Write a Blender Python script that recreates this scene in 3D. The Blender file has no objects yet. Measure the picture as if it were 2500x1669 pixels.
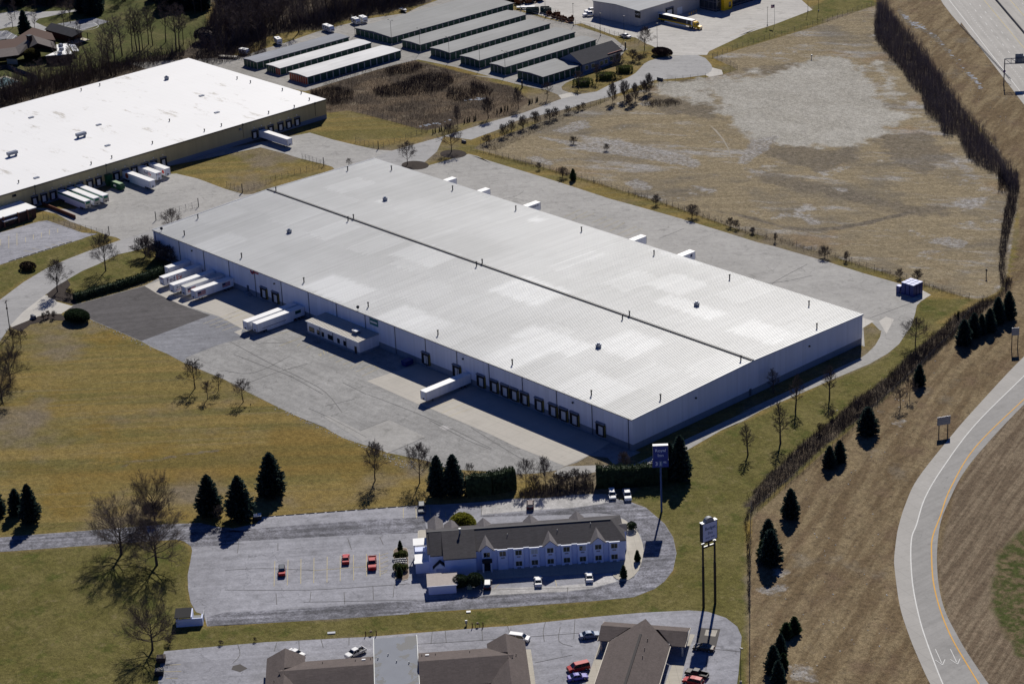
import bpy, bmesh, math, random
import numpy as np
from mathutils import Vector, Matrix

S = bpy.context.scene
COL = S.collection
rad = math.radians

# ------------------------------------------------------------------ camera
CAM = np.array([415.984, -418.067, 288.059])
ROT = np.array([[0.6806203567374178, 0.7312981578382207, -0.04425985016981976],
                [0.2601177743092129, -0.29768441430605486, -0.9185438111313374],
                [-0.6849048645491222, 0.6136668426937254, -0.39283372143346185]])
FOC, CX, CY = 5475.435, 1250.0, 834.5
cam = bpy.data.cameras.new('camera')
cam.sensor_width = 36.0
cam.lens = FOC * 36.0 / 2500.0
cam.clip_start = 1.0
cam.clip_end = 12000.0
co = bpy.data.objects.new('camera', cam)
COL.objects.link(co)
m = Matrix.Identity(4)
for i in range(3):
    m[i][0], m[i][1], m[i][2], m[i][3] = ROT[0][i], -ROT[1][i], -ROT[2][i], CAM[i]
co.matrix_world = m
S.camera = co

# ------------------------------------------------------------------ light
SUN_DIR = Vector((-0.76, 1.0, 1.0)).normalized()          # towards the sun
w = bpy.data.worlds.new('World')
S.world = w
w.use_nodes = True
nt = w.node_tree
bg = nt.nodes['Background']
sky = nt.nodes.new('ShaderNodeTexSky')
sky.sky_type = 'NISHITA'
sky.sun_disc = False
sky.sun_elevation = math.asin(SUN_DIR.z)
sky.sun_rotation = math.atan2(SUN_DIR.x, SUN_DIR.y)
sky.air_density = .7
sky.dust_density = 0.0
sky.ozone_density = 6.0
tint = nt.nodes.new('ShaderNodeMix')                     # tints the sky so that shadows turn bluer and deeper
tint.data_type = 'RGBA'
tint.blend_type = 'MULTIPLY'
tint.inputs[0].default_value = 1.0
tint.inputs[7].default_value = (.46, .66, 1.12, 1)
nt.links.new(sky.outputs[0], tint.inputs[6])
nt.links.new(tint.outputs[2], bg.inputs[0])
bg.inputs[1].default_value = 0.05
sl = bpy.data.lights.new('sun', 'SUN')
sl.energy = 5.0
sl.angle = rad(0.5)
sl.color = (1.0, 0.95, 0.86)
so = bpy.data.objects.new('sun', sl)
COL.objects.link(so)
so.rotation_euler = SUN_DIR.to_track_quat('Z', 'Y').to_euler()
vs = S.view_settings
vs.view_transform = 'Standard'
vs.look = 'None'
vs.exposure = 0.0
vs.gamma = 1.0
vs.use_curve_mapping = False

# ------------------------------------------------------------------ surveying
# points of the plan are noted as positions on the site photo and intersected
# with the ground (or with a level / a wall plane) to get metres
KEY = {'A0': (0, 0, .28698), 'A1': (0, 350, .28698), 'A2': (0, 750, .28698),
       'B0': (550, 0, .28698), 'B1': (550, 350, .28698), 'B2': (550, 750, .28698),
       'C0': (1150, 0, .30608), 'C1': (1150, 350, .30608), 'C2': (1150, 780, .30608),
       'E0': (1800, 0, .30608), 'E1': (1800, 400, .30608), 'E2': (1800, 800, .30608),
       'F0': (0, 1200, .29913), 'F1': (550, 1200, .29913), 'F2': (1000, 1200, .29915),
       'F3': (1650, 1189, .30608), 'D': (0, 0, 1.06428), 'H0': (1180, 0, .136228),
       'H1': (1440, 0, .170285), 'H2': (0, 60, .114778), 'H3': (640, 0, .153257),
       'H6': (2200, 0, .140318), 'H7': (1360, 1520, .178799), 'H8': (0, 500, .076628),
       'H9': (130, 440, .127714)}


def ray(k, x, y):
    ox, oy, s = KEY[k]
    u, v = ox + x * s, oy + y * s
    return ROT.T @ np.array([(u - CX) / FOC, (v - CY) / FOC, 1.0])


def G(k, x, y, z=0.0):
    d = ray(k, x, y)
    t = (z - CAM[2]) / d[2]
    p = CAM + t * d
    return Vector((p[0], p[1], z))


def onwall(k, x, y, o, n):
    """hit of the sight line with a vertical plane through o with normal n (2D)"""
    d = ray(k, x, y)
    t = ((o[0] - CAM[0]) * n[0] + (o[1] - CAM[1]) * n[1]) / (d[0] * n[0] + d[1] * n[1])
    return Vector(CAM + t * d)


def GL(spec):
    """'A0 x,y x,y C1 x,y w x,y' -> ground points (w = metres)"""
    out, k = [], 'D'
    for tok in spec.split():
        if ',' in tok:
            a, b = map(float, tok.split(','))
            out.append(Vector((a, b, 0)) if k == 'w' else G(k, a, b))
        else:
            k = tok
    return out


# ------------------------------------------------------------------ mesh helpers
class MB:
    def __init__(s):
        s.v, s.f = [], []

    def add(s, vs_, fs):
        b = len(s.v)
        s.v += [tuple(q) for q in vs_]
        s.f += [tuple(i + b for i in f) for f in fs]

    def box(s, x0, x1, y0, y1, z0, z1):
        s.add([(x0, y0, z0), (x1, y0, z0), (x1, y1, z0), (x0, y1, z0),
               (x0, y0, z1), (x1, y0, z1), (x1, y1, z1), (x0, y1, z1)],
              [(3, 2, 1, 0), (4, 5, 6, 7), (0, 1, 5, 4), (1, 2, 6, 5), (2, 3, 7, 6), (3, 0, 4, 7)])
        return s

    def obox(s, c, size, rz=0.0, rx=0.0):
        M_ = Matrix.Translation(c) @ Matrix.Rotation(rz, 4, 'Z') @ Matrix.Rotation(rx, 4, 'X')
        a, b, h = size[0] / 2, size[1] / 2, size[2] / 2
        P = [M_ @ Vector(q) for q in [(-a, -b, -h), (a, -b, -h), (a, b, -h), (-a, b, -h),
                                      (-a, -b, h), (a, -b, h), (a, b, h), (-a, b, h)]]
        s.add(P, [(3, 2, 1, 0), (4, 5, 6, 7), (0, 1, 5, 4), (1, 2, 6, 5), (2, 3, 7, 6), (3, 0, 4, 7)])
        return s

    def prism(s, pts, z0, z1):
        n = len(pts)
        area = sum(pts[i][0] * pts[(i + 1) % n][1] - pts[(i + 1) % n][0] * pts[i][1] for i in range(n))
        if area < 0:
            pts = pts[::-1]
        s.add([(p[0], p[1], z0) for p in pts] + [(p[0], p[1], z1) for p in pts],
              [tuple(range(n - 1, -1, -1)), tuple(range(n, 2 * n))] +
              [(i, (i + 1) % n, n + (i + 1) % n, n + i) for i in range(n)])
        return s

    def yprism(s, prof, y0, y1, ins=None):
        """profile in x,z swept along y; ins(z) narrows the sweep at height z"""
        n = len(prof)
        f_ = ins or (lambda z: 0.0)
        s.add([(x, y0 + f_(z), z) for x, z in prof] + [(x, y1 - f_(z), z) for x, z in prof],
              [tuple(range(n)), tuple(range(2 * n - 1, n - 1, -1))] +
              [((i + 1) % n, i, n + i, n + (i + 1) % n) for i in range(n)])
        return s

    def xprism(s, prof, x0, x1):
        n = len(prof)
        s.add([(x0, y, z) for y, z in prof] + [(x1, y, z) for y, z in prof],
              [tuple(range(n - 1, -1, -1)), tuple(range(n, 2 * n))] +
              [(i, (i + 1) % n, n + (i + 1) % n, n + i) for i in range(n)])
        return s

    def tube(s, p0, p1, r0, r1, n=5):
        p0, p1 = Vector(p0), Vector(p1)
        d = p1 - p0
        if d.length < 1e-6:
            return s
        d.normalize()
        a = d.orthogonal().normalized()
        b = d.cross(a)
        ring = [(math.cos(2 * math.pi * i / n), math.sin(2 * math.pi * i / n)) for i in range(n)]
        if r1 <= 0:
            s.add([p0 + (a * c + b * q) * r0 for c, q in ring] + [p1],
                  [(i, (i + 1) % n, n) for i in range(n)])
        else:
            s.add([p0 + (a * c + b * q) * r0 for c, q in ring] + [p1 + (a * c + b * q) * r1 for c, q in ring],
                  [(i, (i + 1) % n, n + (i + 1) % n, n + i) for i in range(n)] +
                  [tuple(range(n - 1, -1, -1)), tuple(range(n, 2 * n))])
        return s

    def disc(s, c, r, h, axis='y', n=12):
        off = {'y': Vector((0, h / 2, 0)), 'x': Vector((h / 2, 0, 0)), 'z': Vector((0, 0, h / 2))}[axis]
        return s.tube(Vector(c) - off, Vector(c) + off, r, r, n)

    def poly(s, pts):
        s.add(pts, [tuple(range(len(pts)))])
        return s


def obj(name, mb, mt, parent=None, smooth=False):
    me = bpy.data.meshes.new(name)
    me.from_pydata(mb.v, [], mb.f)
    me.materials.append(mt)
    if smooth:
        me.polygons.foreach_set('use_smooth', [True] * len(me.polygons))
    me.update()
    o = bpy.data.objects.new(name, me)
    COL.objects.link(o)
    if parent is not None:
        o.parent = parent
    return o


def tag(o, label, cat, group=None):
    o['label'] = label
    o['category'] = cat
    if group:
        o['group'] = group
    return o


def thing(name, label, cat, loc=(0, 0, 0), rz=0.0, group=None):
    o = bpy.data.objects.new(name, None)
    o.empty_display_size = 0.5
    COL.objects.link(o)
    o.location = loc
    o.rotation_euler = (0, 0, rz)
    return tag(o, label, cat, group)


def kind(o, k):
    o['kind'] = k
    return o


def dup(root, loc, rz=0.0, label=None, group=None, scale=None, name=None):
    r = root.copy()
    if name:
        r.name = name
    COL.objects.link(r)
    r.location = loc
    r.rotation_euler = (0, 0, rz)
    if scale is not None:
        r.scale = scale if isinstance(scale, (tuple, list)) else (scale,) * 3
    if label:
        r['label'] = label
    if group:
        r['group'] = group
    for c in root.children:
        q = c.copy()
        COL.objects.link(q)
        q.parent = r
        for g in c.children:
            h = g.copy()
            COL.objects.link(h)
            h.parent = q
    return r


def text_mesh(s_, size, depth=0.02):
    cu = bpy.data.curves.new('lettering', 'FONT')
    cu.body = s_
    cu.size = size
    cu.extrude = depth
    cu.align_x = 'CENTER'
    cu.align_y = 'CENTER'
    cu.resolution_u = 3
    t = bpy.data.objects.new('lettering', cu)
    COL.objects.link(t)
    dg = bpy.context.evaluated_depsgraph_get()
    me = bpy.data.meshes.new_from_object(t.evaluated_get(dg))
    COL.objects.unlink(t)
    bpy.data.objects.remove(t)
    bpy.data.curves.remove(cu)
    return me


def letters(s_, size, mt, parent, loc, rot, bold=0.0, sx=1.0):
    """raised lettering, its face turned by rot (euler)"""
    me = text_mesh(s_, size)
    me.materials.clear()
    me.materials.append(mt)
    o = bpy.data.objects.new('lettering', me)
    COL.objects.link(o)
    o.parent = parent
    o.location = loc
    o.rotation_euler = rot
    o.scale = (sx, 1, 1)
    return o


# ------------------------------------------------------------------ materials
def newmat(name):
    mt = bpy.data.materials.new(name)
    mt.use_nodes = True
    t = mt.node_tree
    return mt, t, t.nodes['Principled BSDF']


class N:
    """tiny node writer"""
    def __init__(s, t):
        s.t = t
        s.pos = t.nodes.new('ShaderNodeNewGeometry').outputs['Position']
        s.tc = t.nodes.new('ShaderNodeTexCoord').outputs['Object']

    def set(s, sock, v):
        if isinstance(v, bpy.types.NodeSocket):
            s.t.links.new(v, sock)
        elif isinstance(v, (tuple, list)) and len(v) == 3 and sock.type == 'RGBA':
            sock.default_value = (*v, 1)
        else:
            sock.default_value = v

    def math(s, op, a, b=0.0, c=0.0, clamp=False):
        n = s.t.nodes.new('ShaderNodeMath')
        n.operation = op
        n.use_clamp = clamp
        for i, v in enumerate((a, b, c)):
            s.set(n.inputs[i], v)
        return n.outputs[0]

    def noise(s, scale, det=3.0, rough=.55, vec=None, dist=0.0):
        n = s.t.nodes.new('ShaderNodeTexNoise')
        n.inputs['Scale'].default_value = scale
        n.inputs['Detail'].default_value = det
        n.inputs['Roughness'].default_value = rough
        n.inputs['Distortion'].default_value = dist
        s.t.links.new(vec or s.pos, n.inputs['Vector'])
        return n.outputs['Fac']

    def mapped(s, ang=0.0, scale=(1, 1, 1), vec=None):
        r = s.t.nodes.new('ShaderNodeVectorRotate')
        r.rotation_type = 'Z_AXIS'
        r.inputs['Angle'].default_value = ang
        s.t.links.new(vec or s.pos, r.inputs['Vector'])
        m_ = s.t.nodes.new('ShaderNodeVectorMath')
        m_.operation = 'MULTIPLY'
        s.t.links.new(r.outputs[0], m_.inputs[0])
        m_.inputs[1].default_value = scale
        return m_.outputs[0]

    def ramp(s, f, a, b, lo=0.0, hi=1.0):
        n = s.t.nodes.new('ShaderNodeMapRange')
        n.interpolation_type = 'SMOOTHSTEP'
        s.set(n.inputs['Value'], f)
        n.inputs['From Min'].default_value = a
        n.inputs['From Max'].default_value = b
        n.inputs['To Min'].default_value = lo
        n.inputs['To Max'].default_value = hi
        return n.outputs[0]

    def mix(s, f, a, b, mode='MIX'):
        n = s.t.nodes.new('ShaderNodeMix')
        n.data_type = 'RGBA'
        n.blend_type = mode
        s.set(n.inputs[0], f)
        s.set(n.inputs[6], a)
        s.set(n.inputs[7], b)
        return n.outputs[2]

    def mul(s, colr, f):
        """colour times scalar"""
        n = s.t.nodes.new('ShaderNodeVectorMath')
        n.operation = 'SCALE'
        s.set(n.inputs[0], colr if isinstance(colr, bpy.types.NodeSocket) else Vector(colr))
        s.set(n.inputs[3], f)
        return n.outputs[0]

    def attr(s, name):
        n = s.t.nodes.new('ShaderNodeAttribute')
        n.attribute_name = name
        return n.outputs['Fac']

    def sep(s, vec):
        n = s.t.nodes.new('ShaderNodeSeparateXYZ')
        s.t.links.new(vec, n.inputs[0])
        return n.outputs

    def voro(s, scale, vec, feature='DISTANCE_TO_EDGE'):
        n = s.t.nodes.new('ShaderNodeTexVoronoi')
        n.feature = feature
        n.inputs['Scale'].default_value = scale
        s.t.links.new(vec, n.inputs['Vector'])
        return n.outputs[0]

    def snapwhite(s, vec, inc):
        n = s.t.nodes.new('ShaderNodeVectorMath')
        n.operation = 'SNAP'
        s.t.links.new(vec, n.inputs[0])
        n.inputs[1].default_value = inc
        w_ = s.t.nodes.new('ShaderNodeTexWhiteNoise')
        w_.noise_dimensions = '3D'
        s.t.links.new(n.outputs[0], w_.inputs['Vector'])
        return w_.outputs['Value']


MATS = {}


def mat(name, c, rough=.8, var=.12, scale=.6, metal=0.0, spec=.3, fine=0.0, fscale=6.0, coat=0.0):
    if name in MATS:
        return MATS[name]
    mt, t, b = newmat(name)
    n = N(t)
    f = n.math('MULTIPLY_ADD', n.noise(scale, 4), 2 * var, 1 - var)
    if fine:
        f = n.math('MULTIPLY', f, n.math('MULTIPLY_ADD', n.noise(fscale, 2), 2 * fine, 1 - fine))
    t.links.new(n.mul(c, f), b.inputs['Base Color'])
    b.inputs['Roughness'].default_value = rough
    b.inputs['Metallic'].default_value = metal
    b.inputs['Specular IOR Level'].default_value = spec
    if coat:
        b.inputs['Coat Weight'].default_value = coat
        b.inputs['Coat Roughness'].default_value = .08
    MATS[name] = mt
    return mt


def paint(name, c):
    return mat(name, c, .5, .03, 2.0, 0, .25, coat=.25)


def asphalt(name, c, ang=0.0, var=.14, crack=.5, cscale=.11, streak=.12, fine=.12, stain=.25):
    mt, t, b = newmat(name)
    n = N(t)
    f = n.ramp(n.noise(.045, 4, .6), .3, .7, 1 - var, 1 + var)
    f = n.math('MULTIPLY', f, n.ramp(n.noise(.42, 4, .7), .3, .7, 1 - fine, 1 + fine))
    f = n.math('MULTIPLY', f, n.ramp(n.noise(1.6, 3, .8), .3, .7, 1 - fine, 1 + fine))
    st = n.noise(1.0, 4, .6, n.mapped(-ang, (.03, .55, 1)))
    f = n.math('MULTIPLY', f, n.ramp(st, .32, .68, 1 - streak, 1 + streak))
    # oil and damp stains
    sp = n.ramp(n.noise(.16, 5, .7), .54, .70)
    f = n.math('MULTIPLY', f, n.math('MULTIPLY_ADD', sp, -stain, 1.0))
    if crack:
        wn = t.nodes.new('ShaderNodeTexNoise')
        wn.inputs['Scale'].default_value = .35
        wn.inputs['Detail'].default_value = 3
        t.links.new(n.pos, wn.inputs['Vector'])
        va = t.nodes.new('ShaderNodeVectorMath')
        va.operation = 'MULTIPLY_ADD'
        t.links.new(wn.outputs['Color'], va.inputs[0])
        va.inputs[1].default_value = (4.5, 4.5, 0)
        t.links.new(n.mapped(-ang), va.inputs[2])
        e = n.voro(cscale, va.outputs[0])
        k = n.ramp(e, .002, .016, 1, 0)
        k = n.math('MULTIPLY', k, n.ramp(n.noise(.12, 3), .42, .62))
        f = n.math('MULTIPLY', f, n.math('MULTIPLY_ADD', k, -crack, 1.0))
    t.links.new(n.mul(c, f), b.inputs['Base Color'])
    b.inputs['Roughness'].default_value = .9
    b.inputs['Specular IOR Level'].default_value = .2
    return mt


def concrete(name, c, ang=0.0, joint=4.6):
    mt, t, b = newmat(name)
    n = N(t)
    mp = n.mapped(-ang)
    f = n.math('MULTIPLY_ADD', n.noise(.08, 4, .6), .24, .88)
    f = n.math('MULTIPLY', f, n.math('MULTIPLY_ADD', n.noise(1.1, 4, .7), .2, .9))
    f = n.math('MULTIPLY', f, n.math('MULTIPLY_ADD', n.snapwhite(mp, (joint, joint, 50)), .09, .955))
    x, y, z = n.sep(mp)
    for a in (x, y):
        q = n.math('ABSOLUTE', n.math('SUBTRACT', n.math('PINGPONG', a, joint / 2), joint / 2))
        f = n.math('MULTIPLY', f, n.ramp(q, 0, .12, .82, 1))
    sp = n.ramp(n.noise(.2, 5, .7), .6, .75)
    f = n.math('MULTIPLY', f, n.math('MULTIPLY_ADD', sp, -.18, 1.0))
    t.links.new(n.mul(c, f), b.inputs['Base Color'])
    b.inputs['Roughness'].default_value = .85
    b.inputs['Specular IOR Level'].default_value = .2
    return mt


WHITE = mat('white_metal', (.72, .73, .74), .4, .06, .8)
BLACK = mat('black_rubber', (.012, .012, .014), .7, .1)
DARKM = mat('dark_metal', (.03, .032, .036), .5, .1)
GREYM = mat('grey_metal', (.30, .31, .32), .45, .1, 1.0, .3)
GLASS = mat('dark_glass', (.012, .017, .022), .08, .05, 1.0, 0, .7)
CHROME = mat('bright_metal', (.6, .6, .6), .25, .05, 1.0, .8)
LAMP = mat('lamp_lens', (.75, .75, .72), .15, .03)
REDL = mat('tail_lens', (.35, .01, .01), .2, .03)
YELPAINT = mat('yellow_marking', (.50, .40, .17), .8, .3, .8)
WHTPAINT = mat('white_marking', (.62, .62, .60), .8, .22, .8)

# ================================================================== GROUND
def sdist(px, py, poly):
    """signed distance (inside > 0) of points to a polygon"""
    P = np.array([(q[0], q[1]) for q in poly])
    Q = np.roll(P, -1, axis=0)
    best = np.full(px.shape, 1e9)
    ins = np.zeros(px.shape, bool)
    for (x1, y1), (x2, y2) in zip(P, Q):
        dx, dy = x2 - x1, y2 - y1
        L = dx * dx + dy * dy + 1e-9
        t = np.clip(((px - x1) * dx + (py - y1) * dy) / L, 0, 1)
        best = np.minimum(best, np.hypot(px - x1 - t * dx, py - y1 - t * dy))
        c = ((y1 > py) != (y2 > py)) & (px < dx * (py - y1) / (dy + 1e-12) + x1)
        ins ^= c
    return np.where(ins, best, -best)


ZONES = {
    'straw': [GL('C1 20,40 C0 75,1150 590,960 820,880 1000,840 1100,790 1460,690 1870,620 2010,595 2125,555 1925,460 E0 0,400 560,230 1110,40 1160,200 1450,520 1700,850 2050,1150 2240,1330 2240,1568 E1 2190,640 2150,900 2080,1020 1960,1080 1850,1070 1560,985 850,765 0,520 C1 1560,485 840,265')],
    'gravel': [GL('C0 1900,640 2287,560 E0 0,630 330,590 450,520 600,470 900,470 1000,560 1110,720 1180,850 1370,930 1230,1010 1130,1090 900,1190 650,1170 350,1150 120,1130 0,990 C0 1980,900 1930,760'),
               GL('E0 1110,500 1200,600 1250,700 1260,820 1180,820 1180,640'),
               GL('C0 1420,660 1880,630 1950,800 1800,820 1560,760')],
    'bank': [GL('E0 1110,0 1660,0 2400,900 2600,1300 D 2500,820 2400,860 2190,1150 2150,1500 2180,1640 F3 560,1700 590,1000 600,300 E2 130,1500 430,1220 1080,655 1600,185 E1 1700,1390 2140,1000 2230,600 2250,1500 E0 2250,1550 2060,1150 1450,520 1160,200')],
    'till': [GL('D 2420,800 2349,860 2290,960 2190,1130 2150,1290 2170,1420 2260,1620 2500,1640 2500,900')],
    'verge': [GL('D 2349,1210 2290,1260 2275,1390 2330,1500 2450,1560 2500,1200')],
    'green': [GL('F0 -400,540 0,500 800,440 1480,400 1560,500 1520,700 1560,960 1660,1120 F1 0,1095 1500,1000 F2 0,990 1500,900 1900,840 2150,650 2170,450 2060,230 1850,80 1600,60 C2 1250,1420 1720,1040 E2 0,780 830,390 1200,230 1330,60 1500,60 1600,180 1080,640 430,1200 120,1440 F3 560,300 560,1568 560,1800 F2 1900,990 0,1150 F1 0,1260 F0 1300,1320 1250,1700 -400,1800'),
              GL('A1 -100,1320 320,1110 560,980 740,890 1000,810 720,790 0,1040 -100,1080'),
              GL('A1 560,1140 700,1060 1150,910 1420,1000 1380,1130 1000,1240 640,1300'),
              GL('E0 -60,400 0,290 300,200 560,90 700,0 1100,0 1110,40 800,125 400,260 0,390'),
              GL('H1 820,460 1090,360 1310,430 920,530'),
              GL('E1 1440,1080 1880,1080 1750,1180 1340,1390 1420,1180')],
    'far': [GL('A0 -400,-200 700,-200 1700,-200 1760,180 1950,330 1500,520 900,700 300,900 -400,1000'),
            GL('H3 -200,-200 1000,-200 820,60 420,190 0,240 -200,300')],
    'wood': [GL('E1 1900,1120 2060,1060 2130,1000 2150,900 2200,930 2170,1010 2050,1100 1900,1240 1750,1330 E2 1720,80 1560,230 1340,420 1060,660 900,780 700,940 430,1190 250,1350 120,1460 60,1568 E2 60,1400 220,1200 420,1010 620,840 800,700 960,560 1180,410 1350,240 1500,110 1640,0 E1 1700,1230'), GL('E1 2080,80 2240,60 2245,200 2210,420 2150,640 2130,820 2160,980 2110,1000 2085,840 2090,640 2130,400 2160,240'), GL('E0 1110,0 1190,60 1290,190 1420,350 1520,470 1600,600 1680,700 1780,840 1850,960 1930,1050 2060,1190 2140,1330 2230,1420 2250,1540 2180,1540 2090,1400 1960,1340 1830,1250 1760,1080 1640,1070 1600,960 1500,900 1470,760 1400,700 1310,560 1210,440 1150,380 1100,310 1095,170'), GL('A0 1480,500 1700,330 1840,60 1760,-250 2400,-250 B0 900,-250 1900,-250 1750,20 1400,100 1000,170 800,260 700,255 420,290 150,400 0,500 A0 1850,560 1600,480'), GL('A0 -300,-250 800,-250 870,60 640,75 480,60 0,60 -300,80'), GL('A0 -300,900 0,770 400,670 700,610 960,550 1300,485 1560,440 1580,520 960,680 0,960')],
    'gold': [GL('A2 100,1330 1000,1400 1400,1260 1900,1200 2265,1160 B2 430,990 900,1080 1350,1300 1500,1400 1000,1420 500,1440 0,1500 A2 1500,1500 800,1450 100,1430')],
    'drain': [GL('H6 -60,60 60,250 200,420 420,510 620,620 860,900 1080,1180 1250,1330 1420,1568 1380,1568 1100,1240 820,940 560,680 380,540 120,440 -60,220'), GL('C1 1840,480 2000,535 2123,560 E1 200,440 420,500 600,520 850,490 1100,440 1300,390 1420,365 1430,385 1300,420 1100,470 850,520 600,545 420,525 200,465 C1 2123,580 2000,552 1840,500'), GL('A2 980,1392 1070,1312 1280,1298 1600,1238 1880,1208 1880,1222 1600,1254 1280,1312 1080,1328 1000,1396')],
    'damp': [GL('E0 0,560 500,490 720,560 300,610'), GL('E0 120,1180 500,1150 700,1200 1000,1160 950,1280 650,1370 300,1260'), GL('C0 1400,760 1900,800 1990,960 1600,920'), GL('E0 1100,1080 1500,1060 1700,1250 1500,1400 1250,1300'),
             GL('E1 60,90 300,70 700,160 1100,270 1500,350 1700,330 1650,410 1300,390 900,290 400,190'), GL('C0 1500,660 1900,640 1950,760 1700,760')],
    'ash': [GL('C0 430,1245 540,1245 660,1300 640,1325 500,1290'), GL('C0 520,1085 900,1140 1150,1110 1500,1190 1850,1290 1800,1340 1400,1270 900,1200'), GL('C1 1220,310 1330,285 1450,350 1430,375 1300,370'), GL('C1 1750,330 1960,375 1900,405'), GL('C0 640,1040 900,950 960,1010 760,1070'),
            GL('E0 1650,1230 1850,1330 1950,1470 1870,1420'), GL('E1 420,385 560,405 700,470 600,490'), GL('E1 1480,600 1700,585 1840,620 1800,690 1550,625'), GL('E1 1830,475 1910,485 1880,525'), GL('E0 0,1300 120,1110 340,1080 260,1180 60,1310'), GL('E1 20,20 230,65 150,85'), GL('E1 1700,300 2000,260 1980,330 1800,375'), GL('E1 760,190 860,200 880,225 800,215'), GL('C0 980,1130 1300,1180 1280,1230 1000,1190'), GL('F3 800,640 930,650 880,730 790,720'), GL('F3 900,1420 1080,1430 1120,1540 950,1540'), GL('E2 1230,730 1330,740 1310,790 1240,770'), GL('F3 660,800 880,780 860,860 700,850')],
    'scrub': [GL('B0 700,770 1040,600 1340,570 1600,510 2265,680 C0 0,620 330,690 480,800 330,920 0,980 B0 2265,1010 1700,1110 1050,940 860,960'),
              GL('A0 1500,520 1760,300 1900,60 1760,-200 2300,-200 B0 900,-100 1700,-60 1400,110 1000,180 400,300 150,410 0,500 A0 1800,560 1620,510')],
}
x0, x1, y0, y1, st = -760.0, 330.0, -300.0, 640.0, 2.5
nx, ny = int((x1 - x0) / st) + 1, int((y1 - y0) / st) + 1
gx, gy = np.meshgrid(np.linspace(x0, x1, nx), np.linspace(y0, y1, ny))
fx, fy = gx.ravel(), gy.ravel()
verts = np.zeros((nx * ny + 4, 3))
verts[:nx * ny, 0], verts[:nx * ny, 1] = fx, fy
BIG = 4000.0
verts[nx * ny:] = [(-BIG, -BIG, 0), (BIG, -BIG, 0), (BIG, BIG, 0), (-BIG, BIG, 0)]
ii = (np.arange(ny - 1)[:, None] * nx + np.arange(nx - 1)[None]).ravel()
faces = np.stack([ii, ii + 1, ii + nx + 1, ii + nx], 1).tolist()
c0, c1, c2, c3 = 0, nx - 1, nx * ny - 1, nx * (ny - 1)
b_ = nx * ny
faces += [list(range(nx - 1, -1, -1)) + [b_, b_ + 1],
          [i * nx + nx - 1 for i in range(ny - 1, -1, -1)] + [b_ + 1, b_ + 2],
          [c3 + i for i in range(nx)] + [b_ + 2, b_ + 3],
          [i * nx for i in range(ny)] + [b_ + 3, b_]]
me = bpy.data.meshes.new('ground')
me.from_pydata(verts.tolist(), [], faces)
for zn, polys in ZONES.items():
    d = np.max([sdist(fx, fy, q) for q in polys], axis=0)
    feather = {'straw': 1.5, 'gravel': 12.0, 'bank': 2.0, 'green': 5.0, 'verge': 5.0, 'till': 3.0, 'drain': 2.5, 'damp': 9.0, 'ash': 3.5, 'gold': 12.0}.get(zn, 4.0)
    v_ = np.zeros(nx * ny + 4, np.float32)
    v_[:nx * ny] = np.clip(.5 + d / (2 * feather), 0, 1)
    at = me.attributes.new(zn, 'FLOAT', 'POINT')
    at.data.foreach_set('value', v_)
me.update()

gm, t, b = newmat('ground_cover')
n = N(t)
AV = math.atan2(.731, .681)                      # mowing lines of the lawns
big = n.noise(.012, 4, .6)
mid = n.noise(.06, 5, .62)
fin = n.noise(.8, 4, .75)
mic = n.noise(3.2, 2, .7)
stripe = n.noise(1.0, 4, .6, n.mapped(-AV, (.006, .10, 1)))
stripe2 = n.noise(1.0, 4, .65, n.mapped(-AV, (.012, .5, 1)))
# dormant lawn
lawn = n.mix(n.ramp(stripe, .40, .60), (.212, .157, .055), (.138, .118, .040))
lawn = n.mix(n.ramp(mid, .48, .78, 0, .6), lawn, (.196, .158, .080))
lawn = n.mix(n.ramp(n.noise(.025, 5, .7), .52, .7), lawn, (.180, .124, .034))
lawn = n.mix(n.ramp(n.noise(.016, 4, .6), .5, .62), lawn, (.172, .142, .100))
lawn = n.mix(n.ramp(stripe2, .5, .75, 0, .55), lawn, (.205, .168, .100))
# greening lawn
grn = n.mix(n.ramp(mid, .35, .65), (.112, .102, .032), (.145, .127, .048))
grn = n.mix(n.ramp(n.noise(.11, 5, .7), .5, .66), grn, (.082, .088, .024))
grn = n.mix(n.ramp(n.noise(.3, 4, .7), .55, .75, 0, .7), grn, (.205, .170, .090))
# straw field
strw = n.mix(n.ramp(stripe2, .32, .72), (.212, .172, .110), (.268, .222, .145))
strw = n.mix(n.ramp(n.noise(1.0, 6, .68, n.mapped(-AV, (.016, .035, 1))), .50, .66, 0, .8), strw, (.140, .124, .102))
strw = n.mix(n.ramp(n.noise(1.0, 7, .74, n.mapped(-AV + .35, (.016, .05, 1))), .53, .64, 0, .85), strw, (.315, .305, .295))
strw = n.mix(n.ramp(n.noise(.017, 5, .65), .50, .64, 0, .75), strw, (.145, .128, .102))
strw = n.mix(n.ramp(n.noise(.045, 6, .75), .58, .66, 0, .8), strw, (.33, .32, .31))
strw = n.mix(n.ramp(n.noise(.022, 4, .6), .56, .66, 0, .5), strw, (.225, .155, .090))
strw = n.mix(n.ramp(n.noise(.5, 4, .75), .56, .7, 0, .55), strw, (.10, .080, .056))
strw = n.mix(n.ramp(n.noise(.7, 4, .75), .60, .72, 0, .6), strw, (.33, .28, .20))
# bare gravelly ground
grv = n.mix(n.ramp(mid, .3, .7), (.31, .295, .26), (.37, .355, .32))
grv = n.mix(n.ramp(stripe2, .55, .75, 0, .4), grv, (.27, .25, .215))
grv = n.mix(n.ramp(n.noise(.09, 5, .7), .6, .7, 0, .5), grv, (.42, .40, .35))
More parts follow.
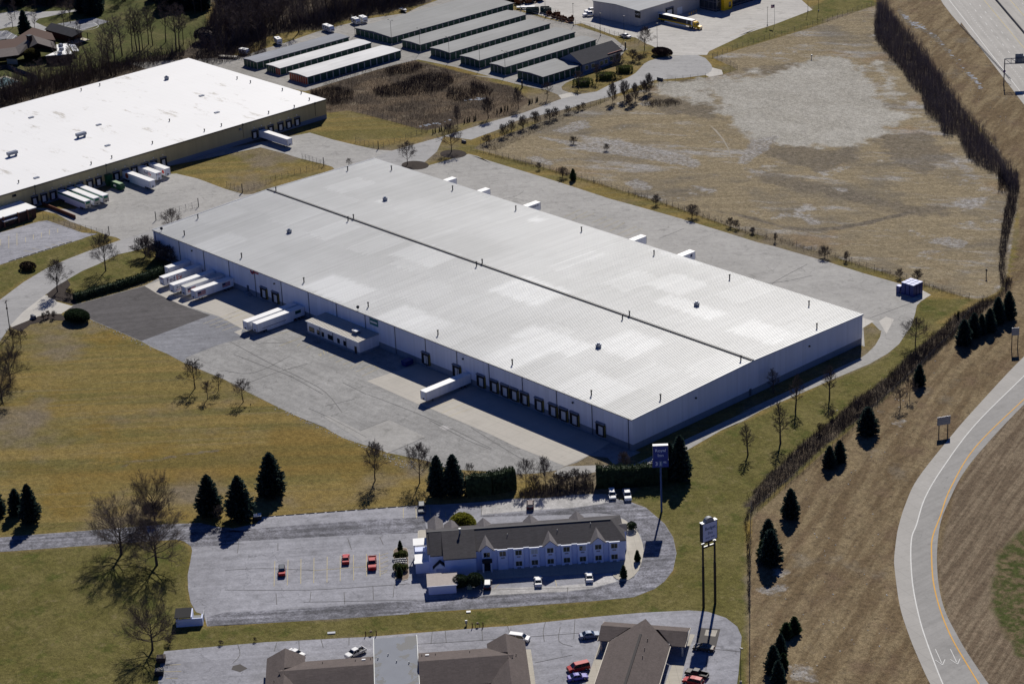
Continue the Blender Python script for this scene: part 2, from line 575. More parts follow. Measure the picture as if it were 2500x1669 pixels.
# rough highway bank, streaked along the slip road
AB = math.atan2(.93, -.37)
bs = n.noise(1.0, 4, .65, n.mapped(-AB, (.03, .22, 1)))
bnk = n.mix(n.ramp(bs, .40, .60), (.138, .100, .058), (.212, .164, .098))
bnk = n.mix(n.ramp(mid, .5, .72, 0, .8), bnk, (.146, .102, .068))
bnk = n.mix(n.ramp(n.noise(.035, 5, .7), .58, .7, 0, .7), bnk, (.185, .158, .120))
bnk = n.mix(n.ramp(n.noise(.45, 4, .8), .54, .66, 0, .7), bnk, (.072, .052, .036))
bnk = n.mix(n.ramp(n.noise(.9, 4, .8), .60, .72, 0, .7), bnk, (.33, .275, .19))
til = n.mix(n.ramp(n.noise(1.0, 4, .65, n.mapped(-1.9, (.03, .6, 1))), .4, .62), (.128, .096, .066), (.20, .158, .11))
vrg = n.mix(n.ramp(n.noise(.3, 5, .7), .42, .6), (.058, .070, .022), (.145, .112, .066))
far = n.mix(n.ramp(mid, .4, .68), (.070, .078, .026), (.112, .104, .044))
scr = n.mix(n.ramp(mid, .4, .65), (.066, .052, .040), (.135, .102, .070))
scr = n.mix(n.ramp(n.noise(.14, 5, .7), .56, .68, 0, .8), scr, (.22, .18, .13))


def zf(name, w_=.55, k=.12):
    a = n.attr(name)
    q = n.math('MULTIPLY_ADD', n.math('SUBTRACT', n.noise(k, 5, .65), .5), w_, a)
    return n.ramp(q, .38, .62)


wod = n.mix(n.ramp(n.noise(.2, 5, .7), .4, .65), (.055, .045, .037), (.120, .096, .070))
gld = n.mix(n.ramp(stripe, .40, .60), (.190, .128, .036), (.145, .110, .034))
dmp = n.mix(n.ramp(n.noise(.5, 4, .7), .35, .65), (.105, .090, .070), (.175, .150, .118))
ash_ = n.mix(n.ramp(n.noise(.6, 4, .7), .38, .62), (.20, .18, .155), (.34, .335, .335))
colr = lawn
for zn, c_, w_, k in (('far', far, .4, .1), ('scrub', scr, .5, .1), ('green', grn, .5, .08), ('straw', strw, .25, .2),
                      ('gold', gld, .6, .06), ('damp', dmp, 1.3, .12), ('gravel', grv, 1.3, .09), ('bank', bnk, .3, .15), ('wood', wod, .5, .15), ('drain', dmp, .7, .2), ('ash', ash_, 1.0, .28), ('till', til, .2, .2), ('verge', vrg, .6, .1)):
    fz = zf(zn, w_, k)
    if zn in ('damp', 'ash', 'gold'):
        fz = n.math('MULTIPLY', fz, .75)
    colr = n.mix(fz, colr, c_)
f = n.math('MULTIPLY', n.math('MULTIPLY', n.ramp(fin, .34, .66, .78, 1.22), n.ramp(n.noise(.27, 4, .7), .32, .68, .88, 1.12)), n.ramp(mic, .3, .7, .78, 1.22))
f = n.math('MULTIPLY', f, n.math('MULTIPLY_ADD', big, .3, .85))
t.links.new(n.mul(colr, f), b.inputs['Base Color'])
b.inputs['Roughness'].default_value = 1.0
b.inputs['Specular IOR Level'].default_value = .05
bp = t.nodes.new('ShaderNodeBump')
bp.inputs['Strength'].default_value = .55
bp.inputs['Distance'].default_value = .35
t.links.new(n.noise(1.1, 4, .75), bp.inputs['Height'])
t.links.new(bp.outputs[0], b.inputs['Normal'])
me.materials.append(gm)
go = bpy.data.objects.new('ground', me)
COL.objects.link(go)
kind(go, 'structure')


# ================================================================== PAVEMENTS
def sheet(name, pts, mt, z, k='structure'):
    if isinstance(pts, str):
        pts = GL(pts)
    bm = bmesh.new()
    vs_ = [bm.verts.new((p[0], p[1], z)) for p in pts]
    es = [bm.edges.new((vs_[i], vs_[(i + 1) % len(vs_)])) for i in range(len(vs_))]
    bmesh.ops.triangle_fill(bm, edges=es, use_beauty=True)
    for fc in bm.faces:
        if fc.normal.z < 0:
            fc.normal_flip()
    me = bpy.data.meshes.new(name)
    bm.to_mesh(me)
    bm.free()
    me.materials.append(mt)
    o = bpy.data.objects.new(name, me)
    COL.objects.link(o)
    return kind(o, k)


def smooth_line(pts, per=6):
    out = []
    n_ = len(pts)
    for i in range(n_ - 1):
        p0, p1, p2, p3 = pts[max(i - 1, 0)], pts[i], pts[i + 1], pts[min(i + 2, n_ - 1)]
        for j in range(per):
            u = j / per
            out.append(.5 * ((2 * p1) + (p2 - p0) * u + (2 * p0 - 5 * p1 + 4 * p2 - p3) * u * u +
                             (3 * p1 - p0 - 3 * p2 + p3) * u ** 3))
    out.append(pts[-1].copy())
    return out


def strip_mb(mb, pts, wd, z, z1=None):
    L = []
    for i, p in enumerate(pts):
        a, c = pts[max(i - 1, 0)], pts[min(i + 1, len(pts) - 1)]
        d = (c - a)
        d.z = 0
        d.normalize()
        q = Vector((-d.y, d.x, 0)) * wd / 2
        L.append((p + q, p - q))
    for (a, c), (e, g) in zip(L[:-1], L[1:]):
        if z1 is None:
            mb.add([(c.x, c.y, z), (g.x, g.y, z), (e.x, e.y, z), (a.x, a.y, z)], [(0, 1, 2, 3)])
        else:
            mb.add([(c.x, c.y, z), (g.x, g.y, z), (e.x, e.y, z), (a.x, a.y, z),
                    (c.x, c.y, z1), (g.x, g.y, z1), (e.x, e.y, z1), (a.x, a.y, z1)],
                   [(4, 5, 6, 7), (0, 1, 5, 4), (1, 2, 6, 5), (2, 3, 7, 6), (3, 0, 4, 7)])
    return mb


A_yard = asphalt('yard_asphalt', (.280, .277, .272), .0, .12, .30, .14, .07)
A_new = asphalt('new_asphalt', (.085, .080, .083), 1.0, .10, .10, .06, .12)
A_mid = asphalt('worn_asphalt', (.205, .21, .232), .9, .08, .12, .06, .10)
A_road = asphalt('road_concrete', (.325, .322, .322), .75, .06, .15, .12, .06, .06)
A_north = asphalt('north_asphalt', (.335, .328, .315), .9, .08, .22, .10, .05, .08)
A_motel = asphalt('motel_asphalt', (.285, .287, .318), .88, .12, .34, .16, .10, .12)
A_band = asphalt('weathered_asphalt', (.165, .166, .19), .88, .3, .5, .4, .38, .34)
A_pad = asphalt('pale_patch', (.42, .41, .405), .88, .15, .3, .16, .08, .16)
A_stor = asphalt('storage_asphalt', (.27, .26, .245), .0, .12, .2, .1, .08)
A_dealer = asphalt('dealer_concrete', (.44, .425, .40), .5, .07, .12, .08, .06, .06)
A_hwy = asphalt('highway_concrete', (.375, .362, .34), -.733, .04, .0, .1, .08, .05, .05)
A_ramp = asphalt('ramp_concrete', (.30, .293, .282), 1.5, .05, .15, .1, .07, .05, .1)
A_shoulder = concrete('shoulder_concrete', (.375, .362, .34), 1.3, 5.0)
CONC = concrete('pad_concrete', (.43, .405, .365), 0.0, 5.2)
CONC2 = concrete('walk_concrete', (.43, .40, .345), .888, 2.4)
APRON = concrete('apron_concrete', (.47, .45, .415), .7, 4.2)
MULCH = mat('mulch', (.045, .036, .032), .95, .3, 1.2, 0, .1, .3)
GRAVELB = mat('gravel_bed', (.21, .165, .135), .95, .3, 2.0, 0, .1, .35)
DAMP = mat('fresh_patch', (.085, .078, .074), .9, .15, .5)
LAWNPATCH = gm

sheet('road', 'A1 -300,1560 0,1330 80,1270 200,1180 400,1060 560,990 740,920 1000,830 1300,735 B0 925,1440 1270,1345 1330,1310 1420,1282 1870,1155 2265,1035 C0 420,900 720,790 850,755 1000,732 1130,665 1250,620 1310,585 1340,555 1380,510 1420,487 1500,462 1600,447 1800,437 1870,465 1915,515 1925,540 1915,570 1870,600 1700,622 1470,640 1290,700 1110,772 960,810 800,860 700,885 360,965 230,1030 0,1115 B0 1860,1160 1800,1290 1640,1430 A1 1160,910 1000,945 830,1030 700,1085 570,1160 480,1230 380,1290 200,1430 90,1550 0,1680 -300,1900', A_road, .02)
sheet('main_yard', 'A1 600,1385 625,1375 1230,1210 1400,1120 1700,1050 w -205,1 w 2,1 w 2,-10 C2 1090,1100 940,1085 840,1140 750,1168 690,1200 520,1225 350,1232 0,1240 B2 2265,1395 2060,1385 1900,1375 1760,1320 1650,1290 1400,1240 1180,1170 1000,1110 850,1025 640,940 430,840 220,735 0,625 A2 2265,790 1900,610 1560,470 1420,395 1300,345 1200,290 1030,215 780,110 640,30', A_yard, .03)
sheet('new_pavement', 'A1 560,1435 625,1378 1228,1214 1340,1282 1530,1370 1790,1462 A2 1795,65 1490,185 1202,286 1030,212 784,108 640,35', A_new, .05)
sheet('worn_pavement', 'A2 1797,66 1860,85 2065,190 B2 245,245 0,300 A2 1830,330 1590,425 1560,465 1420,393 1204,287', A_mid, .052)
sheet('concrete_pad', 'A1 1230,1213 1340,1281 1530,1369 1700,1420 1862,1470 A2 2062,184 B2 130,240 w -163,-24 w -163,-.2 w -222,-.2', CONC, .055)
sheet('concrete_pad', 'B2 1205,628 1650,828 1770,872 2265,1085 C2 350,1010 750,1168 940,1085 1050,1020 w -9,-2 w -9,-.2 w -96,-.2', CONC, .055)
sheet('repair_patch', 'B2 1150,1050 1390,955 1705,1103 1375,1240', A_north, .046)
sheet('repair_patch', 'B2 835,930 880,920 1260,1105 1170,1145', A_north, .058)
sheet('repair_patch', 'B2 1815,1020 1860,1000 1935,1022 1870,1050', A_pad, .05)
sheet('entrance_apron', 'A1 90,1545 200,1430 380,1290 440,1300 480,1345 620,1385 520,1450 420,1450 330,1470 100,1568', APRON, .045)
sheet('planting_bed', 'A1 480,1215 575,1160 600,1200 560,1260 660,1300 640,1375 590,1362 480,1335 410,1310 400,1280', MULCH, .06)
sheet('planting_bed', 'A1 90,1568 330,1470 430,1450 520,1455 590,1500 540,1510 420,1500 260,1540 180,1600', MULCH, .06)
sheet('north_lot', 'B0 1640,1432 1850,1375 2070,1310 2150,1330 2265,1392 C1 0,95 310,190 640,290 840,355 1100,440 1390,520 1690,605 2000,700 2287,790 E1 300,660 700,775 1000,870 1320,962 1500,1020 1545,1045 1470,1090 1432,1130 1420,1190 1390,1290 1320,1390 E2 1330,70 1290,130 1200,205 1060,285 830,382 500,525 200,655 0,765 C2 2287,755 2000,880 1720,1042 1500,1150 1400,1215 1250,1215 1000,1212 880,1240 750,1260 660,1225 690,1200 760,1168 1000,1160 1200,1165 1310,1150 1500,1060 1700,960 2287,690 E2 0,690 500,460 990,236 1040,200 1100,140 1140,70 1150,20 E1 1140,1330 1080,1270 1000,1230 w 2,104 w -246,104 w -250,108', A_north, .025)
sheet('concrete_pad', 'E1 1130,1255 1185,1218 1250,1240 1190,1355', APRON, .045)
sheet('concrete_pad', 'E1 1000,1225 1090,1255 1000,1310 960,1290', APRON, .044)
sheet('concrete_pad', 'E1 1440,1080 1480,1010 1545,1045 1470,1092', APRON, .045)
sheet('warehouse_yard', 'w -327,90 B0 720,1130 920,1190 1130,1240 1300,1275 1420,1283 1330,1312 1265,1347 930,1440 910,1420 830,1395 640,1350 480,1300 300,1255 w -327,60', A_north, .028)
sheet('warehouse_yard', 'w -327,-2 A1 560,560 640,560 w -327,45 A1 1500,258 1680,300 1920,390 2080,435 2145,432 2200,450 1300,738 1030,822 990,800 930,788 590,662 480,600', A_north, .029)
sheet('parking_lot', 'A1 -400,960 0,760 330,665 400,655 700,760 830,770 740,795 700,812 0,1033 -400,1160', A_motel, .03)
sheet('storage_lot', 'w -470,140 H3 -300,900 0,790 350,690 900,500 1200,420 1700,300 2300,210 B0 1650,60 1900,-30 2265,-30 H0 0,70 660,205 1120,340 1650,450 2100,600 2349,690 C0 1250,395 1225,400 1215,425 1150,500 1000,565 760,660 720,695 730,720 800,745 715,785 690,755 600,720 470,695 350,668 200,630 0,600 B0 2265,655 1950,570 1640,508 1500,540 1300,592 1000,680 680,778 500,740 300,680 0,590 w -440,140', A_stor, .022)
sheet('entrance_apron', 'C0 700,760 800,737 850,757 720,790', APRON, .035)
sheet('dealer_lot', 'H0 660,-60 2700,-60 H1 2800,-60 H1 2349,0 E0 500,-10 600,80 300,195 0,290 C0 2287,225 2050,340 1900,410 1880,440 1790,440 1600,445 1590,430 1480,385 1440,365 1400,350 1310,300 H0 2349,640 1760,420 1620,440 1130,310 660,170 650,60', A_dealer, .024)
sheet('field_driveway', 'C0 1870,600 1915,570 1925,540 2000,560 2010,595 1900,615', APRON, .03)
sheet('motel_lot', 'F0 -500,425 0,372 400,340 800,310 1380,262 1640,255 1740,285 1900,300 2080,262 F1 240,275 300,205 1000,150 1650,105 F2 250,105 560,85 850,55 1100,50 1330,22 1600,18 1700,60 1810,85 1930,130 2080,260 2150,370 2178,500 2150,640 2080,730 2000,790 1830,858 1500,890 800,940 0,987 F1 1500,997 800,1042 0,1090 F0 2140,1072 1690,1096 1665,1000 1600,980 1555,900 1535,790 1532,680 1555,560 1568,480 1560,445 1500,402 1440,390 1200,405 800,432 0,490 -500,540', A_motel, .03)
sheet('weathered_pavement', 'F0 -500,428 0,375 400,343 800,313 1380,265 1640,258 2000,330 F1 0,320 1000,240 1620,205 1650,330 900,360 0,410 F0 2000,425 1570,450 1500,400 1440,388 800,430 0,488 -500,536', A_band, .05)
sheet('weathered_pavement', 'F0 1690,1020 F1 0,985 600,955 1080,915 1620,880 F2 130,885 800,840 1280,820 1490,790 1690,735 1800,712 1890,600 1912,480 1890,360 1800,255 1700,190 1500,170 1300,185 600,205 570,195 1340,135 1720,72 1930,132 2078,262 2148,372 2174,500 2147,640 2078,728 1998,788 1828,856 1500,887 800,937 0,984 F1 1500,994 800,1039 0,1087 F0 2140,1069 1692,1092', A_band, .051)
sheet('pale_pavement', 'F2 575,95 850,58 1100,52 1330,25 1600,20 1690,60 1560,100 1330,132 990,150 590,188', A_pad, .053)
sheet('pale_pavement', 'F2 590,790 1200,770 1480,745 1640,672 1660,690 1690,733 1480,788 1270,815 620,850', A_pad, .054)
sheet('budget_lot', 'F0 1340,1300 1600,1275 2173,1225 F1 550,1215 1200,1180 2173,1102 F2 800,1095 1500,1020 1900,985 2250,968 F3 100,980 250,990 400,1040 490,1110 525,1190 500,1480 470,1700 470,2100 F2 0,2300 F1 0,2000 F0 1250,1900 1310,1400', A_motel, .03)
sheet('repair_patch', 'F3 195,1120 355,1130 320,1275 160,1235', DAMP, .05)
sheet('concrete_pad', 'F3 240,1135 333,1140 315,1190 228,1180', CONC2, .06)
sheet('oil_stained_patch', 'F0 1900,1420 1960,1405 2020,1440 1960,1470 1890,1450', DAMP, .05)
sheet('church_drive', 'A0 -300,150 0,115 130,95 300,105 480,95 640,85 660,95 500,125 330,160 300,190 400,235 380,290 330,280 250,215 60,235 0,250 -300,320', A_road, .02)
sheet('church_parking', 'A0 -300,240 0,265 60,262 170,320 130,360 60,345 -300,380', A_mid, .03)
sheet('basketball_court', 'A0 485,205 800,152 930,185 700,262', A_mid, .03)

# highway: straight, offsets measured across from its white edge line
HP, HD, HN = Vector((-236.1, 465, 0)), Vector((.743, -.669, 0)), Vector((.669, .743, 0))


def hw(a, o):
    return HP + HD * a + HN * o


hl = GL('H6 690,0 735,80 880,270 1030,440')
sheet('highway', [hw(-500, -6), hw(-45, -6)] + hl + [hw(42, -2.6), hw(600, -2.6), hw(600, 70), hw(-500, 70)], A_hwy, .04)
mk = MB()
strip_mb(mk, [hw(-200, 0), hw(400, 0)], .3, .06)
for i in range(-60, 130):
    strip_mb(mk, [hw(i * 3.6, 4.4), hw(i * 3.6 + .9, 4.4)], .26, .06)
for i in range(-16, 36):
    for o_ in (8.4, 12.4):
        strip_mb(mk, [hw(i * 12.2 + o_, o_), hw(i * 12.2 + 3.4 + o_, o_)], .26, .06)
    strip_mb(mk, [hw(i * 12.2, 33), hw(i * 12.2 + 3.4, 33)], .26, .06)
kind(obj('lane_marking', mk, WHTPAINT), 'structure')
mk = MB()
strip_mb(mk, [hw(-200, 16.4), hw(400, 16.4)], .28, .06)
strip_mb(mk, [hw(-200, 28.7), hw(400, 28.7)], .28, .06)
kind(obj('lane_marking', mk, YELPAINT), 'structure')
mb = MB()
q = [(-.4, 0), (.4, 0), (.22, .35), (.14, 1.1), (-.14, 1.1), (-.22, .35)]
for a in range(-200, 400, 12):
    p = hw(a, 21.9)
    M_ = Matrix.Translation(p) @ Matrix.Rotation(math.atan2(HD.y, HD.x), 4, 'Z')
    b2 = MB().xprism(q, 0, 11.95)
    mb.add([M_ @ Vector(v) for v in b2.v], b2.f)
tag(obj('median_barrier', mb, mat('barrier_concrete', (.16, .155, .15), .9, .2, .3)),
    'long dark concrete barrier between the two highway carriageways', 'barrier')

# slip road
RL = GL('E2 2600,-20 2287,230 1900,640 1700,870 1440,1200 1340,1410 1290,1568 F3 1760,400 1742,560 1745,650 1770,850 1800,1000 1860,1180 1920,1330 2030,1568 2180,1800')
RW = GL('E2 2600,80 2287,385 1900,770 1650,1100 1500,1350 1430,1568 F3 1882,400 1874,560 1890,780 1930,990 1990,1200 2130,1568 2290,1900')
RY = GL('E2 2600,290 2287,570 1900,950 1700,1280 1620,1500 F3 2047,400 2040,550 2055,760 2110,980 2200,1200 2340,1440 2560,1800')
RR = GL('E2 2600,330 2287,612 1960,960 1790,1180 1680,1400 F3 2115,270 2090,420 2083,600 2100,800 2150,990 2240,1170 2340,1340 2620,1750')
RL, RW, RY, RR = map(smooth_line, (RL, RW, RY, RR))
sheet('slip_road', RL + RR[::-1], A_ramp, .03)
sheet('slip_road_shoulder', RL + RW[::-1], A_shoulder, .045)
mk = MB()
strip_mb(mk, RW, .32, .06)
for c_ in ('F3 2070,1290 2120,1400', 'F3 2190,1290 2240,1395'):
    a, e = GL(c_)
    strip_mb(mk, [a, e], .2, .065)
    d = (e - a).normalized()
    s_ = Vector((-d.y, d.x, 0))
    tip = e + d * .9
    strip_mb(mk, [tip, tip - d * 2.4 + s_ * 1.2], .2, .07)
    strip_mb(mk, [tip, tip - d * 2.4 - s_ * 1.2], .2, .075)
kind(obj('slip_road_marking', mk, WHTPAINT), 'structure')
mk = MB()
strip_mb(mk, RY, .34, .06)
kind(obj('slip_road_marking', mk, mat('amber_marking', (.62, .33, .05), .8, .15)), 'structure')

# painted stalls
mk = MB()
for s_ in ('F1 405,565 398,772', 'F1 513,555 506,762', 'F1 618,547 616,752', 'F1 724,538 722,745', 'F1 832,530 830,740',
           'F1 939,522 938,730', 'F1 1046,515 1048,722', 'F1 1152,508 1154,690', 'F1 1258,500 1264,692', 'F1 724,642 1152,610',
           'F1 1265,520 1330,500', 'F1 1265,550 1325,532', 'F1 1265,588 1330,560', 'F1 1266,622 1330,600', 'F1 1268,650 1325,640', 'F1 1268,672 1320,650',
           'F1 1453,135 1453,215', 'F1 1555,125 1560,215', 'F1 1668,120 1675,205', 'F1 1798,165 1802,215',
           'F2 690,790 740,740', 'F2 1200,770 1190,720', 'F0 1345,1415 1475,1408', 'F0 1335,1468 1480,1464', 'F0 1355,1522 1450,1520',
           'A2 1730,140 2060,20', 'A2 1785,155 2090,45', 'A2 1835,175 2110,75', 'A2 1890,200 2050,145', 'B2 0,110 120,60', 'B2 10,70 190,0',
           'B2 1750,860 1965,780', 'B2 1840,900 2040,815', 'B2 1900,930 2130,845',
           'B2 540,300 700,240', 'B2 580,195 700,240', 'B2 400,240 580,195', 'B2 460,330 560,290', 'B2 610,330 640,310', 'B2 690,345 740,315',
           'B2 1060,520 1190,450', 'B2 1110,550 1250,490', 'B2 1165,585 1305,520', 'B2 1190,450 1305,520', 'B2 835,370 845,400', 'B2 868,365 870,390', 'B2 790,400 815,415', 'B2 812,390 815,415',
           'B2 880,430 960,400', 'B2 940,470 1010,435', 'B2 1000,490 1090,450',
           'C1 740,590 870,530', 'C1 805,610 930,545', 'C1 870,600 985,560', 'C1 965,635 1080,585', 'C1 1010,650 1130,600', 'C1 1060,672 1180,618', 'C1 1110,700 1225,632', 'C1 1165,728 1320,662', 'C1 1225,745 1370,678',
           'H8 540,910 540,1300', 'H8 280,1000 280,1390', 'H8 20,1100 20,1300', 'H8 815,1040 815,1190', 'H8 1065,950 1065,1110', 'H8 1320,890 1320,1050', 'H8 1575,800 1575,960', 'H8 1840,760 1840,890',
           'H8 2090,1240 1850,1190', 'H8 1860,1310 1620,1260', 'H8 1630,1385 1440,1340', 'H8 1260,1440 1010,1385', 'H8 1120,1520 750,1460', 'H8 2300,1160 2110,1130',
           'C0 1400,270 1460,255', 'E0 150,170 210,160', 'E0 80,215 150,200', 'E0 0,240 70,225', 'C0 2200,240 2270,220', 'C0 2130,265 2200,245', 'C0 2060,290 2130,270'):
    strip_mb(mk, GL(s_), .17, .068)
kind(obj('stall_marking', mk, mat('faded_yellow_marking', (.46, .40, .24), .85, .3, .6)), 'structure')
mk = MB()
for s_ in ('A0 30,300 70,265', 'A0 60,325 100,285', 'A0 100,335 140,298', 'A0 10,285 40,262', 'A0 545,222 690,255', 'A0 700,248 835,215', 'A0 640,180 790,155', 'A0 835,215 790,190', 'A0 500,205 560,195'):
    strip_mb(mk, GL(s_), .25, .05)
cc = G('A0', 735, 232)
arc = [cc + Vector((math.cos(a) * 6, math.sin(a) * 6, 0)) for a in np.linspace(0, math.pi * 2, 24)]
strip_mb(mk, arc, .25, .05)
kind(obj('stall_marking', mk, WHTPAINT), 'structure')

mk = MB()
for s_ in ('B2 40,290 330,450 620,590 850,720 990,890', 'B2 70,400 300,490 560,590 830,740', 'B2 710,860 870,930 1200,1105', 'B2 1705,1103 1375,1242', 'B2 1390,955 1150,1050', 'B2 1210,740 1450,830 1700,930 1900,1020 2265,1200',
           'B2 0,540 240,560 540,420', 'B2 200,640 420,560 700,480', 'B2 640,940 860,1025', 'B2 1740,960 2060,1130 2265,1210', 'C2 0,860 220,1000 420,1120', 'B2 1000,640 1200,740', 'B2 850,840 1100,780', 'B2 300,300 520,300 700,240',
           'F1 0,640 300,625 720,640', 'F1 700,815 690,900', 'F1 415,830 420,920', 'F1 970,820 975,915', 'F1 1205,770 1210,880', 'F1 1000,380 1030,470', 'F1 0,800 700,800 1500,750', 'F1 110,410 100,500', 'F1 640,900 1640,880', 'F1 1380,760 1370,860', 'F1 430,420 430,480', 'F1 1260,370 1290,430',
           'F2 590,100 585,190', 'F2 920,60 915,150', 'F2 1290,780 1285,840', 'F2 650,800 1500,780', 'F2 600,850 1200,815', 'F2 185,1140 175,1240', 'F2 290,1130 300,1230', 'F2 590,1110 595,1210', 'F2 800,1095 820,1160', 'F2 1110,1060 1090,1140 1100,1220', 'F2 1350,1040 1340,1200', 'F2 1230,1100 1220,1220 1330,1260', 'F2 1020,1395 1330,1330', 'F2 0,1245 600,1210 1400,1150',
           'F1 100,1240 120,1330 60,1400', 'F1 420,1230 400,1300', 'F1 600,1215 610,1360', 'F1 780,1200 800,1270', 'F1 1010,1190 1010,1250', 'F3 300,1290 520,1310', 'F3 250,1330 240,1460', 'C1 420,380 330,430 0,480', 'C1 1500,760 1700,680', 'E1 560,800 300,940 250,1000', 'E1 1440,1090 1060,1230', 'E1 200,960 420,930 600,890'):
    strip_mb(mk, smooth_line(GL(s_), 3), .16, .0665)
kind(obj('pavement_joint', mk, mat('tar_joint', (.12, .118, .118), .9, .3, .5)), 'structure')

# motel islands with real kerbs
KERB = mat('kerb_concrete', (.50, .46, .38), .85, .15, .8)


def island(name, pts, top, h=.15):
    pts = GL(pts) if isinstance(pts, str) else pts
    o = kind(obj(name, MB().prism(pts, 0, h), KERB), 'structure')
    c_ = sum(pts, Vector()) / len(pts)
    ins = [p + (c_ - p).normalized() * .25 for p in pts]
    sheet(name + '_surface', ins, top, h + .012)
    return o


island('motel_island', 'F2 1700,212 1760,235 1820,280 1870,345 1900,420 1910,490 1895,570 1870,640 1830,690 1790,718 1740,728 1690,712 1662,690 1660,672 1720,650 1745,600 1757,556 1752,400 1740,300', CONC2)
island('planter_island', 'F1 1372,480 1390,462 1440,455 1480,460 1490,480 1500,690 1490,715 1450,725 1400,720 1380,700', GRAVELB)
island('motel_walk', 'F2 545,640 1755,560 1722,648 1650,658 600,715 545,690', CONC2, .12)
island('motel_patio', 'F2 68,320 90,312 138,314 138,380 66,380', CONC2, .1)
sheet('budget_walk', 'F2 950,1285 990,1285 1028,1568 990,1700 960,1700', CONC2, .06)
sheet('budget_walk', 'F2 1560,1215 1650,1215 1640,1320 1560,1568 1530,1700 1420,1700 1435,1568', CONC2, .06)
sheet('budget_walk', 'F2 2290,1160 2330,1165 F3 85,1330 40,1568 10,1700 -100,1700 F2 2085,1568 2150,1390 2230,1390', CONC2, .06)
sheet('mulch_ring', [G('F2', 1800, 300) + Vector((math.cos(a) * .9, math.sin(a) * .9, 0)) for a in np.linspace(0, 6.1, 10)], MULCH, .18)
for c_, rx, ry in ((('B0', 1615, 1407), 6.2, 5.0), (('B0', 1940, 1310), 6.0, 5.0)):
    p = G(*c_)
    sheet('planting_bed', [p + Vector((math.cos(a) * rx, math.sin(a) * ry, 0)) for a in np.linspace(0, 6.0, 20)], MULCH, .045)

# standing water in the highway ditch, wet scrub drains
WATER = mat('ditch_water', (.14, .16, .21), .75, .75, .9, 0, .3)
DITCH = mat('ditch_bed', (.12, .10, .08), .9, .4, .4)
_unused = ('ditch_bed', 'H6 -60,60 60,250 200,420 420,510 620,620 860,900 1080,1180 1250,1330 1420,1568 1380,1568 1100,1240 820,940 560,680 380,540 120,440 -60,220', DITCH, .012)
wr_ = random.Random(19)
wm = MB()
for sp_, cnt, wd_ in (('H6 60,270 200,410 400,490', 40, 2.6), ('H6 420,510 700,720 1080,1180', 16, 1.0), ('H6 1140,1260 1280,1390 1400,1535', 34, 1.0), ('B0 1680,1070 1800,1052 1910,1025', 26, 1.4), ('C0 -40,800 40,790 100,785', 16, 1.6)):
    ln_ = smooth_line(GL(sp_), 20)
    for _ in range(cnt):
        q = wr_.choice(ln_) + Vector((wr_.gauss(0, wd_ * .5), wr_.gauss(0, wd_ * .5), 0))
        r_ = wr_.uniform(.25, 1.0)
        wm.poly([(q.x + math.cos(a) * r_ * wr_.uniform(.6, 1.3) * 1.3, q.y + math.sin(a) * r_ * wr_.uniform(.5, 1.1), .03 + _ * .0004) for a in np.linspace(0, 5.5, 8)])
kind(obj('ditch_water', wm, WATER), 'structure')
sheet('field_track', 'C0 1900,995 1960,1040 2015,1110 2055,1180 2080,1260 2072,1262 2046,1185 2002,1110 1945,1045', mat('bare_track', (.28, .25, .20), .95, .3, .5), .014)

# ================================================================== BUILDINGS
rnd = random.Random(7)
W_, L_, H_ = 105.1, 243.6, 10.15


def roofmat(name, c, inc, lo, hi, rough=.45, metal=.0, streak=True, boxes=()):
    mt, t, b = newmat(name)
    n = N(t)
    # every sheet ends a little differently, so the newer fields have combed edges
    jit = n.snapwhite(n.mapped(0, (1, 0, 0), n.tc), (.76, 50, 50))
    xx, yy, zz = n.sep(n.tc)
    cmb = t.nodes.new('ShaderNodeCombineXYZ')
    n.set(cmb.inputs[0], xx)
    n.set(cmb.inputs[1], n.math('MULTIPLY_ADD', jit, 2.5, yy))
    v = n.snapwhite(cmb.outputs[0], inc)
    f = n.ramp(v, .7, 1.0, 0, .55)
    v2 = n.snapwhite(cmb.outputs[0], (.76, inc[1] * 2.1, 50))
    for (cx_, cy_, hx, hy) in boxes:
        dx = n.math('SUBTRACT', n.math('ABSOLUTE', n.math('SUBTRACT', n.math('SNAP', xx, .76), cx_)), hx)
        dy = n.math('SUBTRACT', n.math('ABSOLUTE', n.math('SUBTRACT', n.math('MULTIPLY_ADD', jit, 2.2, yy), cy_ + 1.1)), hy)
        f = n.math('MAXIMUM', f, n.ramp(n.math('MAXIMUM', dx, dy), -2.2, .8, 1.1, 0))
    g = n.math('MULTIPLY_ADD', f, hi - lo, lo)
    nn = n.ramp(n.noise(.018, 4, .6), .35, .65, .90, 1.10)
    g = n.math('MULTIPLY', g, nn)
    g = n.math('MULTIPLY', g, n.math('MULTIPLY_ADD', v2, .10, .95))
    if streak:
        s_ = n.noise(1.0, 4, .6, n.mapped(0, (1.6, .05, 1)))
        g = n.math('MULTIPLY', g, n.math('MULTIPLY_ADD', s_, .22, .89))
    t.links.new(n.mul(c, g), b.inputs['Base Color'])
    b.inputs['Roughness'].default_value = rough
    b.inputs['Metallic'].default_value = metal
    b.inputs['Specular IOR Level'].default_value = .4 if rough < .7 else .15
    return mt


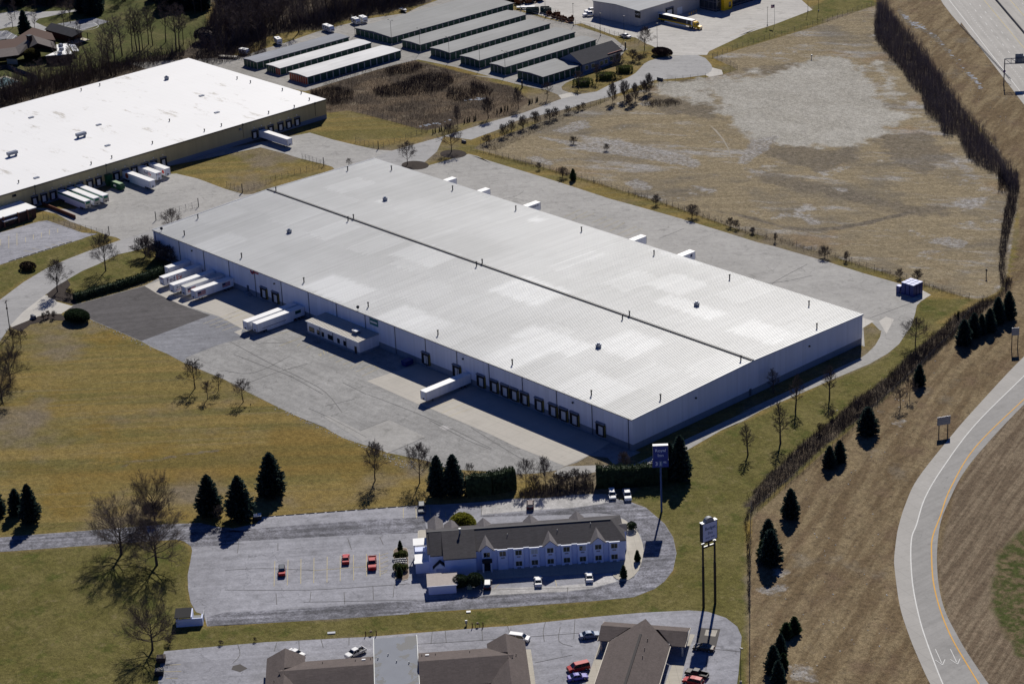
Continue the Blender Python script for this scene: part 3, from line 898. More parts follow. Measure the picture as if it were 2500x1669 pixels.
def cladding(name, c, period=.9, var=.06, axis='x'):
    """ribbed sheet wall: fine vertical bands of slightly different paint"""
    mt, t, b = newmat(name)
    n = N(t)
    f = n.math('MULTIPLY_ADD', n.noise(.09, 4, .6), 2 * var, 1 - var)
    v = n.snapwhite(n.tc, (period, period, 100))
    f = n.math('MULTIPLY', f, n.math('MULTIPLY_ADD', v, .10, .95))
    drip = n.noise(1.0, 3, .6, n.mapped(0, (1.3, 1.3, .06)))
    f = n.math('MULTIPLY', f, n.math('MULTIPLY_ADD', drip, .16, .92))
    t.links.new(n.mul(c, f), b.inputs['Base Color'])
    b.inputs['Roughness'].default_value = .5
    b.inputs['Specular IOR Level'].default_value = .35
    return mt


def shingle(name, c):
    mt, t, b = newmat(name)
    n = N(t)
    f = n.math('MULTIPLY_ADD', n.noise(.25, 4, .6), .26, .87)
    f = n.math('MULTIPLY', f, n.math('MULTIPLY_ADD', n.noise(2.5, 3, .8), .5, .75))
    f = n.math('MULTIPLY', f, n.math('MULTIPLY_ADD', n.snapwhite(n.tc, (.95, .4, .15)), .2, .9))
    s_ = n.noise(1.0, 3, .6, n.mapped(0, (.8, .08, .1), n.tc))
    f = n.math('MULTIPLY', f, n.math('MULTIPLY_ADD', s_, .3, .85))
    t.links.new(n.mul(c, f), b.inputs['Base Color'])
    b.inputs['Roughness'].default_value = .92
    b.inputs['Specular IOR Level'].default_value = .15
    return mt


GREYWALL = cladding('pale_grey_cladding', (.74, .76, .84))  # paint raised and blued to stand in for the shadow tone
PLINTH = concrete('plinth_concrete', (.26, .28, .32), 0, 3.0)
ROOF1 = roofmat('galvanised_roof', (.50, .51, .51), (11.5, 17.3, 50), .90, 1.13, .55, .04, True, [(q[0].x, q[0].y, q[1], q[2]) for q in [(G('D', a, b_, 11.0), h1, h2) for a, b_, h1, h2 in ((975, 587, 11, 8), (775, 658, 12, 8), (945, 733, 13, 8), (1215, 668, 12, 9), (1550, 650, 9, 8), (1580, 705, 13, 5), (1265, 780, 14, 6), (1365, 885, 11, 9), (1750, 762, 10, 7), (1330, 600, 1.2, 12), (1312, 592, 1.0, 11), (880, 460, 2.5, 3), (1230, 500, 3, 3), (1000, 540, 1, 9), (1180, 810, 8, 12), (1440, 790, 9, 9))]])
RIDGE = mat('ridge_dark', (.035, .037, .045), .6, .2, .5)
SEAL = mat('dock_seal', (.018, .018, .02), .8, .25, 1.5)
SEALY = mat('dock_guide', (.20, .16, .045), .8, .2, 1.5)
DOORW = mat('dock_door', (.68, .69, .70), .5, .1, 1.0)
TEALSIGN = mat('teal_sign', (.02, .16, .17), .5, .1)
SIGNW = mat('sign_white', (.75, .75, .74), .5, .04)
SIGNRED = mat('sign_red', (.45, .03, .03), .5, .05)
SIGNBLUE = mat('sign_navy', (.02, .03, .10), .5, .05)
HVAC = mat('hvac_metal', (.20, .22, .27), .4, .1, 1.0, .3)
RUST = mat('rust', (.13, .05, .022), .9, .3, 1.5)


def pipe(parent, x, y, z, h=1.55, nm='vent_pipe'):
    m_ = MB().tube((x, y, z), (x, y, z + h), .2, .2, 8)
    m_.tube((x, y, z + h), (x, y, z + h + .3), .34, .3, 8)
    return obj(nm, m_, DARKM, parent)


def hood(parent, x, y, z, s=1.0):
    m_ = MB().box(x - .55 * s, x + .55 * s, y - .55 * s, y + .55 * s, z - .2, z + .75 * s)
    m_.prism([(x - .6 * s, y - .6 * s), (x + .6 * s, y - .6 * s), (x + .6 * s, y + .6 * s), (x - .6 * s, y + .6 * s)], z + .75 * s, z + 1.0 * s)
    m_.tube((x, y, z + s), (x, y, z + 1.35 * s), .55 * s, .3 * s, 8)
    return obj('roof_vent', m_, HVAC, parent)


def dock(parent, p, wdir, ndir, wd=2.9, z0=1.15, z1=4.55, door=True, yellow=True):
    """dock shelter on a wall: p = foot point, wdir along the wall, ndir outwards"""
    M_ = Matrix(((wdir[0], ndir[0], 0, p[0]), (wdir[1], ndir[1], 0, p[1]), (0, 0, 1, 0), (0, 0, 0, 1)))

    def put(nm, mb_, mt, par):
        mb_.v = [tuple(M_ @ Vector(v)) for v in mb_.v]
        return obj(nm, mb_, mt, par)
    a = wd / 2
    s_ = MB().box(-a, -a + .55, 0, .55, z0, z1).box(a - .55, a, 0, .55, z0, z1).box(-a + .55, a - .55, 0, .6, z1 - .75, z1)
    sh = put('dock_shelter', s_, SEAL, parent)
    put('canopy', MB().xprism([(0, z1 + .05), (.85, z1 + .02), (.85, z1 + .12), (0, z1 + .35)], -a - .1, a + .1), HVAC, sh)
    if door:
        put('dock_door', MB().box(-a + .55, a - .55, .01, .08, z0, z1 - .75).box(-.35, .35, .08, .1, z1 - 1.25, z1 - 1.05), DOORW, sh)
    put('dock_leveller', MB().box(-a + .5, a - .5, 0, .35, z0 - .35, z0 - .02), DARKM, sh)
    if yellow:
        put('dock_guide', MB().box(a + .02, a + .22, 0, .5, z0 - .1, z1 - .3), SEALY, sh)
    return sh


# ---- main warehouse (origin at its near ground corner; x along the front wall, y to the back)
wh = thing('warehouse', 'huge pale grey metal warehouse with ribbed low gable roof in the centre', 'warehouse')
hp = H_ + 1.277
gable = [(0, 2.15), (W_, 2.15), (W_, H_), (W_ / 2, hp), (0, H_)]
mb = MB()
mb.add([(0, y, z) for y, z in gable] + [(-L_, y, z) for y, z in gable],
       [(0, 1, 2, 3, 4), (9, 8, 7, 6, 5), (0, 4, 9, 5), (1, 6, 7, 2)])
wall = obj('wall', mb, GREYWALL, wh)
obj('plinth', MB().box(-L_ + .06, -.06, .06, W_ - .06, -.1, 2.15), PLINTH, wh)
# ribbed roof: true ribs
mb = MB()
xs, zs = [], []
x = -L_ - .15
while x < .1:
    for dx, dz in ((0, 0), (.50, 0), (.54, .085), (.70, .085)):
        xs.append(min(x + dx, .15))
        zs.append(dz)
    x += .76
for ya, za, yb, zb in ((-.25, H_, W_ / 2, hp), (W_ / 2, hp, W_ + .25, H_)):
    n_ = len(xs)
    vs_ = [(xs[i], ya, za + zs[i] + .12) for i in range(n_)] + [(xs[i], yb, zb + zs[i] + .12) for i in range(n_)]
    mb.add(vs_, [(i, i + 1, n_ + i + 1, n_ + i) for i in range(n_ - 1)])
roof = obj('roof', mb, ROOF1, wh)
obj('gutter', MB().box(-L_ - .15, .15, -.42, -.255, H_ - .12, H_ + .1).box(-L_ - .15, .15, W_ + .255, W_ + .42, H_ - .12, H_ + .1), mat('gutter_grey', (.13, .13, .15), .5, .1), wh)
for xx in (.003, -L_ - .2):
    tr = MB().xprism([(-.25, H_ - .25), (W_ / 2, hp - .25), (W_ + .25, H_ - .25), (W_ + .25, H_ + .26), (W_ / 2, hp + .26), (-.25, H_ + .26)], xx, xx + .2)
    obj('gable_trim', tr, WHITE, wh)
obj('ridge_cap', MB().xprism([(W_ / 2 - .42, hp + .05), (W_ / 2 - .38, hp + .48), (W_ / 2 + .38, hp + .48), (W_ / 2 + .42, hp + .05)], -L_ - .1, .1), RIDGE, roof)


def zroof(y):
    return H_ + 1.277 * (1 - abs(y - W_ / 2) / (W_ / 2)) + .12


def rooftop(k, x, y):
    z = H_ + .7
    for _ in range(4):
        p = G(k, x, y, z)
        z = zroof(p.y)
    return p.x, p.y, z


for k, x, y in (('B1', 1042, 232), ('B1', 1415, 228), ('B1', 432, 408), ('B1', 1935, 397), ('B1', 1045, 660), ('B1', 1092, 643),
                ('B1', 140, 972), ('B1', 670, 1182), ('B1', 1217, 1392), ('B1', 2138, 1045), ('B1', 2187, 1025), ('A1', 1685, 640), ('A1', 1570, 782),
                ('C1', 358, 533), ('C1', 882, 702), ('C1', 1460, 890), ('C1', 2063, 1083), ('C1', 1208, 1400), ('C1', 1264, 1375),
                ('B2', 1810, 235), ('C2', 330, 358), ('C2', 960, 603), ('C2', 1512, 635), ('C2', 2152, 325), ('E1', 572, 1130), ('E1', 635, 1310)):
    px_, py_, pz_ = rooftop(k, x, y)
    pipe(roof, px_, py_, pz_ - .05)
for k, x, y in (('B1', 1360, 487), ('B1', 545, 760), ('C1', 1800, 1295), ('C2', 1017, 222)):
    px_, py_, pz_ = rooftop(k, x, y)
    hood(roof, px_, py_, pz_, 1.15)
dsh = MB().tube((0, 0, 0), (0, 0, 1.3), .06, .06, 6)
for k, x, y in (('A1', 1375, 745), ('B2', 1128, 20)):
    px_, py_, pz_ = rooftop(k, x, y)
    d_ = MB().tube((px_, py_, pz_), (px_, py_, pz_ + .8), .05, .05, 5).tube((px_, py_, pz_ + .9), (px_ + .25, py_ - .15, pz_ + 1.05), .1, .55, 10)
    obj('satellite_dish', d_, DARKM, roof)
for i in range(17):
    x = -1.6 - i * 15.05
    obj('downspout', MB().box(x - .07, x + .07, -.2, -.02, .3, H_ - .1), mat('spout_grey', (.10, .105, .125), .5, .1), wall)
WD, ND = (1, 0), (0, -1)
xs_ = []
for k, x, y in (('C2', 85, 500), ('C2', 190, 540), ('C2', 275, 575), ('C2', 350, 610), ('C2', 432, 640), ('C2', 548, 685), ('C2', 660, 735), ('C2', 742, 765),
                ('C2', 830, 800), ('C2', 1038, 885), ('B2', 1712, 450), ('B2', 1975, 545), ('B1', 335, 1290), ('B1', 432, 1320)):
    p = onwall(k, x, y, (0, 0), (0, 1))
    dock(wall, (p.x, 0), WD, ND, 3.5, 1.15, 5.0)
MAN = mat('grey_door', (.10, .105, .12), .5, .1)
p = onwall('E2', 103, 495, (0, 0), (1, 0))
obj('side_door', MB().box(0, .08, p.y - .5, p.y + .5, .3, 2.6), MAN, wall)
for k, x, y in (('C2', 815, 660), ('B2', 2025, 437), ('A1', 1635, 912), ('B1', 420, 1192)):
    p = onwall(k, x, y, (0, 0), (0, 1))
    obj('wall_lamp', MB().box(p.x - .25, p.x + .25, -.45, 0, p.z - .2, p.z + .2), DARKM, wall)
for k, x, y in (('C2', 1790, 623), ('E2', 572, 145)):
    p = onwall(k, x, y, (0, 0), (1, 0))
    obj('wall_lamp', MB().box(0, .45, p.y - .25, p.y + .25, p.z - .2, p.z + .2), DARKM, wall)
p = onwall('B2', 1265, 127, (0, 0), (0, 1))
sg = obj('wall_sign', MB().box(p.x - 2.1, p.x + 2.1, -.15, 0, p.z - 1.1, p.z + 1.1), TEALSIGN, wall)
obj('sign_stripe', MB().box(p.x - 1.7, p.x + 1.7, -.18, -.151, p.z - .28, p.z + .28), SIGNW, sg)
p = onwall('B1', 230, 1090, (0, 0), (0, 1))
ring = MB()
for i in range(20):
    a, c_ = i * math.pi / 10, (i + 1) * math.pi / 10
    ring.tube((p.x + .8 * math.cos(a), -.06, p.z + .8 * math.sin(a)), (p.x + .8 * math.cos(c_), -.06, p.z + .8 * math.sin(c_)), .2, .2, 4)
lg = obj('wall_logo', ring, SIGNRED, wall)
obj('logo_bar', MB().box(p.x - .5, p.x + .5, -.08, -.02, p.z - .6, p.z + .1), SIGNBLUE, lg)
obj('logo_word', MB().box(p.x + 1.3, p.x + 2.0, -.06, -.01, p.z - .3, p.z + .3).box(p.x + 2.15, p.x + 2.7, -.06, -.01, p.z - .3, p.z + .3).box(p.x + 2.85, p.x + 3.5, -.06, -.01, p.z - .3, p.z + .3), SIGNRED, lg)
p = onwall('A1', 2110, 1225, (0, 0), (0, 1))
obj('side_door', MB().box(p.x - .6, p.x + .6, -.06, 0, 1.1, 3.3), MAN, wall)
obj('stair', MB().box(p.x - .8, p.x + .9, -1.4, -.01, 0, 1.08).box(p.x + .95, p.x + 1.7, -1.4, -.01, 0, .72).box(p.x + 1.75, p.x + 2.5, -1.4, -.01, 0, .36), PLINTH, wh)

# ---- office annex on the front wall
CREAM = cladding('cream_cladding', (.70, .70, .73), .6)
an = thing('office_annex', 'low flat office block with dark windows built against the grey warehouse front', 'office', (-115.5, -.02, 0))
AL, AD, AH = 27.4, 8.3, 4.7
obj('wall', MB().box(-AL, 0, -AD, -.01, 0, AH), CREAM, an)
obj('base_band', MB().box(-AL - .04, .04, -AD - .05, 0, 0, .9), PLINTH, an)
mb = MB()
xs, zs = [], []
x = -AL - .3
while x < .3:
    for dx, dz in ((0, 0), (.62, 0), (.66, .1), (.86, .1)):
        xs.append(min(x + dx, .3))
        zs.append(dz)
    x += .9
n_ = len(xs)
mb.add([(xs[i], -AD - .35, AH + .05 + zs[i]) for i in range(n_)] + [(xs[i], 0, AH + .4 + zs[i]) for i in range(n_)], [(i, i + 1, n_ + i + 1, n_ + i) for i in range(n_ - 1)])
ar = obj('roof', mb, mat('cream_roof', (.50, .47, .42), .6, .08, .3), an)
obj('fascia', MB().box(-AL - .3, .3, -AD - .5, -AD - .36, AH - .25, AH + .12), WHITE, an)
for x, w2, z0 in ((-25.1, 1.3, 1.35), (-21.6, .55, 1.3), (-19.2, .55, 1.3), (-15.2, 1.2, 1.35), (-10.9, .55, 1.3), (-7.7, .55, 1.3)):
    wn = obj('window', MB().box(x - w2 - .1, x + w2 + .1, -AD - .07, -AD, z0 - .1, z0 + 1.6), DARKM, an)
    obj('pane', MB().box(x - w2, x + w2, -AD - .09, -AD - .071, z0, z0 + 1.5), GLASS, wn)
obj('door', MB().box(-2.6, -1.5, -AD - .08, -AD, .1, 2.6), mat('brown_door', (.05, .035, .03), .6, .1), an)
ac = tag(obj('roof_unit', MB().box(-122.6, -120.4, -5.4, -3.7, 5.0, 6.0), HVAC), 'white boxy air conditioner on the annex roof by the grey wall', 'air conditioner')
obj('top_cover', MB().box(-122.7, -120.3, -5.5, -3.6, 6.002, 6.1), WHITE, ac)
for x in (-20.5, -13.7, -6.8):
    obj('downspout', MB().box(x - .06, x + .06, -AD - .18, -AD - .06, .9, AH), mat('spout_grey', (.10, .105, .125), .5, .1), an)

# ---- white-roofed tan warehouse on the left
TAN = cladding('tan_cladding', (.44, .37, .20), 1.0)
XW, YF = -326.0, 146.0
w2 = thing('warehouse', 'large tan warehouse with a flat bright white roof on the left', 'warehouse', (XW, YF, 0))
YN, XB, HW = -230.0, -101.5, 8.45
tw = obj('wall', MB().box(XB, 0, YN, 0, 1.9, HW), TAN, w2)
obj('plinth', MB().box(XB + .05, -.05, YN + .05, -.05, -.1, 1.9), mat('blue_grey_plinth', (.16, .20, .27), .8, .12, .3), w2)
mtw, t, b = newmat('white_membrane')
n = N(t)
f = n.math('MULTIPLY_ADD', n.noise(.05, 5, .65), .10, .95)
x_, y_, z_ = n.sep(n.pos)
q = n.math('ABSOLUTE', n.math('SUBTRACT', n.math('PINGPONG', y_, 1.5), 1.5))
f = n.math('MULTIPLY', f, n.ramp(q, 0, .12, .93, 1))
st = n.ramp(n.noise(1.0, 6, .75, n.mapped(0, (.05, .16, 1))), .575, .69)
cst = n.mix(n.math('MULTIPLY', st, .75), n.mul((.72, .72, .72), f), (.32, .29, .24))
t.links.new(cst, b.inputs['Base Color'])
b.inputs['Roughness'].default_value = .6
rf = obj('roof', MB().box(XB - .1, .15, YN, .15, HW + .005, HW + .25), mtw, w2)
obj('roof_edge', MB().box(.155, .35, YN, .36, HW - .3, HW + .22).box(XB, .15, .155, .36, HW - .3, HW + .22), mat('dark_edge', (.10, .085, .06), .6, .1), w2)
for k, x, y in (('A0', 690, 1150), ('A0', 105, 1310)):
    p = G(k, x, y, 9.6) - Vector((XW, YF, 0))
    u_ = MB().box(p.x - .9, p.x + .9, p.y - 2.2, p.y + 2.2, HW + 1.1, HW + 2.2).box(p.x - .6, p.x + .6, p.y - 1.9, p.y - 1.4, HW + .25, HW + 1.1).box(p.x - .6, p.x + .6, p.y + 1.4, p.y + 1.9, HW + .25, HW + 1.1)
    obj('roof_unit', u_, HVAC, rf)
p = G('A0', 1418, 672, 9) - Vector((XW, YF, 0))
hood(rf, p.x, p.y, HW + .25, 1.3)
for k, x, y in (('A0', 1715, 815), ('A0', 265, 1000), ('A0', 840, 1062), ('A0', 915, 1238), ('A0', 1845, 957), ('A0', 310, 1512)):
    p = G(k, x, y, 8.8) - Vector((XW, YF, 0))
    obj('roof_hatch', MB().box(p.x - .7, p.x + .7, p.y - 1.1, p.y + 1.1, HW + .25, HW + .55), HVAC, rf)
for k, x, y in (('A0', 850, 730), ('A0', 692, 772), ('A0', 1885, 1072), ('A0', 1740, 1118), ('A0', 1298, 1222), ('A0', 952, 1345), ('A0', 777, 1398), ('A0', 160, 1555), ('A0', 1443, 1032), ('A0', 2018, 672), ('A0', 2132, 705), ('B0', 487, 770), ('B0', 647, 797), ('B0', 716, 852), ('B0', 588, 915), ('B0', 370, 965)):
    p = G(k, x, y, 8.7) - Vector((XW, YF, 0))
    pipe(rf, p.x, p.y, HW + .2, .8)
for k, x, y in (('A1', 297, 505), ('A1', 376, 490), ('A1', 453, 470), ('A1', 530, 450), ('A1', 605, 425), ('A1', 685, 400),
                ('A1', 765, 360), ('A1', 840, 350), ('A1', 992, 305), ('A1', 1070, 280), ('A1', 1142, 240), ('A1', 1235, 215),
                ('A1', 1310, 195), ('A1', 1390, 165), ('B0', 250, 1165), ('B0', 312, 1140), ('B0', 386, 1110), ('B0', 470, 1095),
                ('B0', 540, 1080), ('B0', 612, 1062)):
    p = onwall(k, x, y, (XW, 0), (1, 0))
    dock(tw, (0, p.y - YF), (0, -1), (1, 0), 2.9, 1.0, 4.4, yellow=False)
    obj('wall_lamp', MB().box(0, .4, p.y - YF - .15, p.y - YF + .15, 5.4, 5.7), LAMP, tw)
for k, x, y in (('A1', 900, 190), ('A1', 293, 358), ('B0', 145, 1055), ('B0', 760, 875)):
    p = onwall(k, x, y, (XW, 0), (1, 0))
    obj('rain_head', MB().box(.01, .5, p.y - YF - .25, p.y - YF + .25, HW - .5, HW + .35).box(.01, .12, p.y - YF - .06, p.y - YF + .06, 2.5, HW - .5), DARKM, tw)
p = onwall('B0', 122, 1100, (XW, 0), (1, 0))
obj('wall_lamp', MB().box(0, .9, p.y - YF - .5, p.y - YF + .5, p.z - .3, p.z + .3), HVAC, tw)
p = onwall('A1', 120, 445, (XW, 0), (1, 0))
obj('window', MB().box(0, .06, p.y - YF - .9, p.y - YF + .9, p.z - .5, p.z + .5), GLASS, tw)
# brick office at its front
BRICKD = mat('dark_brick', (.075, .04, .03), .9, .15, 1.5)
p1, p2 = G('H8', 1140, 95, 4.0), G('H8', 120, 400, 4.0)
bo = thing('brick_office', 'low dark brick office with a white flat roof beside the tan warehouse docks', 'office', (XW, p1.y, 0))
bw = p1.x - XW
obj('wall', MB().box(.01, bw - .3, p2.y - p1.y - 22, 0, 0, 3.9), BRICKD, bo)
obj('roof', MB().box(.01, bw, p2.y - p1.y - 22, .3, 3.905, 4.2), mat('white_roof_sheet', (.82, .82, .81), .6, .06, .3), bo)
for k, x, y in (('H8', 860, 280), ('H8', 560, 360), ('H8', 90, 420)):
    q = onwall(k, x, y, (p1.x - .3, 0), (1, 0))
    obj('brick_pier', MB().box(bw - .3, bw + .5, q.y - p1.y - .25, q.y - p1.y + .25, 0, 4.3), mat('brick', (.17, .075, .045), .9, .15, 1.5), bo)
obj('canopy', MB().box(bw - .3, bw + 1.2, p2.y - p1.y - 1, p2.y - p1.y + 5.2, 2.6, 2.85), SIGNW, bo)
for q in (-3.2, -8.4, -13.5):
    wn = obj('window', MB().box(bw - .3, bw - .22, q - 1.3, q + 1.3, .7, 2.3), DARKM, bo)
    obj('pane', MB().box(bw - .219, bw - .2, q - 1.15, q + 1.15, .85, 2.15), GLASS, wn)
a, c_ = G('H8', 1470, 190), G('H8', 2170, 525)
a.x = XW + 1
dw = MB().box(a.x, c_.x, a.y + 2.2, a.y + 2.6, 0, 1.5)
tag(obj('dock_wall', dw, mat('rust_wall', (.16, .06, .035), .9, .2, .8)), 'low dark red wall along the truck ramp beside the brick office', 'wall')

# ---- storage rows
SROOF = roofmat('storage_roof', (.265, .27, .27), (3.1, 9.0, 50), .93, 1.04, .75, 0, False)
SROOFW = roofmat('storage_roof_white', (.66, .66, .66), (3.1, 9.0, 50), .97, 1.02, .75, 0, False)
SROOFB = roofmat('storage_roof_blue', (.25, .265, .30), (3.1, 9.0, 50), .93, 1.04, .75, 0, False)
SWALL = mat('storage_wall', (.40, .39, .37), .7, .08)
SGREEN = mat('green_roller', (.008, .055, .042), .5, .12, 1.2)
SRED = mat('red_roller', (.30, .06, .035), .5, .12, 1.2)
STRIM = mat('navy_trim', (.025, .035, .085), .5, .08)


def storage(x0, x1, y0, y1, h, rm, ends, n_end, label, red=()):
    o = thing('storage_building', label, 'storage units', (x1, y0, 0), 0, 'self storage rows')
    wd, ln = x1 - x0, y1 - y0
    obj('wall', MB().box(-wd, 0, 0, ln, 0, h - .25), SWALL, o)
    pk = h + .018 * wd + .15
    r_ = MB()
    r_.add([(-wd - .25, -.25, h), (-wd / 2, -.25, pk), (.25, -.25, h), (-wd - .25, ln + .25, h), (-wd / 2, ln + .25, pk), (.25, ln + .25, h),
            (-wd - .25, -.25, h - .22), (.25, -.25, h - .22), (-wd - .25, ln + .25, h - .22), (.25, ln + .25, h - .22)],
           [(0, 1, 4, 3), (1, 2, 5, 4), (6, 7, 2, 1, 0), (8, 3, 4, 5, 9), (6, 8, 9, 7)])
    obj('roof', r_, rm, o)
    obj('eave_trim', MB().box(.255, .33, -.33, ln + .25, h - .42, h + .02).box(-wd - .25, .25, -.33, -.255, h - .42, h + .02), STRIM, o)
    n_ = max(3, int(round(ln / 3.6)))
    st_ = ln / n_
    for i in range(n_):
        obj('roller_door', MB().box(.01, .05, i * st_ + .3, (i + 1) * st_ - .3, .05, h - .55), SGREEN, o)
    st_ = wd / n_end
    for i in range(n_end):
        obj('roller_door', MB().box(-(i + 1) * st_ + .22, -i * st_ - .22, -.05, -.01, .05, h - .55), SRED if i in red else SGREEN, o)
    return o


storage(-422, -411.7, 173, 228, 3.4, SROOFB, 1, 4, 'grey blue roofed storage row with green doors nearest the parked caravans')
storage(-405.7, -395.4, 174, 228.4, 3.3, SROOFW, 1, 6, 'white roofed storage row between a grey roofed and another white roofed row', (0, 1))
storage(-386.6, -373.1, 172.5, 228, 3.6, SROOFW, 1, 8, 'white roofed storage row with red end doors beside the scrub plot', range(8))
storage(-421.8, -394.7, 240.5, 320, 3.4, SROOF, 1, 8, 'widest grey roofed storage building with green roller doors')
storage(-387, -373.7, 240.5, 308.9, 3.4, SROOF, 1, 4, 'grey roofed storage row next to the widest storage building')
storage(-364.9, -351.2, 239.3, 303.6, 3.8, SROOF, 1, 4, 'middle one of the five narrow grey roofed storage rows')
storage(-343.9, -330.8, 239.3, 300.5, 3.75, SROOF, 1, 4, 'grey roofed storage row two away from the storage office')
storage(-323.2, -313.3, 239.1, 297.1, 3.8, SROOF, 1, 4, 'narrow grey roofed storage row right behind the storage office')
storage(-305.1, -288.3, 239.1, 262.5, 3.9, SROOF, 1, 5, 'shortest grey roofed storage row joined to the gabled storage office')
BLUEG = mat('blue_grey_siding', (.13, .17, .26), .7, .08)
SH_D = shingle('charcoal_shingle', (.060, .060, .068))
of = thing('storage_office', 'gabled blue grey storage office with dark shingle roof and green windows', 'office', (-287.5, 263, 0))
obj('wall', MB().box(-15, 0, 0, 17, 0, 4.3).box(-12, -1.5, 17.01, 26, 0, 4.0), BLUEG, of)
mb = MB()
mb.add([(-15.5, -.6, 4.25), (-7.5, -.6, 8.2), (.5, -.6, 4.25), (-15.5, 26.5, 4.25), (-7.5, 26.5, 8.2), (.5, 26.5, 4.25)], [(0, 1, 4, 3), (1, 2, 5, 4), (0, 3, 5, 2)])
obj('roof', mb, SH_D, of)
gw = MB()
gw.add([(-15, -.1, 4.26), (0, -.1, 4.26), (-7.5, -.1, 8.0), (-15, .1, 4.26), (0, .1, 4.26), (-7.5, .1, 8.0)], [(0, 1, 2), (5, 4, 3), (0, 3, 4, 1), (1, 4, 5, 2), (2, 5, 3, 0)])
obj('gable_wall', gw, BLUEG, of)
GW = mat('green_glass', (.02, .09, .075), .15, .1, 1, 0, .6)
for y in (2.5, 6.5, 12, 15, 20, 23.5):
    xo = 0 if y < 17 else -1.5
    wn = obj('window', MB().box(xo + .01, xo + .06, y - 1.1, y + 1.1, 1.0, 3.2), WHITE, of)
    obj('pane', MB().box(xo + .061, xo + .08, y - .95, y + .95, 1.15, 3.05), GW, wn)
obj('sign_band', MB().box(-1.0, -.6, 17, 26, 4.6, 5.2), mat('maroon_letters', (.20, .05, .04), .7, .3, 3), of)

# ---- equipment dealer (top)
TANW = cladding('beige_cladding', (.50, .46, .42), 1.0)
cat_ = thing('dealer_building', 'big beige metal shop with yellow entrance tower and dark square wall sign', 'building', (-322.5, 335.5, 0))
CH = 7.9
gp = [(-31, 0), (0, 0), (0, CH), (-15.5, CH + .8), (-31, CH)]
obj('wall', MB().yprism(gp, 0, 74), TANW, cat_)
mb = MB()
mb.add([(-31.4, -.3, CH + .05), (-15.5, -.3, CH + .87), (.4, -.3, CH + .05), (-31.4, 74.3, CH + .05), (-15.5, 74.3, CH + .87), (.4, 74.3, CH + .05),
        (-31.4, -.3, CH - .2), (-15.5, -.3, CH + .6), (.4, -.3, CH - .2)], [(0, 1, 4, 3), (1, 2, 5, 4), (6, 7, 1, 0), (7, 8, 2, 1)])
cr = obj('roof', mb, roofmat('dealer_roof', (.36, .37, .38), (6, 9, 50), .95, 1.05, .8, 0, False), cat_)
hood(cr, -14, 22, CH + .8, 1.4)
pipe(cr, -.9, 26, CH, 2.2)
p = onwall('H1', 688, 212, (0, 335.5), (0, 1))
sg = obj('wall_sign', MB().box(p.x + 322.5 - 1.75, p.x + 322.5 + 1.75, -.2, 0, p.z - 1.6, p.z + 1.6), mat('sign_black', (.012, .012, .012), .4, .05), cat_)
letters('CAT', 1.35, SIGNW, sg, (p.x + 322.5, -.21, p.z + .15), (math.pi / 2, 0, 0), sx=1.1)
p = onwall('H1', 1140, 245, (-322.5, 0), (1, 0))
dock(cat_, (0, p.y - 335.5), (0, -1), (1, 0), 5.0, .1, 4.8, yellow=False)
p = onwall('H1', 1290, 190, (-322.5, 0), (1, 0))
obj('roller_door', MB().box(.01, .07, p.y - 335.5 - 1.8, p.y - 335.5 + 1.8, .1, 3.6), WHITE, cat_)
gy = onwall('H1', 1575, 200, (-322.5, 0), (1, 0)).y - 335.5
GLW = mat('tinted_glass_wall', (.03, .035, .045), .12, .1, .4, 0, .6)
obj('glass_wing', MB().box(.01, 11, gy, gy + 34, 0, 9.2), GLW, cat_)
fl = MB()
for z in (.6, 4.4, 8.6):
    fl.box(-.05, 11.08, gy - .08, gy + 34, z, z + .5)
for y in range(0, 35, 3):
    fl.box(11.0, 11.09, gy + y, gy + y + .3, 0, 9.2)
for x in range(0, 12, 3):
    fl.box(x, x + .3, gy - .09, gy, 0, 9.2)
obj('mullion', fl, mat('mullion_grey', (.10, .10, .12), .5, .1), cat_)
YEL = mat('yellow_panel', (.85, .50, .01), .5, .05)
tx = onwall('H1', 1860, 235, (-322.5 + 11.5, 0), (1, 0)).y - 335.5
tw_ = obj('entrance_tower', MB().box(9.5, 13.0, gy + 3.5, gy + 9.5, 0, 11.5), YEL, cat_)
for z in (1.2, 5.0):
    obj('window', MB().box(13.0, 13.06, gy + 7.0, gy + 8.7, z, z + 2.6), GLASS, tw_)
for i in range(4):
    p = G('H1', 1425 + i * 33, 222 - i * 12)
    bo_ = obj('bollard', MB().tube((0, 0, 0), (0, 0, 1.3), .16, .16, 8).tube((0, 0, 1.3), (0, 0, 1.4), .16, .05, 8), YEL)
    bo_.location = p
    tag(bo_, 'yellow steel bollard in the row before the beige shop wall', 'bollard', 'bollards at the dealer shop')

# ---- two-storey motel
MU = Vector((.63033, .77633, 0))
MV = Vector((-.77633, .63033, 0))
MO = G('F2', 1757, 385, 6.25)
MO.z = 0
MRZ = math.atan2(MU.y, MU.x)
MWALL = mat('shade_blue_stucco', (.58, .65, .88), .85, .06, .4)  # blue of the shade is mixed into the pale wall colour
MWALL2 = mat('shade_blue_panel', (.66, .72, .93), .85, .06, .4)  # lighter panels, with the same shade blue put into the paint
MTRIM = mat('motel_trim', (.75, .78, .88), .6, .05)
SHG = shingle('grey_brown_shingle', (.072, .068, .072))
SHL = shingle('light_grey_shingle', (.15, .14, .145))
CURT = mat('curtain', (.07, .068, .045), .5, .3, 2.0)
CURTW = mat('white_blind', (.50, .52, .53), .8, .1, 1.0)
mo = thing('motel', 'long two storey pale motel with dark gabled roof and rows of windows', 'motel', MO, MRZ)
EV, RZ_, RV, DP = 6.25, 8.85, 6.9, 13.8
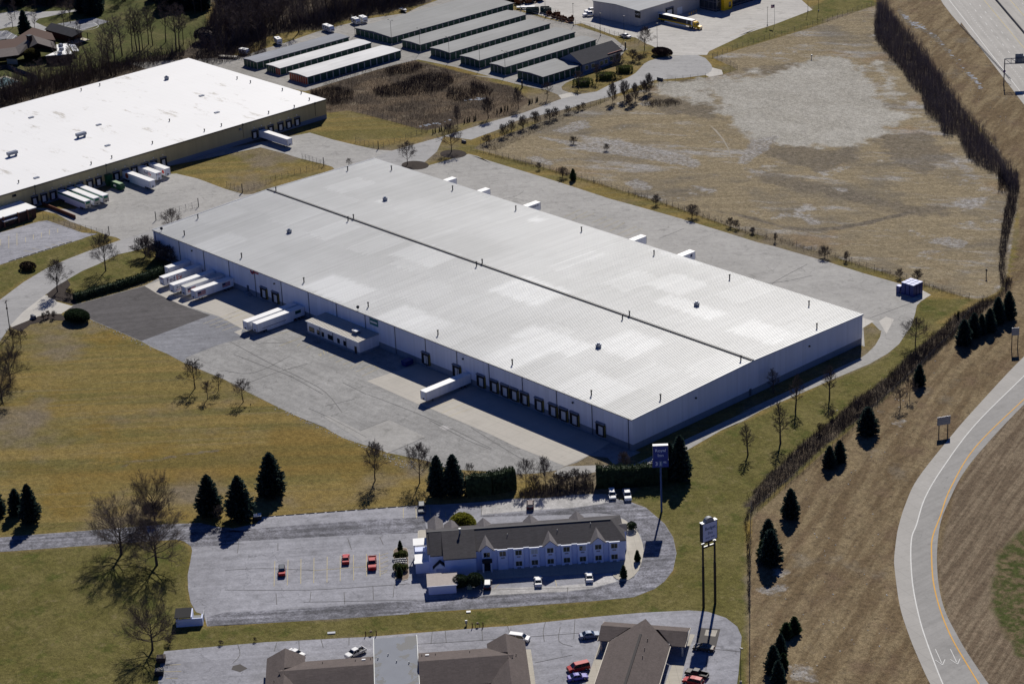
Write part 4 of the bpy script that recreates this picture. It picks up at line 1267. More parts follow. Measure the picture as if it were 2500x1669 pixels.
obj('wall', MB().box(-52, 0, 0, DP, 0, EV - .02).box(-47.9, -39.7, -3.0, -.002, 0, 5.75).box(-51.2, -47.902, -.7, -.003, 0, 5.8), MWALL, mo)
mb = MB()
fe, be = (-.35, EV - .15), (DP + .35, EV - .15)
mb.add([(-52.3, fe[0], fe[1]), (.3, fe[0], fe[1]), (-3.0, RV, RZ_), (-52.3, RV, RZ_), (-52.3, be[0], be[1]), (.3, be[0], be[1]),
        (-52.3, fe[0], fe[1] - .22), (.3, fe[0], fe[1] - .22), (.3, be[0], be[1] - .22), (-52.3, be[0], be[1] - .22)],
       [(0, 1, 2, 3), (3, 2, 5, 4), (1, 5, 2), (6, 7, 1, 0), (7, 8, 5, 1), (9, 6, 0, 3, 4), (8, 9, 4, 5)])
mr = obj('roof', mb, SHG, mo)
mb = MB().xprism([(-3.3, 5.75), (RV - .4, RZ_ + .12), (RV - .4, RZ_ - .1), (-3.3, 5.5)], -48.2, -39.5)
mb.xprism([(-1.05, 5.85), (RV - .6, RZ_ + .06), (RV - .6, RZ_ - .1), (-1.05, 5.6)], -51.6, -48.202)
obj('wing_roof', mb, SHG, mr)
obj('ridge_cap', MB().box(-52, -3, RV - .25, RV + .25, RZ_ - .02, RZ_ + .1), mat('ridge_grey', (.10, .10, .105), .8, .1), mr)
obj('gable_wall', MB().xprism([(.01, EV - .02), (RV, RZ_ - .1), (DP - .01, EV - .02)], -52, -51.8), MWALL, mo)
# hip side dormer at the right end
mb = MB()
for s_, (pr, rv, hz) in {}.items():
    pass


def steep_gable(sx, w_, v0, vr, ez, pz, over=.55):
    """front gable with its ridge running into the main slope"""
    m_ = MB()
    a, c_, p0, r0 = (sx - w_ - .35, v0 - over, ez - .2), (sx + w_ + .35, v0 - over, ez - .2), (sx, v0 - over, pz), (sx, vr, pz)
    sl_ = (RZ_ - EV) / RV
    vb = lambda z: (z - EV) / sl_
    e0, e1 = (sx - w_ - .35, max(vb(ez - .2), .1) + .2, ez - .2), (sx + w_ + .35, max(vb(ez - .2), .1) + .2, ez - .2)
    th = .16
    up = lambda q: (q[0], q[1], q[2] - th)
    m_.add([a, p0, r0, e0], [(0, 1, 2, 3)])
    m_.add([p0, c_, e1, r0], [(0, 1, 2, 3)])
    m_.add([a, up(a), up(p0), p0], [(0, 1, 2, 3)])
    m_.add([p0, up(p0), up(c_), c_], [(0, 1, 2, 3)])
    m_.add([up(a), up(p0), up(r0), up(e0)], [(3, 2, 1, 0)])
    m_.add([up(p0), up(c_), up(e1), up(r0)], [(3, 2, 1, 0)])
    return m_


bays = [-36.7, -32.5, -28.3, -24.1, -19.9, -15.6, -11.35, -7.2, -2.95]
gabs = (0, 4, 7)
for i, s_ in enumerate(bays):
    g_ = i in gabs
    bay = MB().box(s_ - 1.35, s_ + 1.35, -.65, -.004, 0, EV - .42 if not g_ else EV + .1)
    if g_:
        bay.add([(s_ - 1.35, -.65, EV + .1), (s_ + 1.35, -.65, EV + .1), (s_, -.65, EV + 1.45), (s_ - 1.35, 1.2, EV + .1), (s_ + 1.35, 1.2, EV + .1), (s_, 3.0, EV + 1.45)],
                [(0, 1, 2), (0, 2, 5, 3), (1, 4, 5, 2)])
    bo_ = obj('window_bay', bay, MWALL2, mo)
    if g_:
        obj('dormer_roof', steep_gable(s_, 1.75, -.65, 4.6, EV + .12, EV + 1.75), SHL, mr)
    else:
        obj('bay_cap', MB().box(s_ - 1.5, s_ + 1.5, -.8, -.36, EV - .41, EV - .18), MTRIM, mo)
    rows = [4.85] if i in (0, 1) else [4.85, 1.6]
    for zz in rows:
        wn = obj('window', MB().box(s_ - .95, s_ + .95, -.70, -.651, zz - .8, zz + .8), MTRIM, mo)
        cm = CURTW if (i, zz) in ((3, 4.85), (6, 4.85)) else (CURT if i > 1 else GLASS)
        obj('pane', MB().box(s_ - .82, s_ - .03, -.72, -.701, zz - .68, zz + .68).box(s_ + .03, s_ + .82, -.72, -.701, zz - .68, zz + .68), GLASS if cm is CURTW and i == 6 else cm, wn)
        if i == 6 and zz == 4.85:
            obj('blind', MB().box(s_ + .05, s_ + .8, -.735, -.721, zz - .55, zz + .66), CURTW, wn)
        obj('air_grille', MB().box(s_ - .5, s_ + .5, -.68, -.651, zz - 1.45, zz - 1.05), mat('grille_grey', (.28, .29, .35), .6, .1), mo)
for i in range(len(bays) - 1):
    c_ = (bays[i] + bays[i + 1]) / 2
    obj('pilaster', MB().box(c_ - .62, c_ + .62, -.22, -.005, 0, EV - .3), MWALL, mo)
    obj('pilaster_cap', MB().box(c_ - .75, c_ + .75, -.36 - .3, -.352, EV - .3, EV - .02), MTRIM, mo)
obj('entrance_canopy', MB().box(-38.0, -35.4, -1.7, -.66, 2.9, 3.7), mat('canopy_dark', (.02, .02, .026), .6, .1), mo)
for s_ in (-38.0, -35.75):
    obj('entrance_post', MB().box(s_, s_ + .35, -1.65, -1.3, 0, 2.9), MTRIM, mo)
obj('door', MB().box(-37.5, -35.9, -.7, -.655, .1, 2.5), GLASS, mo)
# back dormers, left back wing
for s_, w_ in ((-36.7, 2.0), (-24.0, 2.0), (-11.5, 2.0)):
    m_ = MB()
    z0, pz = EV - .2, EV + 1.7
    m_.add([(s_ - w_, DP + .9, z0), (s_ + w_, DP + .9, z0), (s_, DP + .9, pz), (s_, 9.0, pz), (s_ - w_, DP - 1.2, z0 + .4), (s_ + w_, DP - 1.2, z0 + .4), (s_ - w_, DP + .1, z0), (s_ + w_, DP + .1, z0)],
           [(0, 2, 3, 4, 6), (2, 1, 7, 5, 3), (1, 2, 0)])
    obj('dormer_roof', m_, SHL, mr)
m_ = MB()
m_.add([(-51.7, 9, 5.9), (-51.7, 18.5, 5.9), (-49.6, 18.5, 7.7), (-49.6, 9, 7.7), (-47.5, 9, 5.9), (-47.5, 18.5, 5.9)], [(0, 1, 2, 3), (3, 2, 5, 4), (1, 5, 2)])
obj('wing_roof', m_, SHL, mr)
obj('back_wing', MB().box(-51.4, -47.8, DP + .01, 18.2, 0, 5.9), MWALL, mo)
m_ = MB()
m_.add([(-47.4, 10, 5.8), (-47.4, 16.2, 5.8), (-45.3, 16.2, 7.2), (-45.3, 10, 7.2), (-43.2, 10, 5.8), (-43.2, 16.2, 5.8)], [(0, 1, 2, 3), (3, 2, 5, 4), (1, 5, 2)])
obj('wing_roof', m_, SHL, mr)
# right end small gable
m_ = MB()
m_.add([(1.2, 4.6, EV - .1), (1.2, 8.8, EV - .1), (1.2, 6.7, EV + 1.0), (-1.6, 6.7, EV + 1.0), (-.4, 4.2, EV - .05), (-.4, 9.2, EV - .05)], [(0, 1, 2), (0, 2, 3, 4), (2, 1, 5, 3)])
obj('dormer_roof', m_, SHL, mr)
obj('window_bay', MB().box(.004, .9, 5, 8.4, 0, EV - .12), MWALL2, mo)
# entry porch with steep little gable, left lean-to rooms with white roofs
obj('porch', MB().box(-50.6, -50.35, -2.2, -1.95, 0, 2.7).box(-47.9, -47.65, -2.2, -1.95, 0, 2.7), MTRIM, mo)
m_ = MB()
m_.add([(-51.1, -2.5, 2.6), (-49.15, -2.5, 4.5), (-47.2, -2.5, 2.6), (-51.1, -.71, 2.6), (-49.15, -.71, 4.5), (-47.2, -.71, 2.6)], [(0, 1, 4, 3), (1, 2, 5, 4)])
obj('porch_roof', m_, mat('porch_shingle', (.03, .03, .035), .9, .2, 2), mo)
m_ = MB()
m_.add([(-50.6, -2.3, 2.65), (-49.15, -2.3, 4.2), (-47.7, -2.3, 2.65), (-50.6, -2.1, 2.65), (-49.15, -2.1, 4.2), (-47.7, -2.1, 2.65)], [(0, 2, 1), (3, 4, 5), (0, 1, 4, 3), (1, 2, 5, 4), (2, 0, 3, 5)])
obj('porch_gable', m_, MTRIM, mo)
obj('lean_to', MB().box(-55.6, -52.01, .6, 6.0, 0, 3.4).box(-55.6, -52.01, 6.01, 10.6, 0, 2.6), MWALL2, mo)
obj('lean_to_roof', MB().box(-55.9, -52.02, 6.9, 10.9, 4.9, 5.1).box(-55.9, -53.4, -.4, 1.3, 3.41, 3.6).box(-55.7, -52.02, 1.31, 6.1, 3.405, 3.5), WHITE, mo)
obj('lean_to_post', MB().box(-55.7, -55.5, 6.9, 7.1, 2.6, 4.9).box(-55.7, -55.5, 10.5, 10.7, 2.6, 4.9), MTRIM, mo)
p = Vector((-42.7, 2.9, 7.2))
obj('flue', MB().tube((-43.3, 5.4, 8.0), (-43.3, 5.4, 9.9), .22, .22, 8).disc((-43.3, 5.4, 9.95), .38, .2, 'z'), GREYM, mr)
for s_, v_ in ((-30.8, 4.0), (-17.5, 4.2), (-8.5, 5.6)):
    z = EV + v_ * (RZ_ - EV) / RV
    obj('vent_pipe', MB().tube((s_, v_, z - .1), (s_, v_, z + .5), .09, .09, 6), GREYM, mr)
mob = lambda s_, v_, z=0: MO + MU * s_ + MV * v_ + Vector((0, 0, z))
# storage shed in front of the motel
sh = thing('shed', 'small shed with a sloping striped brown metal roof in front of the motel', 'shed', mob(-49, -9.2), MRZ)
obj('wall', MB().box(-3.6, 3.6, -2.0, 3.0, 0, 2.6), MWALL2, sh)
mb = MB()
xs, zs = [], []
x = -3.9
while x < 3.8:
    for dx, dz in ((0, 0), (.22, 0), (.24, .05), (.30, .05)):
        xs.append(x + dx)
        zs.append(dz)
    x += .32
n_ = len(xs)
mb.add([(xs[i], -2.4, 2.65 + zs[i]) for i in range(n_)] + [(xs[i], 3.3, 3.35 + zs[i]) for i in range(n_)], [(i, i + 1, n_ + i + 1, n_ + i) for i in range(n_ - 1)])
obj('roof', mb, mat('tan_ribbed_roof', (.34, .29, .27), .6, .2, 1.2), sh)
obj('fascia', MB().box(-3.95, 3.85, -2.55, -2.41, 2.45, 2.75), MTRIM, sh)
tk = tag(obj('utility_box', MB().obox(mob(-41.9, -9.5, .9), (1.3, 1.0, 1.8), MRZ), mat('pale_green_metal', (.20, .26, .20), .5, .08)), 'pale green utility cabinet between two dark bushes by the motel shed', 'utility box')
obj('lid', MB().obox(mob(-41.9, -9.5, 1.86), (1.45, 1.15, .12), MRZ), mat('cabinet_lid', (.5, .5, .42), .5, .08), tk)

# ---- one-storey budget motel, three wings seen from above
SHB = shingle('brown_shingle', (.118, .098, .092))
SHBD = shingle('brown_shingle', (.118, .098, .092))
BWALL = mat('tan_stucco', (.42, .36, .27), .85, .08, .5)
FASC = mat('cream_fascia', (.55, .50, .42), .7, .06)


def slab(m_, pts, th=.18):
    """roof plane with thickness"""
    n_ = len(pts)
    m_.add(list(pts) + [(q[0], q[1], q[2] - th) for q in pts],
           [tuple(range(n_)), tuple(range(2 * n_ - 1, n_ - 1, -1))] + [(i, n_ + i, n_ + (i + 1) % n_, (i + 1) % n_) for i in range(n_)])
    return m_


E_, P_ = 3.1, 5.7
lw = thing('motel_wing', 'brown shingled low motel wing left of the flat grey connecting roof', 'motel', mob(0, 0), MRZ, 'wings of the budget motel')
obj('wall', MB().box(-92.6, -67.3, -60.5, -45.8, 0, E_ - .1).box(-92.6, -84.6, -75, -42.8, 0, E_ - .1), BWALL, lw)
mb = MB()
slab(mb, [(-84.5, -45.0, E_), (-67.1, -45.0, E_), (-67.1, -53.0, P_), (-90, -53.0, P_), (-88.6, -50.5, 4.9)])
slab(mb, [(-90, -53.0, P_), (-67.1, -53.0, P_), (-67.1, -61.2, E_), (-84.0, -61.2, E_), (-88.6, -56.5, 4.7)])
slab(mb, [(-93.3, -42.3, E_), (-88.6, -42.3, P_ - .05), (-88.6, -76, P_ - .05), (-93.3, -76, E_)])
slab(mb, [(-88.6, -42.3, P_ - .05), (-83.9, -42.3, E_), (-83.9, -47, E_), (-88.6, -51.5, P_ - .05)])
slab(mb, [(-88.6, -54.5, P_ - .05), (-83.9, -59, E_), (-83.9, -76, E_), (-88.6, -76, P_ - .05)])
lr = obj('roof', mb, SHB, lw)
obj('gable_wall', MB().yprism([(-92.8, E_ - .1), (-84.4, E_ - .1), (-88.6, P_ - .35)], -42.9, -42.7), FASC, lw)
mw = thing('motel_wing', 'brown shingled low motel wing right of the flat grey connecting roof', 'motel', mob(0, 0), MRZ, 'wings of the budget motel')
obj('wall', MB().box(-56.0, -30.7, -60.5, -45.8, 0, E_ - .1).box(-38.5, -30.4, -75, -43.4, 0, E_ - .1), BWALL, mw)
mb = MB()
slab(mb, [(-56.2, -45.0, E_), (-39.0, -45.0, E_), (-34.5, -50.2, 4.95), (-33.2, -53.2, P_), (-56.2, -53.2, P_)])
slab(mb, [(-56.2, -53.2, P_), (-33.2, -53.2, P_), (-34.5, -56.5, 4.7), (-39.4, -61.3, E_), (-56.2, -61.3, E_)])
slab(mb, [(-39.2, -42.9, E_), (-34.5, -42.9, P_ - .05), (-34.5, -51.8, P_ - .05), (-39.2, -47, E_)])
slab(mb, [(-34.5, -42.9, P_ - .05), (-29.8, -42.9, E_), (-29.8, -76, E_), (-34.5, -76, P_ - .05)])
slab(mb, [(-34.5, -54.8, P_ - .05), (-34.5, -76, P_ - .05), (-39.2, -76, E_), (-39.2, -59.6, E_)])
mr2 = obj('roof', mb, SHB, mw)
for par, sv in ((lr, ((-79.5, -48.5), (-71.5, -48.6), (-67.8, -48.2), (-91, -56))), (mr2, ((-55.3, -48.3), (-52, -48.2), (-43.6, -48.1), (-32.5, -52)))):
    for s_, v_ in sv:
        z = E_ + .1
        z = P_ - abs(v_ + 53.1) * (P_ - E_) / 8.1 if s_ > -89 and not -38 < s_ < -30 else 4.6
        obj('vent_pipe', MB().tube((s_, v_, z - .1), (s_, v_, z + .55), .08, .08, 6), DARKM, par)
for par, s_ in ((lr, -69.5), (mr2, -54)):
    z = P_ - 4.6 * (P_ - E_) / 8.1
    obj('roof_vent', MB().box(s_ - .45, s_ + .45, -48.6, -48.1, z - .2, z + .3), WHITE, par)
cn = thing('motel_connector', 'flat grey roof block with dark wet patches between two brown motel roofs', 'motel', mob(0, 0), MRZ)
mtc, t, b = newmat('grey_flat_roof')
n = N(t)
f = n.math('MULTIPLY_ADD', n.noise(.3, 5, .7), .3, .85)
pu = n.ramp(n.noise(.17, 4, .6, n.mapped(-MRZ, (1, 1, 1)), .6), .555, .57)
t.links.new(n.mix(pu, n.mul((.20, .215, .25), f), (.055, .058, .068)), b.inputs['Base Color'])
t.links.new(n.math('MULTIPLY_ADD', pu, -.2, .85), b.inputs['Roughness'])
obj('wall', MB().box(-66.9, -56.4, -66, -38.4, 0, 3.85), BWALL, cn)
fr = obj('roof', MB().box(-67.0, -56.22, -66.2, -38.2, 3.851, 4.05), mtc, cn)
obj('parapet', MB().box(-67.06, -66.9, -66, -38.1, 4.051, 4.3).box(-56.35, -56.2, -66, -38.1, 4.051, 4.3), GREYM, cn)
for s_, v_ in ((-66, -48), (-63.5, -46.5), (-58.5, -51), (-61.5, -50)):
    obj('vent_pipe', MB().tube((s_, v_, 4.0), (s_, v_, 4.6), .12, .12, 6), GREYM, fr)
# T shaped wing, slightly turned
ta, tb = G('F2', 1590, 1055, 3.2), G('F2', 2290, 1105, 3.2)
td = (tb - ta)
tl = td.length
TRZ = math.atan2(td.y, td.x)
tw2 = thing('motel_wing', 'T shaped brown motel roof with open porches beside parked cars, lower right', 'motel', (ta.x, ta.y, 0), TRZ, 'wings of the budget motel')
hw_ = tl / 2
mb = MB()
slab(mb, [(0, 0, E_), (hw_ * 2, 0, E_), (hw_ * 2, -4.6, 4.7), (0, -4.6, 4.7)][::-1])
slab(mb, [(0, -4.6, 4.7), (hw_ - 3.5, -4.6, 4.7), (2.6, -9.2, E_), (0, -9.2, E_)][::-1])
slab(mb, [(hw_ + 3.5, -4.6, 4.7), (hw_ * 2, -4.6, 4.7), (hw_ * 2, -9.2, E_), (hw_ * 2 - 3.2, -9.2, E_)][::-1])
slab(mb, [(2.8, -9.3, E_), (hw_, -2.0, P_ + .25), (hw_, -45, P_ + .25), (2.8, -45, E_)][::-1])
slab(mb, [(hw_, -2.0, P_ + .25), (hw_ * 2 - 3.6, -9.3, E_), (hw_ * 2 - 3.6, -45, E_), (hw_, -45, P_ + .25)][::-1])
slab(mb, [(hw_ - 2.2, -2.6, 4.2), (hw_, -2.0, P_ + .25), (hw_, -.2, 3.5)][::-1])
r3 = obj('roof', mb, SHB, tw2)
obj('ridge_vent', MB().box(hw_ - .3, hw_ + .3, -34, -9.5, P_ + .2, P_ + .4), mat('ridge_vent', (.05, .045, .045), .9, .1), r3)
obj('fascia', MB().box(-.16, 0, -9.2, 0, E_ - .3, E_ + .02).box(hw_ * 2, hw_ * 2 + .16, -9.2, 0, E_ - .3, E_ + .02)
    .box(2.62, 2.78, -45, -9.4, E_ - .28, E_ - .02).box(hw_ * 2 - 3.58, hw_ * 2 - 3.42, -45, -9.4, E_ - .28, E_ - .02), FASC, tw2)
obj('wall', MB().box(4.2, hw_ * 2 - 5.0, -45, -1.2, 0, E_ - .25), BWALL, tw2)
for x in (.5, hw_ * 2 - .9):
    for y in (-.7, -8.9):
        obj('porch_post', MB().box(x, x + .4, y, y + .4, 0, E_ - .2), FASC, tw2)
for x, y in ((hw_ + 1.9, -11), (hw_ + 1.9, -15.3), (hw_ + 2, -19)):
    z = P_ + .25 - abs(x - hw_) * (P_ - E_) / 8
    obj('vent_pipe', MB().tube((x, y, z - .1), (x, y, z + .55), .09, .09, 6), DARKM, r3)

# ---- dumpster enclosure left of the motel lot
ds = thing('dumpster_shed', 'white walled dumpster shelter with a black flat roof at the lot corner', 'shed', mob(-114.1, -18.3), MRZ)
obj('wall', MB().box(-3.3, 3.5, -.15, .15, 0, 2.2).box(-3.3, -3.0, .151, 4.6, 0, 2.4).box(.55, .85, .151, 4.6, 0, 2.6).box(3.2, 3.5, .151, 2.0, 0, 2.2), MWALL2, ds)
obj('roof', MB().box(-3.6, .54, -.3, 4.8, 2.61, 2.8), mat('tar_roof', (.016, .016, .018), .9, .1), ds)
obj('gate', MB().box(3.55, 3.65, 2.1, 4.6, .2, 1.9), GREYM, ds)
tag(obj('dumpster', MB().obox(mob(-111.9, -16.5, .8), (2.2, 1.7, 1.5), MRZ), mat('grey_bin', (.16, .17, .18), .6, .1)), 'grey dumpster inside the white walled shelter', 'dumpster')


def bin_(p, rz, label, m_, lids, slats=False):
    o = thing('dumpster', label, 'dumpster', p, rz)
    b_ = MB().yprism([(-.9, .15), (.9, .15), (1.0, 1.35), (-1.0, 1.5)], -1.05, 1.05)
    obj('body', b_, m_, o)
    if lids == 'white':
        obj('lid', MB().obox((-.05, -.52, 1.47), (1.9, 1.0, .06), 0), WHITE, o)
        obj('lid', MB().obox((-1.1, .5, 1.9), (.06, 1.0, .9), 0), WHITE, o)
    elif lids == 'rubbish':
        r_ = MB()
        rr = random.Random(3)
        for _ in range(9):
            r_.obox((rr.uniform(-.7, .7), rr.uniform(-.8, .8), 1.5), (rr.uniform(.3, .7), rr.uniform(.2, .5), .3), rr.uniform(0, 3), rr.uniform(-.4, .4))
        obj('rubbish', r_, mat('rubbish', (.45, .42, .36), .9, .5, 3), o)
    if slats:
        s_ = MB()
        for i in range(5):
            s_.box(-1.0 + i * .42, -.8 + i * .42, -1.1, 1.1, 1.52, 1.6)
        obj('slat', s_, mat('wood_slat', (.24, .20, .17), .9, .2, 2), o)
    obj('pocket', MB().box(-.6, .6, -1.2, -1.06, .7, .95).box(-.6, .6, 1.06, 1.2, .7, .95), DARKM, o)
    return o


BLK = mat('black_bin', (.014, .016, .022), .5, .15)
bin_(G('F1', 266, 225), MRZ + 1.57, 'black dumpster with one white lid open beside tall spruces', BLK, 'white')
bin_(G('F0', 1318, 1385), MRZ + 1.57, 'dark dumpster topped with wooden slats under the bare tree', mat('rust_bin', (.05, .03, .028), .8, .3), '', True)
bin_(G('F0', 1302, 1490), MRZ + 1.57, 'open black dumpster heaped with pale rubbish in the lot corner', BLK, 'rubbish')

# ---- far left: brick hall, long barn, pool
BRK = mat('brown_brick', (.075, .040, .030), .9, .15, 1.2)
ch = thing('brick_hall', 'brown brick hall with joined gable roofs and a chimney at the left edge', 'building', G('H2', 800, 620))
o_ = ch.location.copy()


def rel(k, x, y, z):
    q = G(k, x, y, z) - o_
    return (q.x, q.y, z)


mb = MB()
A_, B_, C_ = rel('H2', 700, 228, 8.5), rel('H2', 800, 400, 8.5), rel('H2', 1225, 525, 5.0)
D_ = rel('H2', 1140, 370, 5.0)
F_ = rel('H2', 330, 480, 5.0)
H_0 = rel('H2', 610, 500, 5.0)
slab(mb, [A_, B_, C_, D_])
slab(mb, [A_, F_, rel('H2', 400, 650, 5.0), H_0, B_])
slab(mb, [F_, rel('H2', -300, 560, 5.0), rel('H2', -300, 740, 5.0), rel('H2', 400, 650, 5.0)])
obj('roof', mb, shingle('taupe_shingle', (.12, .105, .10)), ch)
cc_ = [rel('H2', 1205, 540, 0), rel('H2', 1130, 385, 0), rel('H2', 720, 260, 0), rel('H2', 340, 500, 0), rel('H2', -300, 585, 0), rel('H2', -300, 760, 0), rel('H2', 390, 690, 0), rel('H2', 640, 560, 0), rel('H2', 800, 500, 0)]
obj('wall', MB().prism([(p[0], p[1]) for p in cc_], 0, 4.75), BRK, ch)
q = rel('H2', 655, 520, 3.0)
chm = obj('chimney', MB().box(q[0] - 1.1, q[0] + 1.1, q[1] - .9, q[1] + .9, 0, 9.4), BRK, ch)
obj('chimney_cap', MB().box(q[0] - 1.3, q[0] + 1.3, q[1] - 1.1, q[1] + 1.1, 9.41, 9.8), DARKM, chm)
obj('window', MB().obox(Vector(rel('H2', 260, 790, 1.6)) - Vector((0, 0, 0)), (5.5, .2, 2.6), .55), mat('pale_garage_door', (.40, .36, .28), .7, .1), ch)
fa = [G('H2', *q, 4.2) for q in ((960, 670), (1535, 625), (1430, 400), (1200, 430), (1215, 560))]
fx_ = thing('hall_extension', 'flat white roofed extension with rooftop air handlers beside the brick hall', 'building', (fa[1].x, fa[1].y, 0))
pr_ = [(p.x - fa[1].x, p.y - fa[1].y) for p in fa]
cx_, cy_ = sum(p[0] for p in pr_) / 5, sum(p[1] for p in pr_) / 5
obj('wall', MB().prism([(cx_ + (p[0] - cx_) * .96, cy_ + (p[1] - cy_) * .96) for p in pr_], 0, 3.95), BRK, fx_)
er = obj('roof', MB().prism(pr_, 3.96, 4.2), mat('white_roof_sheet', (.82, .82, .81), .6, .06, .3), fx_)
for k, x, y in (('H2', 1295, 440), ('H2', 1310, 520), ('H2', 1275, 600)):
    p = G(k, x, y, 4.8) - Vector((fa[1].x, fa[1].y, 0))
    obj('roof_unit', MB().box(p.x - .9, p.x + .9, p.y - .7, p.y + .7, 4.21, 5.4).box(p.x - 2, p.x - .9, p.y - .3, p.y + .3, 4.21, 4.7), HVAC, er)
pc = [G('H2', *q, 3.0) for q in ((1450, 420), (1600, 430), (1685, 565), (1555, 570))]
cp = thing('carport', 'small white flat carport roof next to the white roofed extension', 'carport', (pc[2].x, pc[2].y, 0))
obj('roof', MB().prism([(p.x - pc[2].x, p.y - pc[2].y) for p in pc], 2.85, 3.0), WHITE, cp)
for p in pc:
    q = (p - pc[2]) * .92 + (sum(pc, Vector()) / 4 - pc[2]) * .08
    obj('post', MB().tube((q.x, q.y, 0), (q.x, q.y, 2.85), .1, .1, 6), GREYM, cp)
ba = [G('H2', *q, 3.6) for q in ((945, 95), (1530, 260))]
bd = ba[1] - ba[0]
bl = bd.length
bn = thing('barn', 'long brown barn with dark gable roof and an open porch at its end', 'barn', (ba[0].x, ba[0].y, 0), math.atan2(bd.y, bd.x))
bw_ = 9.5
mb = MB()
slab(mb, [(0, 0, 3.4), (bl, 0, 3.4), (bl + 3, bw_ / 2, 5.6), (-.6, bw_ / 2, 5.6)])
slab(mb, [(-.6, bw_ / 2, 5.6), (bl + 3, bw_ / 2, 5.6), (bl + 3, bw_, 3.4), (0, bw_, 3.4)])
obj('roof', mb, shingle('slate_shingle', (.05, .05, .058)), bn)
obj('wall', MB().box(.5, bl - 5, .5, bw_ - .5, 0, 3.3), mat('red_brown_boards', (.07, .032, .024), .9, .2, 1.5), bn)
for x, y in ((bl, .5), (bl, bw_ - .8), (bl - 2.5, .5)):
    obj('porch_post', MB().box(x, x + .3, y, y + .3, 0, 3.4), mat('dark_post', (.03, .025, .022), .9, .1), bn)
obj('porch_floor', MB().box(bl - 5, bl + 1, .3, bw_ - .3, .02, .25), KERB, bn)
# covered pool
pp = [G('H2', *q) for q in ((-120, 1210), (70, 1100), (150, 1105), (470, 1225), (360, 1280), (0, 1370), (-150, 1400))]
po = thing('swimming_pool', 'fenced swimming pool with pale deck and green blue winter cover', 'pool', (pp[1].x, pp[1].y, 0))
rp = [p - pp[1] for p in pp]
cpp = sum(rp, Vector()) / len(rp)
obj('pool_deck', MB().prism([(p.x, p.y) for p in rp], 0, .12), KERB, po)
obj('pool_cover', MB().prism([(cpp.x + (p.x - cpp.x) * .78, cpp.y + (p.y - cpp.y) * .78) for p in rp], .121, .2), mat('pool_cover', (.12, .21, .22), .4, .3, .6), po)
pf = [G('H2', *q) for q in ((-100, 960), (170, 940), (640, 1110), (800, 1170), (810, 1230), (720, 1300), (300, 1420), (0, 1470))]
fm = MB()
for a, c_ in zip(pf[:-1], pf[1:]):
    L = (c_ - a)
    for i in range(int(L.length / .28)):
        p = a + L * (i * .28 / L.length)
        fm.box(p.x - .13, p.x + .13, p.y - .02, p.y + .02, 0, 2.0)
tag(obj('board_fence', fm, mat('slate_boards', (.045, .055, .085), .9, .15, 1.5)), 'dark blue grey board fence around the covered pool', 'fence')

# ================================================================== SIGNS, POLES
# motel pylon
sp = G('C2', 1520, 1530)
NAVY = mat('sign_navy_panel', (.018, .04, .24), .35, .06)
PALEL = mat('pale_letter', (.72, .78, .95), .5, .05)
sa = math.atan2(MU.y, MU.x) - .06
ps = thing('pylon_sign', 'tall blue motel sign on a single pole lettered Royal Inn', 'sign', sp, sa)
SBLUE = mat('pole_blue', (.03, .07, .20), .5, .08)
obj('pole', MB().tube((0, 0, 0), (0, 0, 15.4), .30, .26, 12), SBLUE, ps)
cab = obj('cabinet', MB().box(-2.05, 2.05, -.55, .55, 16.2, 20.4), NAVY, ps)
obj('top_cover', MB().box(-2.1, 2.1, -.6, .6, 20.401, 20.5), WHITE, cab)
obj('frame', MB().box(-2.1, -2.051, -.6, .6, 16.15, 20.4).box(2.051, 2.1, -.6, .6, 16.15, 20.4), GREYM, cab)
letters('Royal', 1.25, PALEL, cab, (0, -.56, 19.0), (math.pi / 2, 0, 0), sx=1.08)
letters('Inn', 1.25, PALEL, cab, (0, -.56, 17.5), (math.pi / 2, 0, 0), sx=1.08)
pb = obj('price_board', MB().box(-2.25, 2.15, -.5, .5, 13.9, 16.05), NAVY, ps)
obj('digit_plate', MB().box(-.5, .45, -.53, -.501, 14.2, 15.8), mat('digit_plate', (.10, .16, .30), .5, .05), pb)
letters('3', 1.6, PALEL, pb, (-1.15, -.54, 14.95), (math.pi / 2, 0, 0))
letters('1', 1.6, mat('white_digit', (.75, .78, .82), .5, .02), pb, (.0, -.545, 14.95), (math.pi / 2, 0, 0))
letters('95', .85, PALEL, pb, (1.15, -.54, 15.35), (math.pi / 2, 0, 0))
# two-post sign
b1, b2 = G('F3', 222, 960), G('F3', 313, 925)
bd = b2 - b1
bw2 = bd.length
bs_ = thing('pylon_sign', 'black framed sign on two tall dark poles lettered Budget Inn', 'sign', (b1 + b2) / 2, math.atan2(bd.y, bd.x) - .02)
BL = mat('sign_frame_black', (.014, .015, .02), .5, .1)
h2 = bw2 / 2
for s_ in (-1, 1):
    obj('post', MB().box(s_ * h2 - .24, s_ * h2 + .24, -.24, .24, 0, 12).box(s_ * h2 - .19, s_ * h2 + .19, -.19, .19, 12, 18.2), BL, bs_)
obj('post_cap', MB().box(-h2 - .35, -h2 + .6, -.3, .3, 18.21, 18.35).box(h2 - .6, h2 + .35, -.3, .3, 18.21, 18.35).box(-h2 + .2, -.3, -.15, .15, 17.3, 17.45).box(.3, h2 - .2, -.15, .15, 17.3, 17.45), GREYM, bs_)
obj('crossbar', MB().box(-h2, h2, -.12, .12, 16.95, 17.25).box(-.2, .2, -.15, .15, 17.2, 18.6).box(-h2 * .6, h2 * .6, -.3, .3, 18.36, 18.9), BL, bs_)
cb = obj('cabinet', MB().box(-2.35, 2.35, -.55, .55, 18.91, 24.2), BL, bs_)
obj('face', MB().box(-2.15, 2.15, -.58, -.551, 19.1, 24.05), mat('sign_face', (.56, .62, .84), .4, .05), cb)
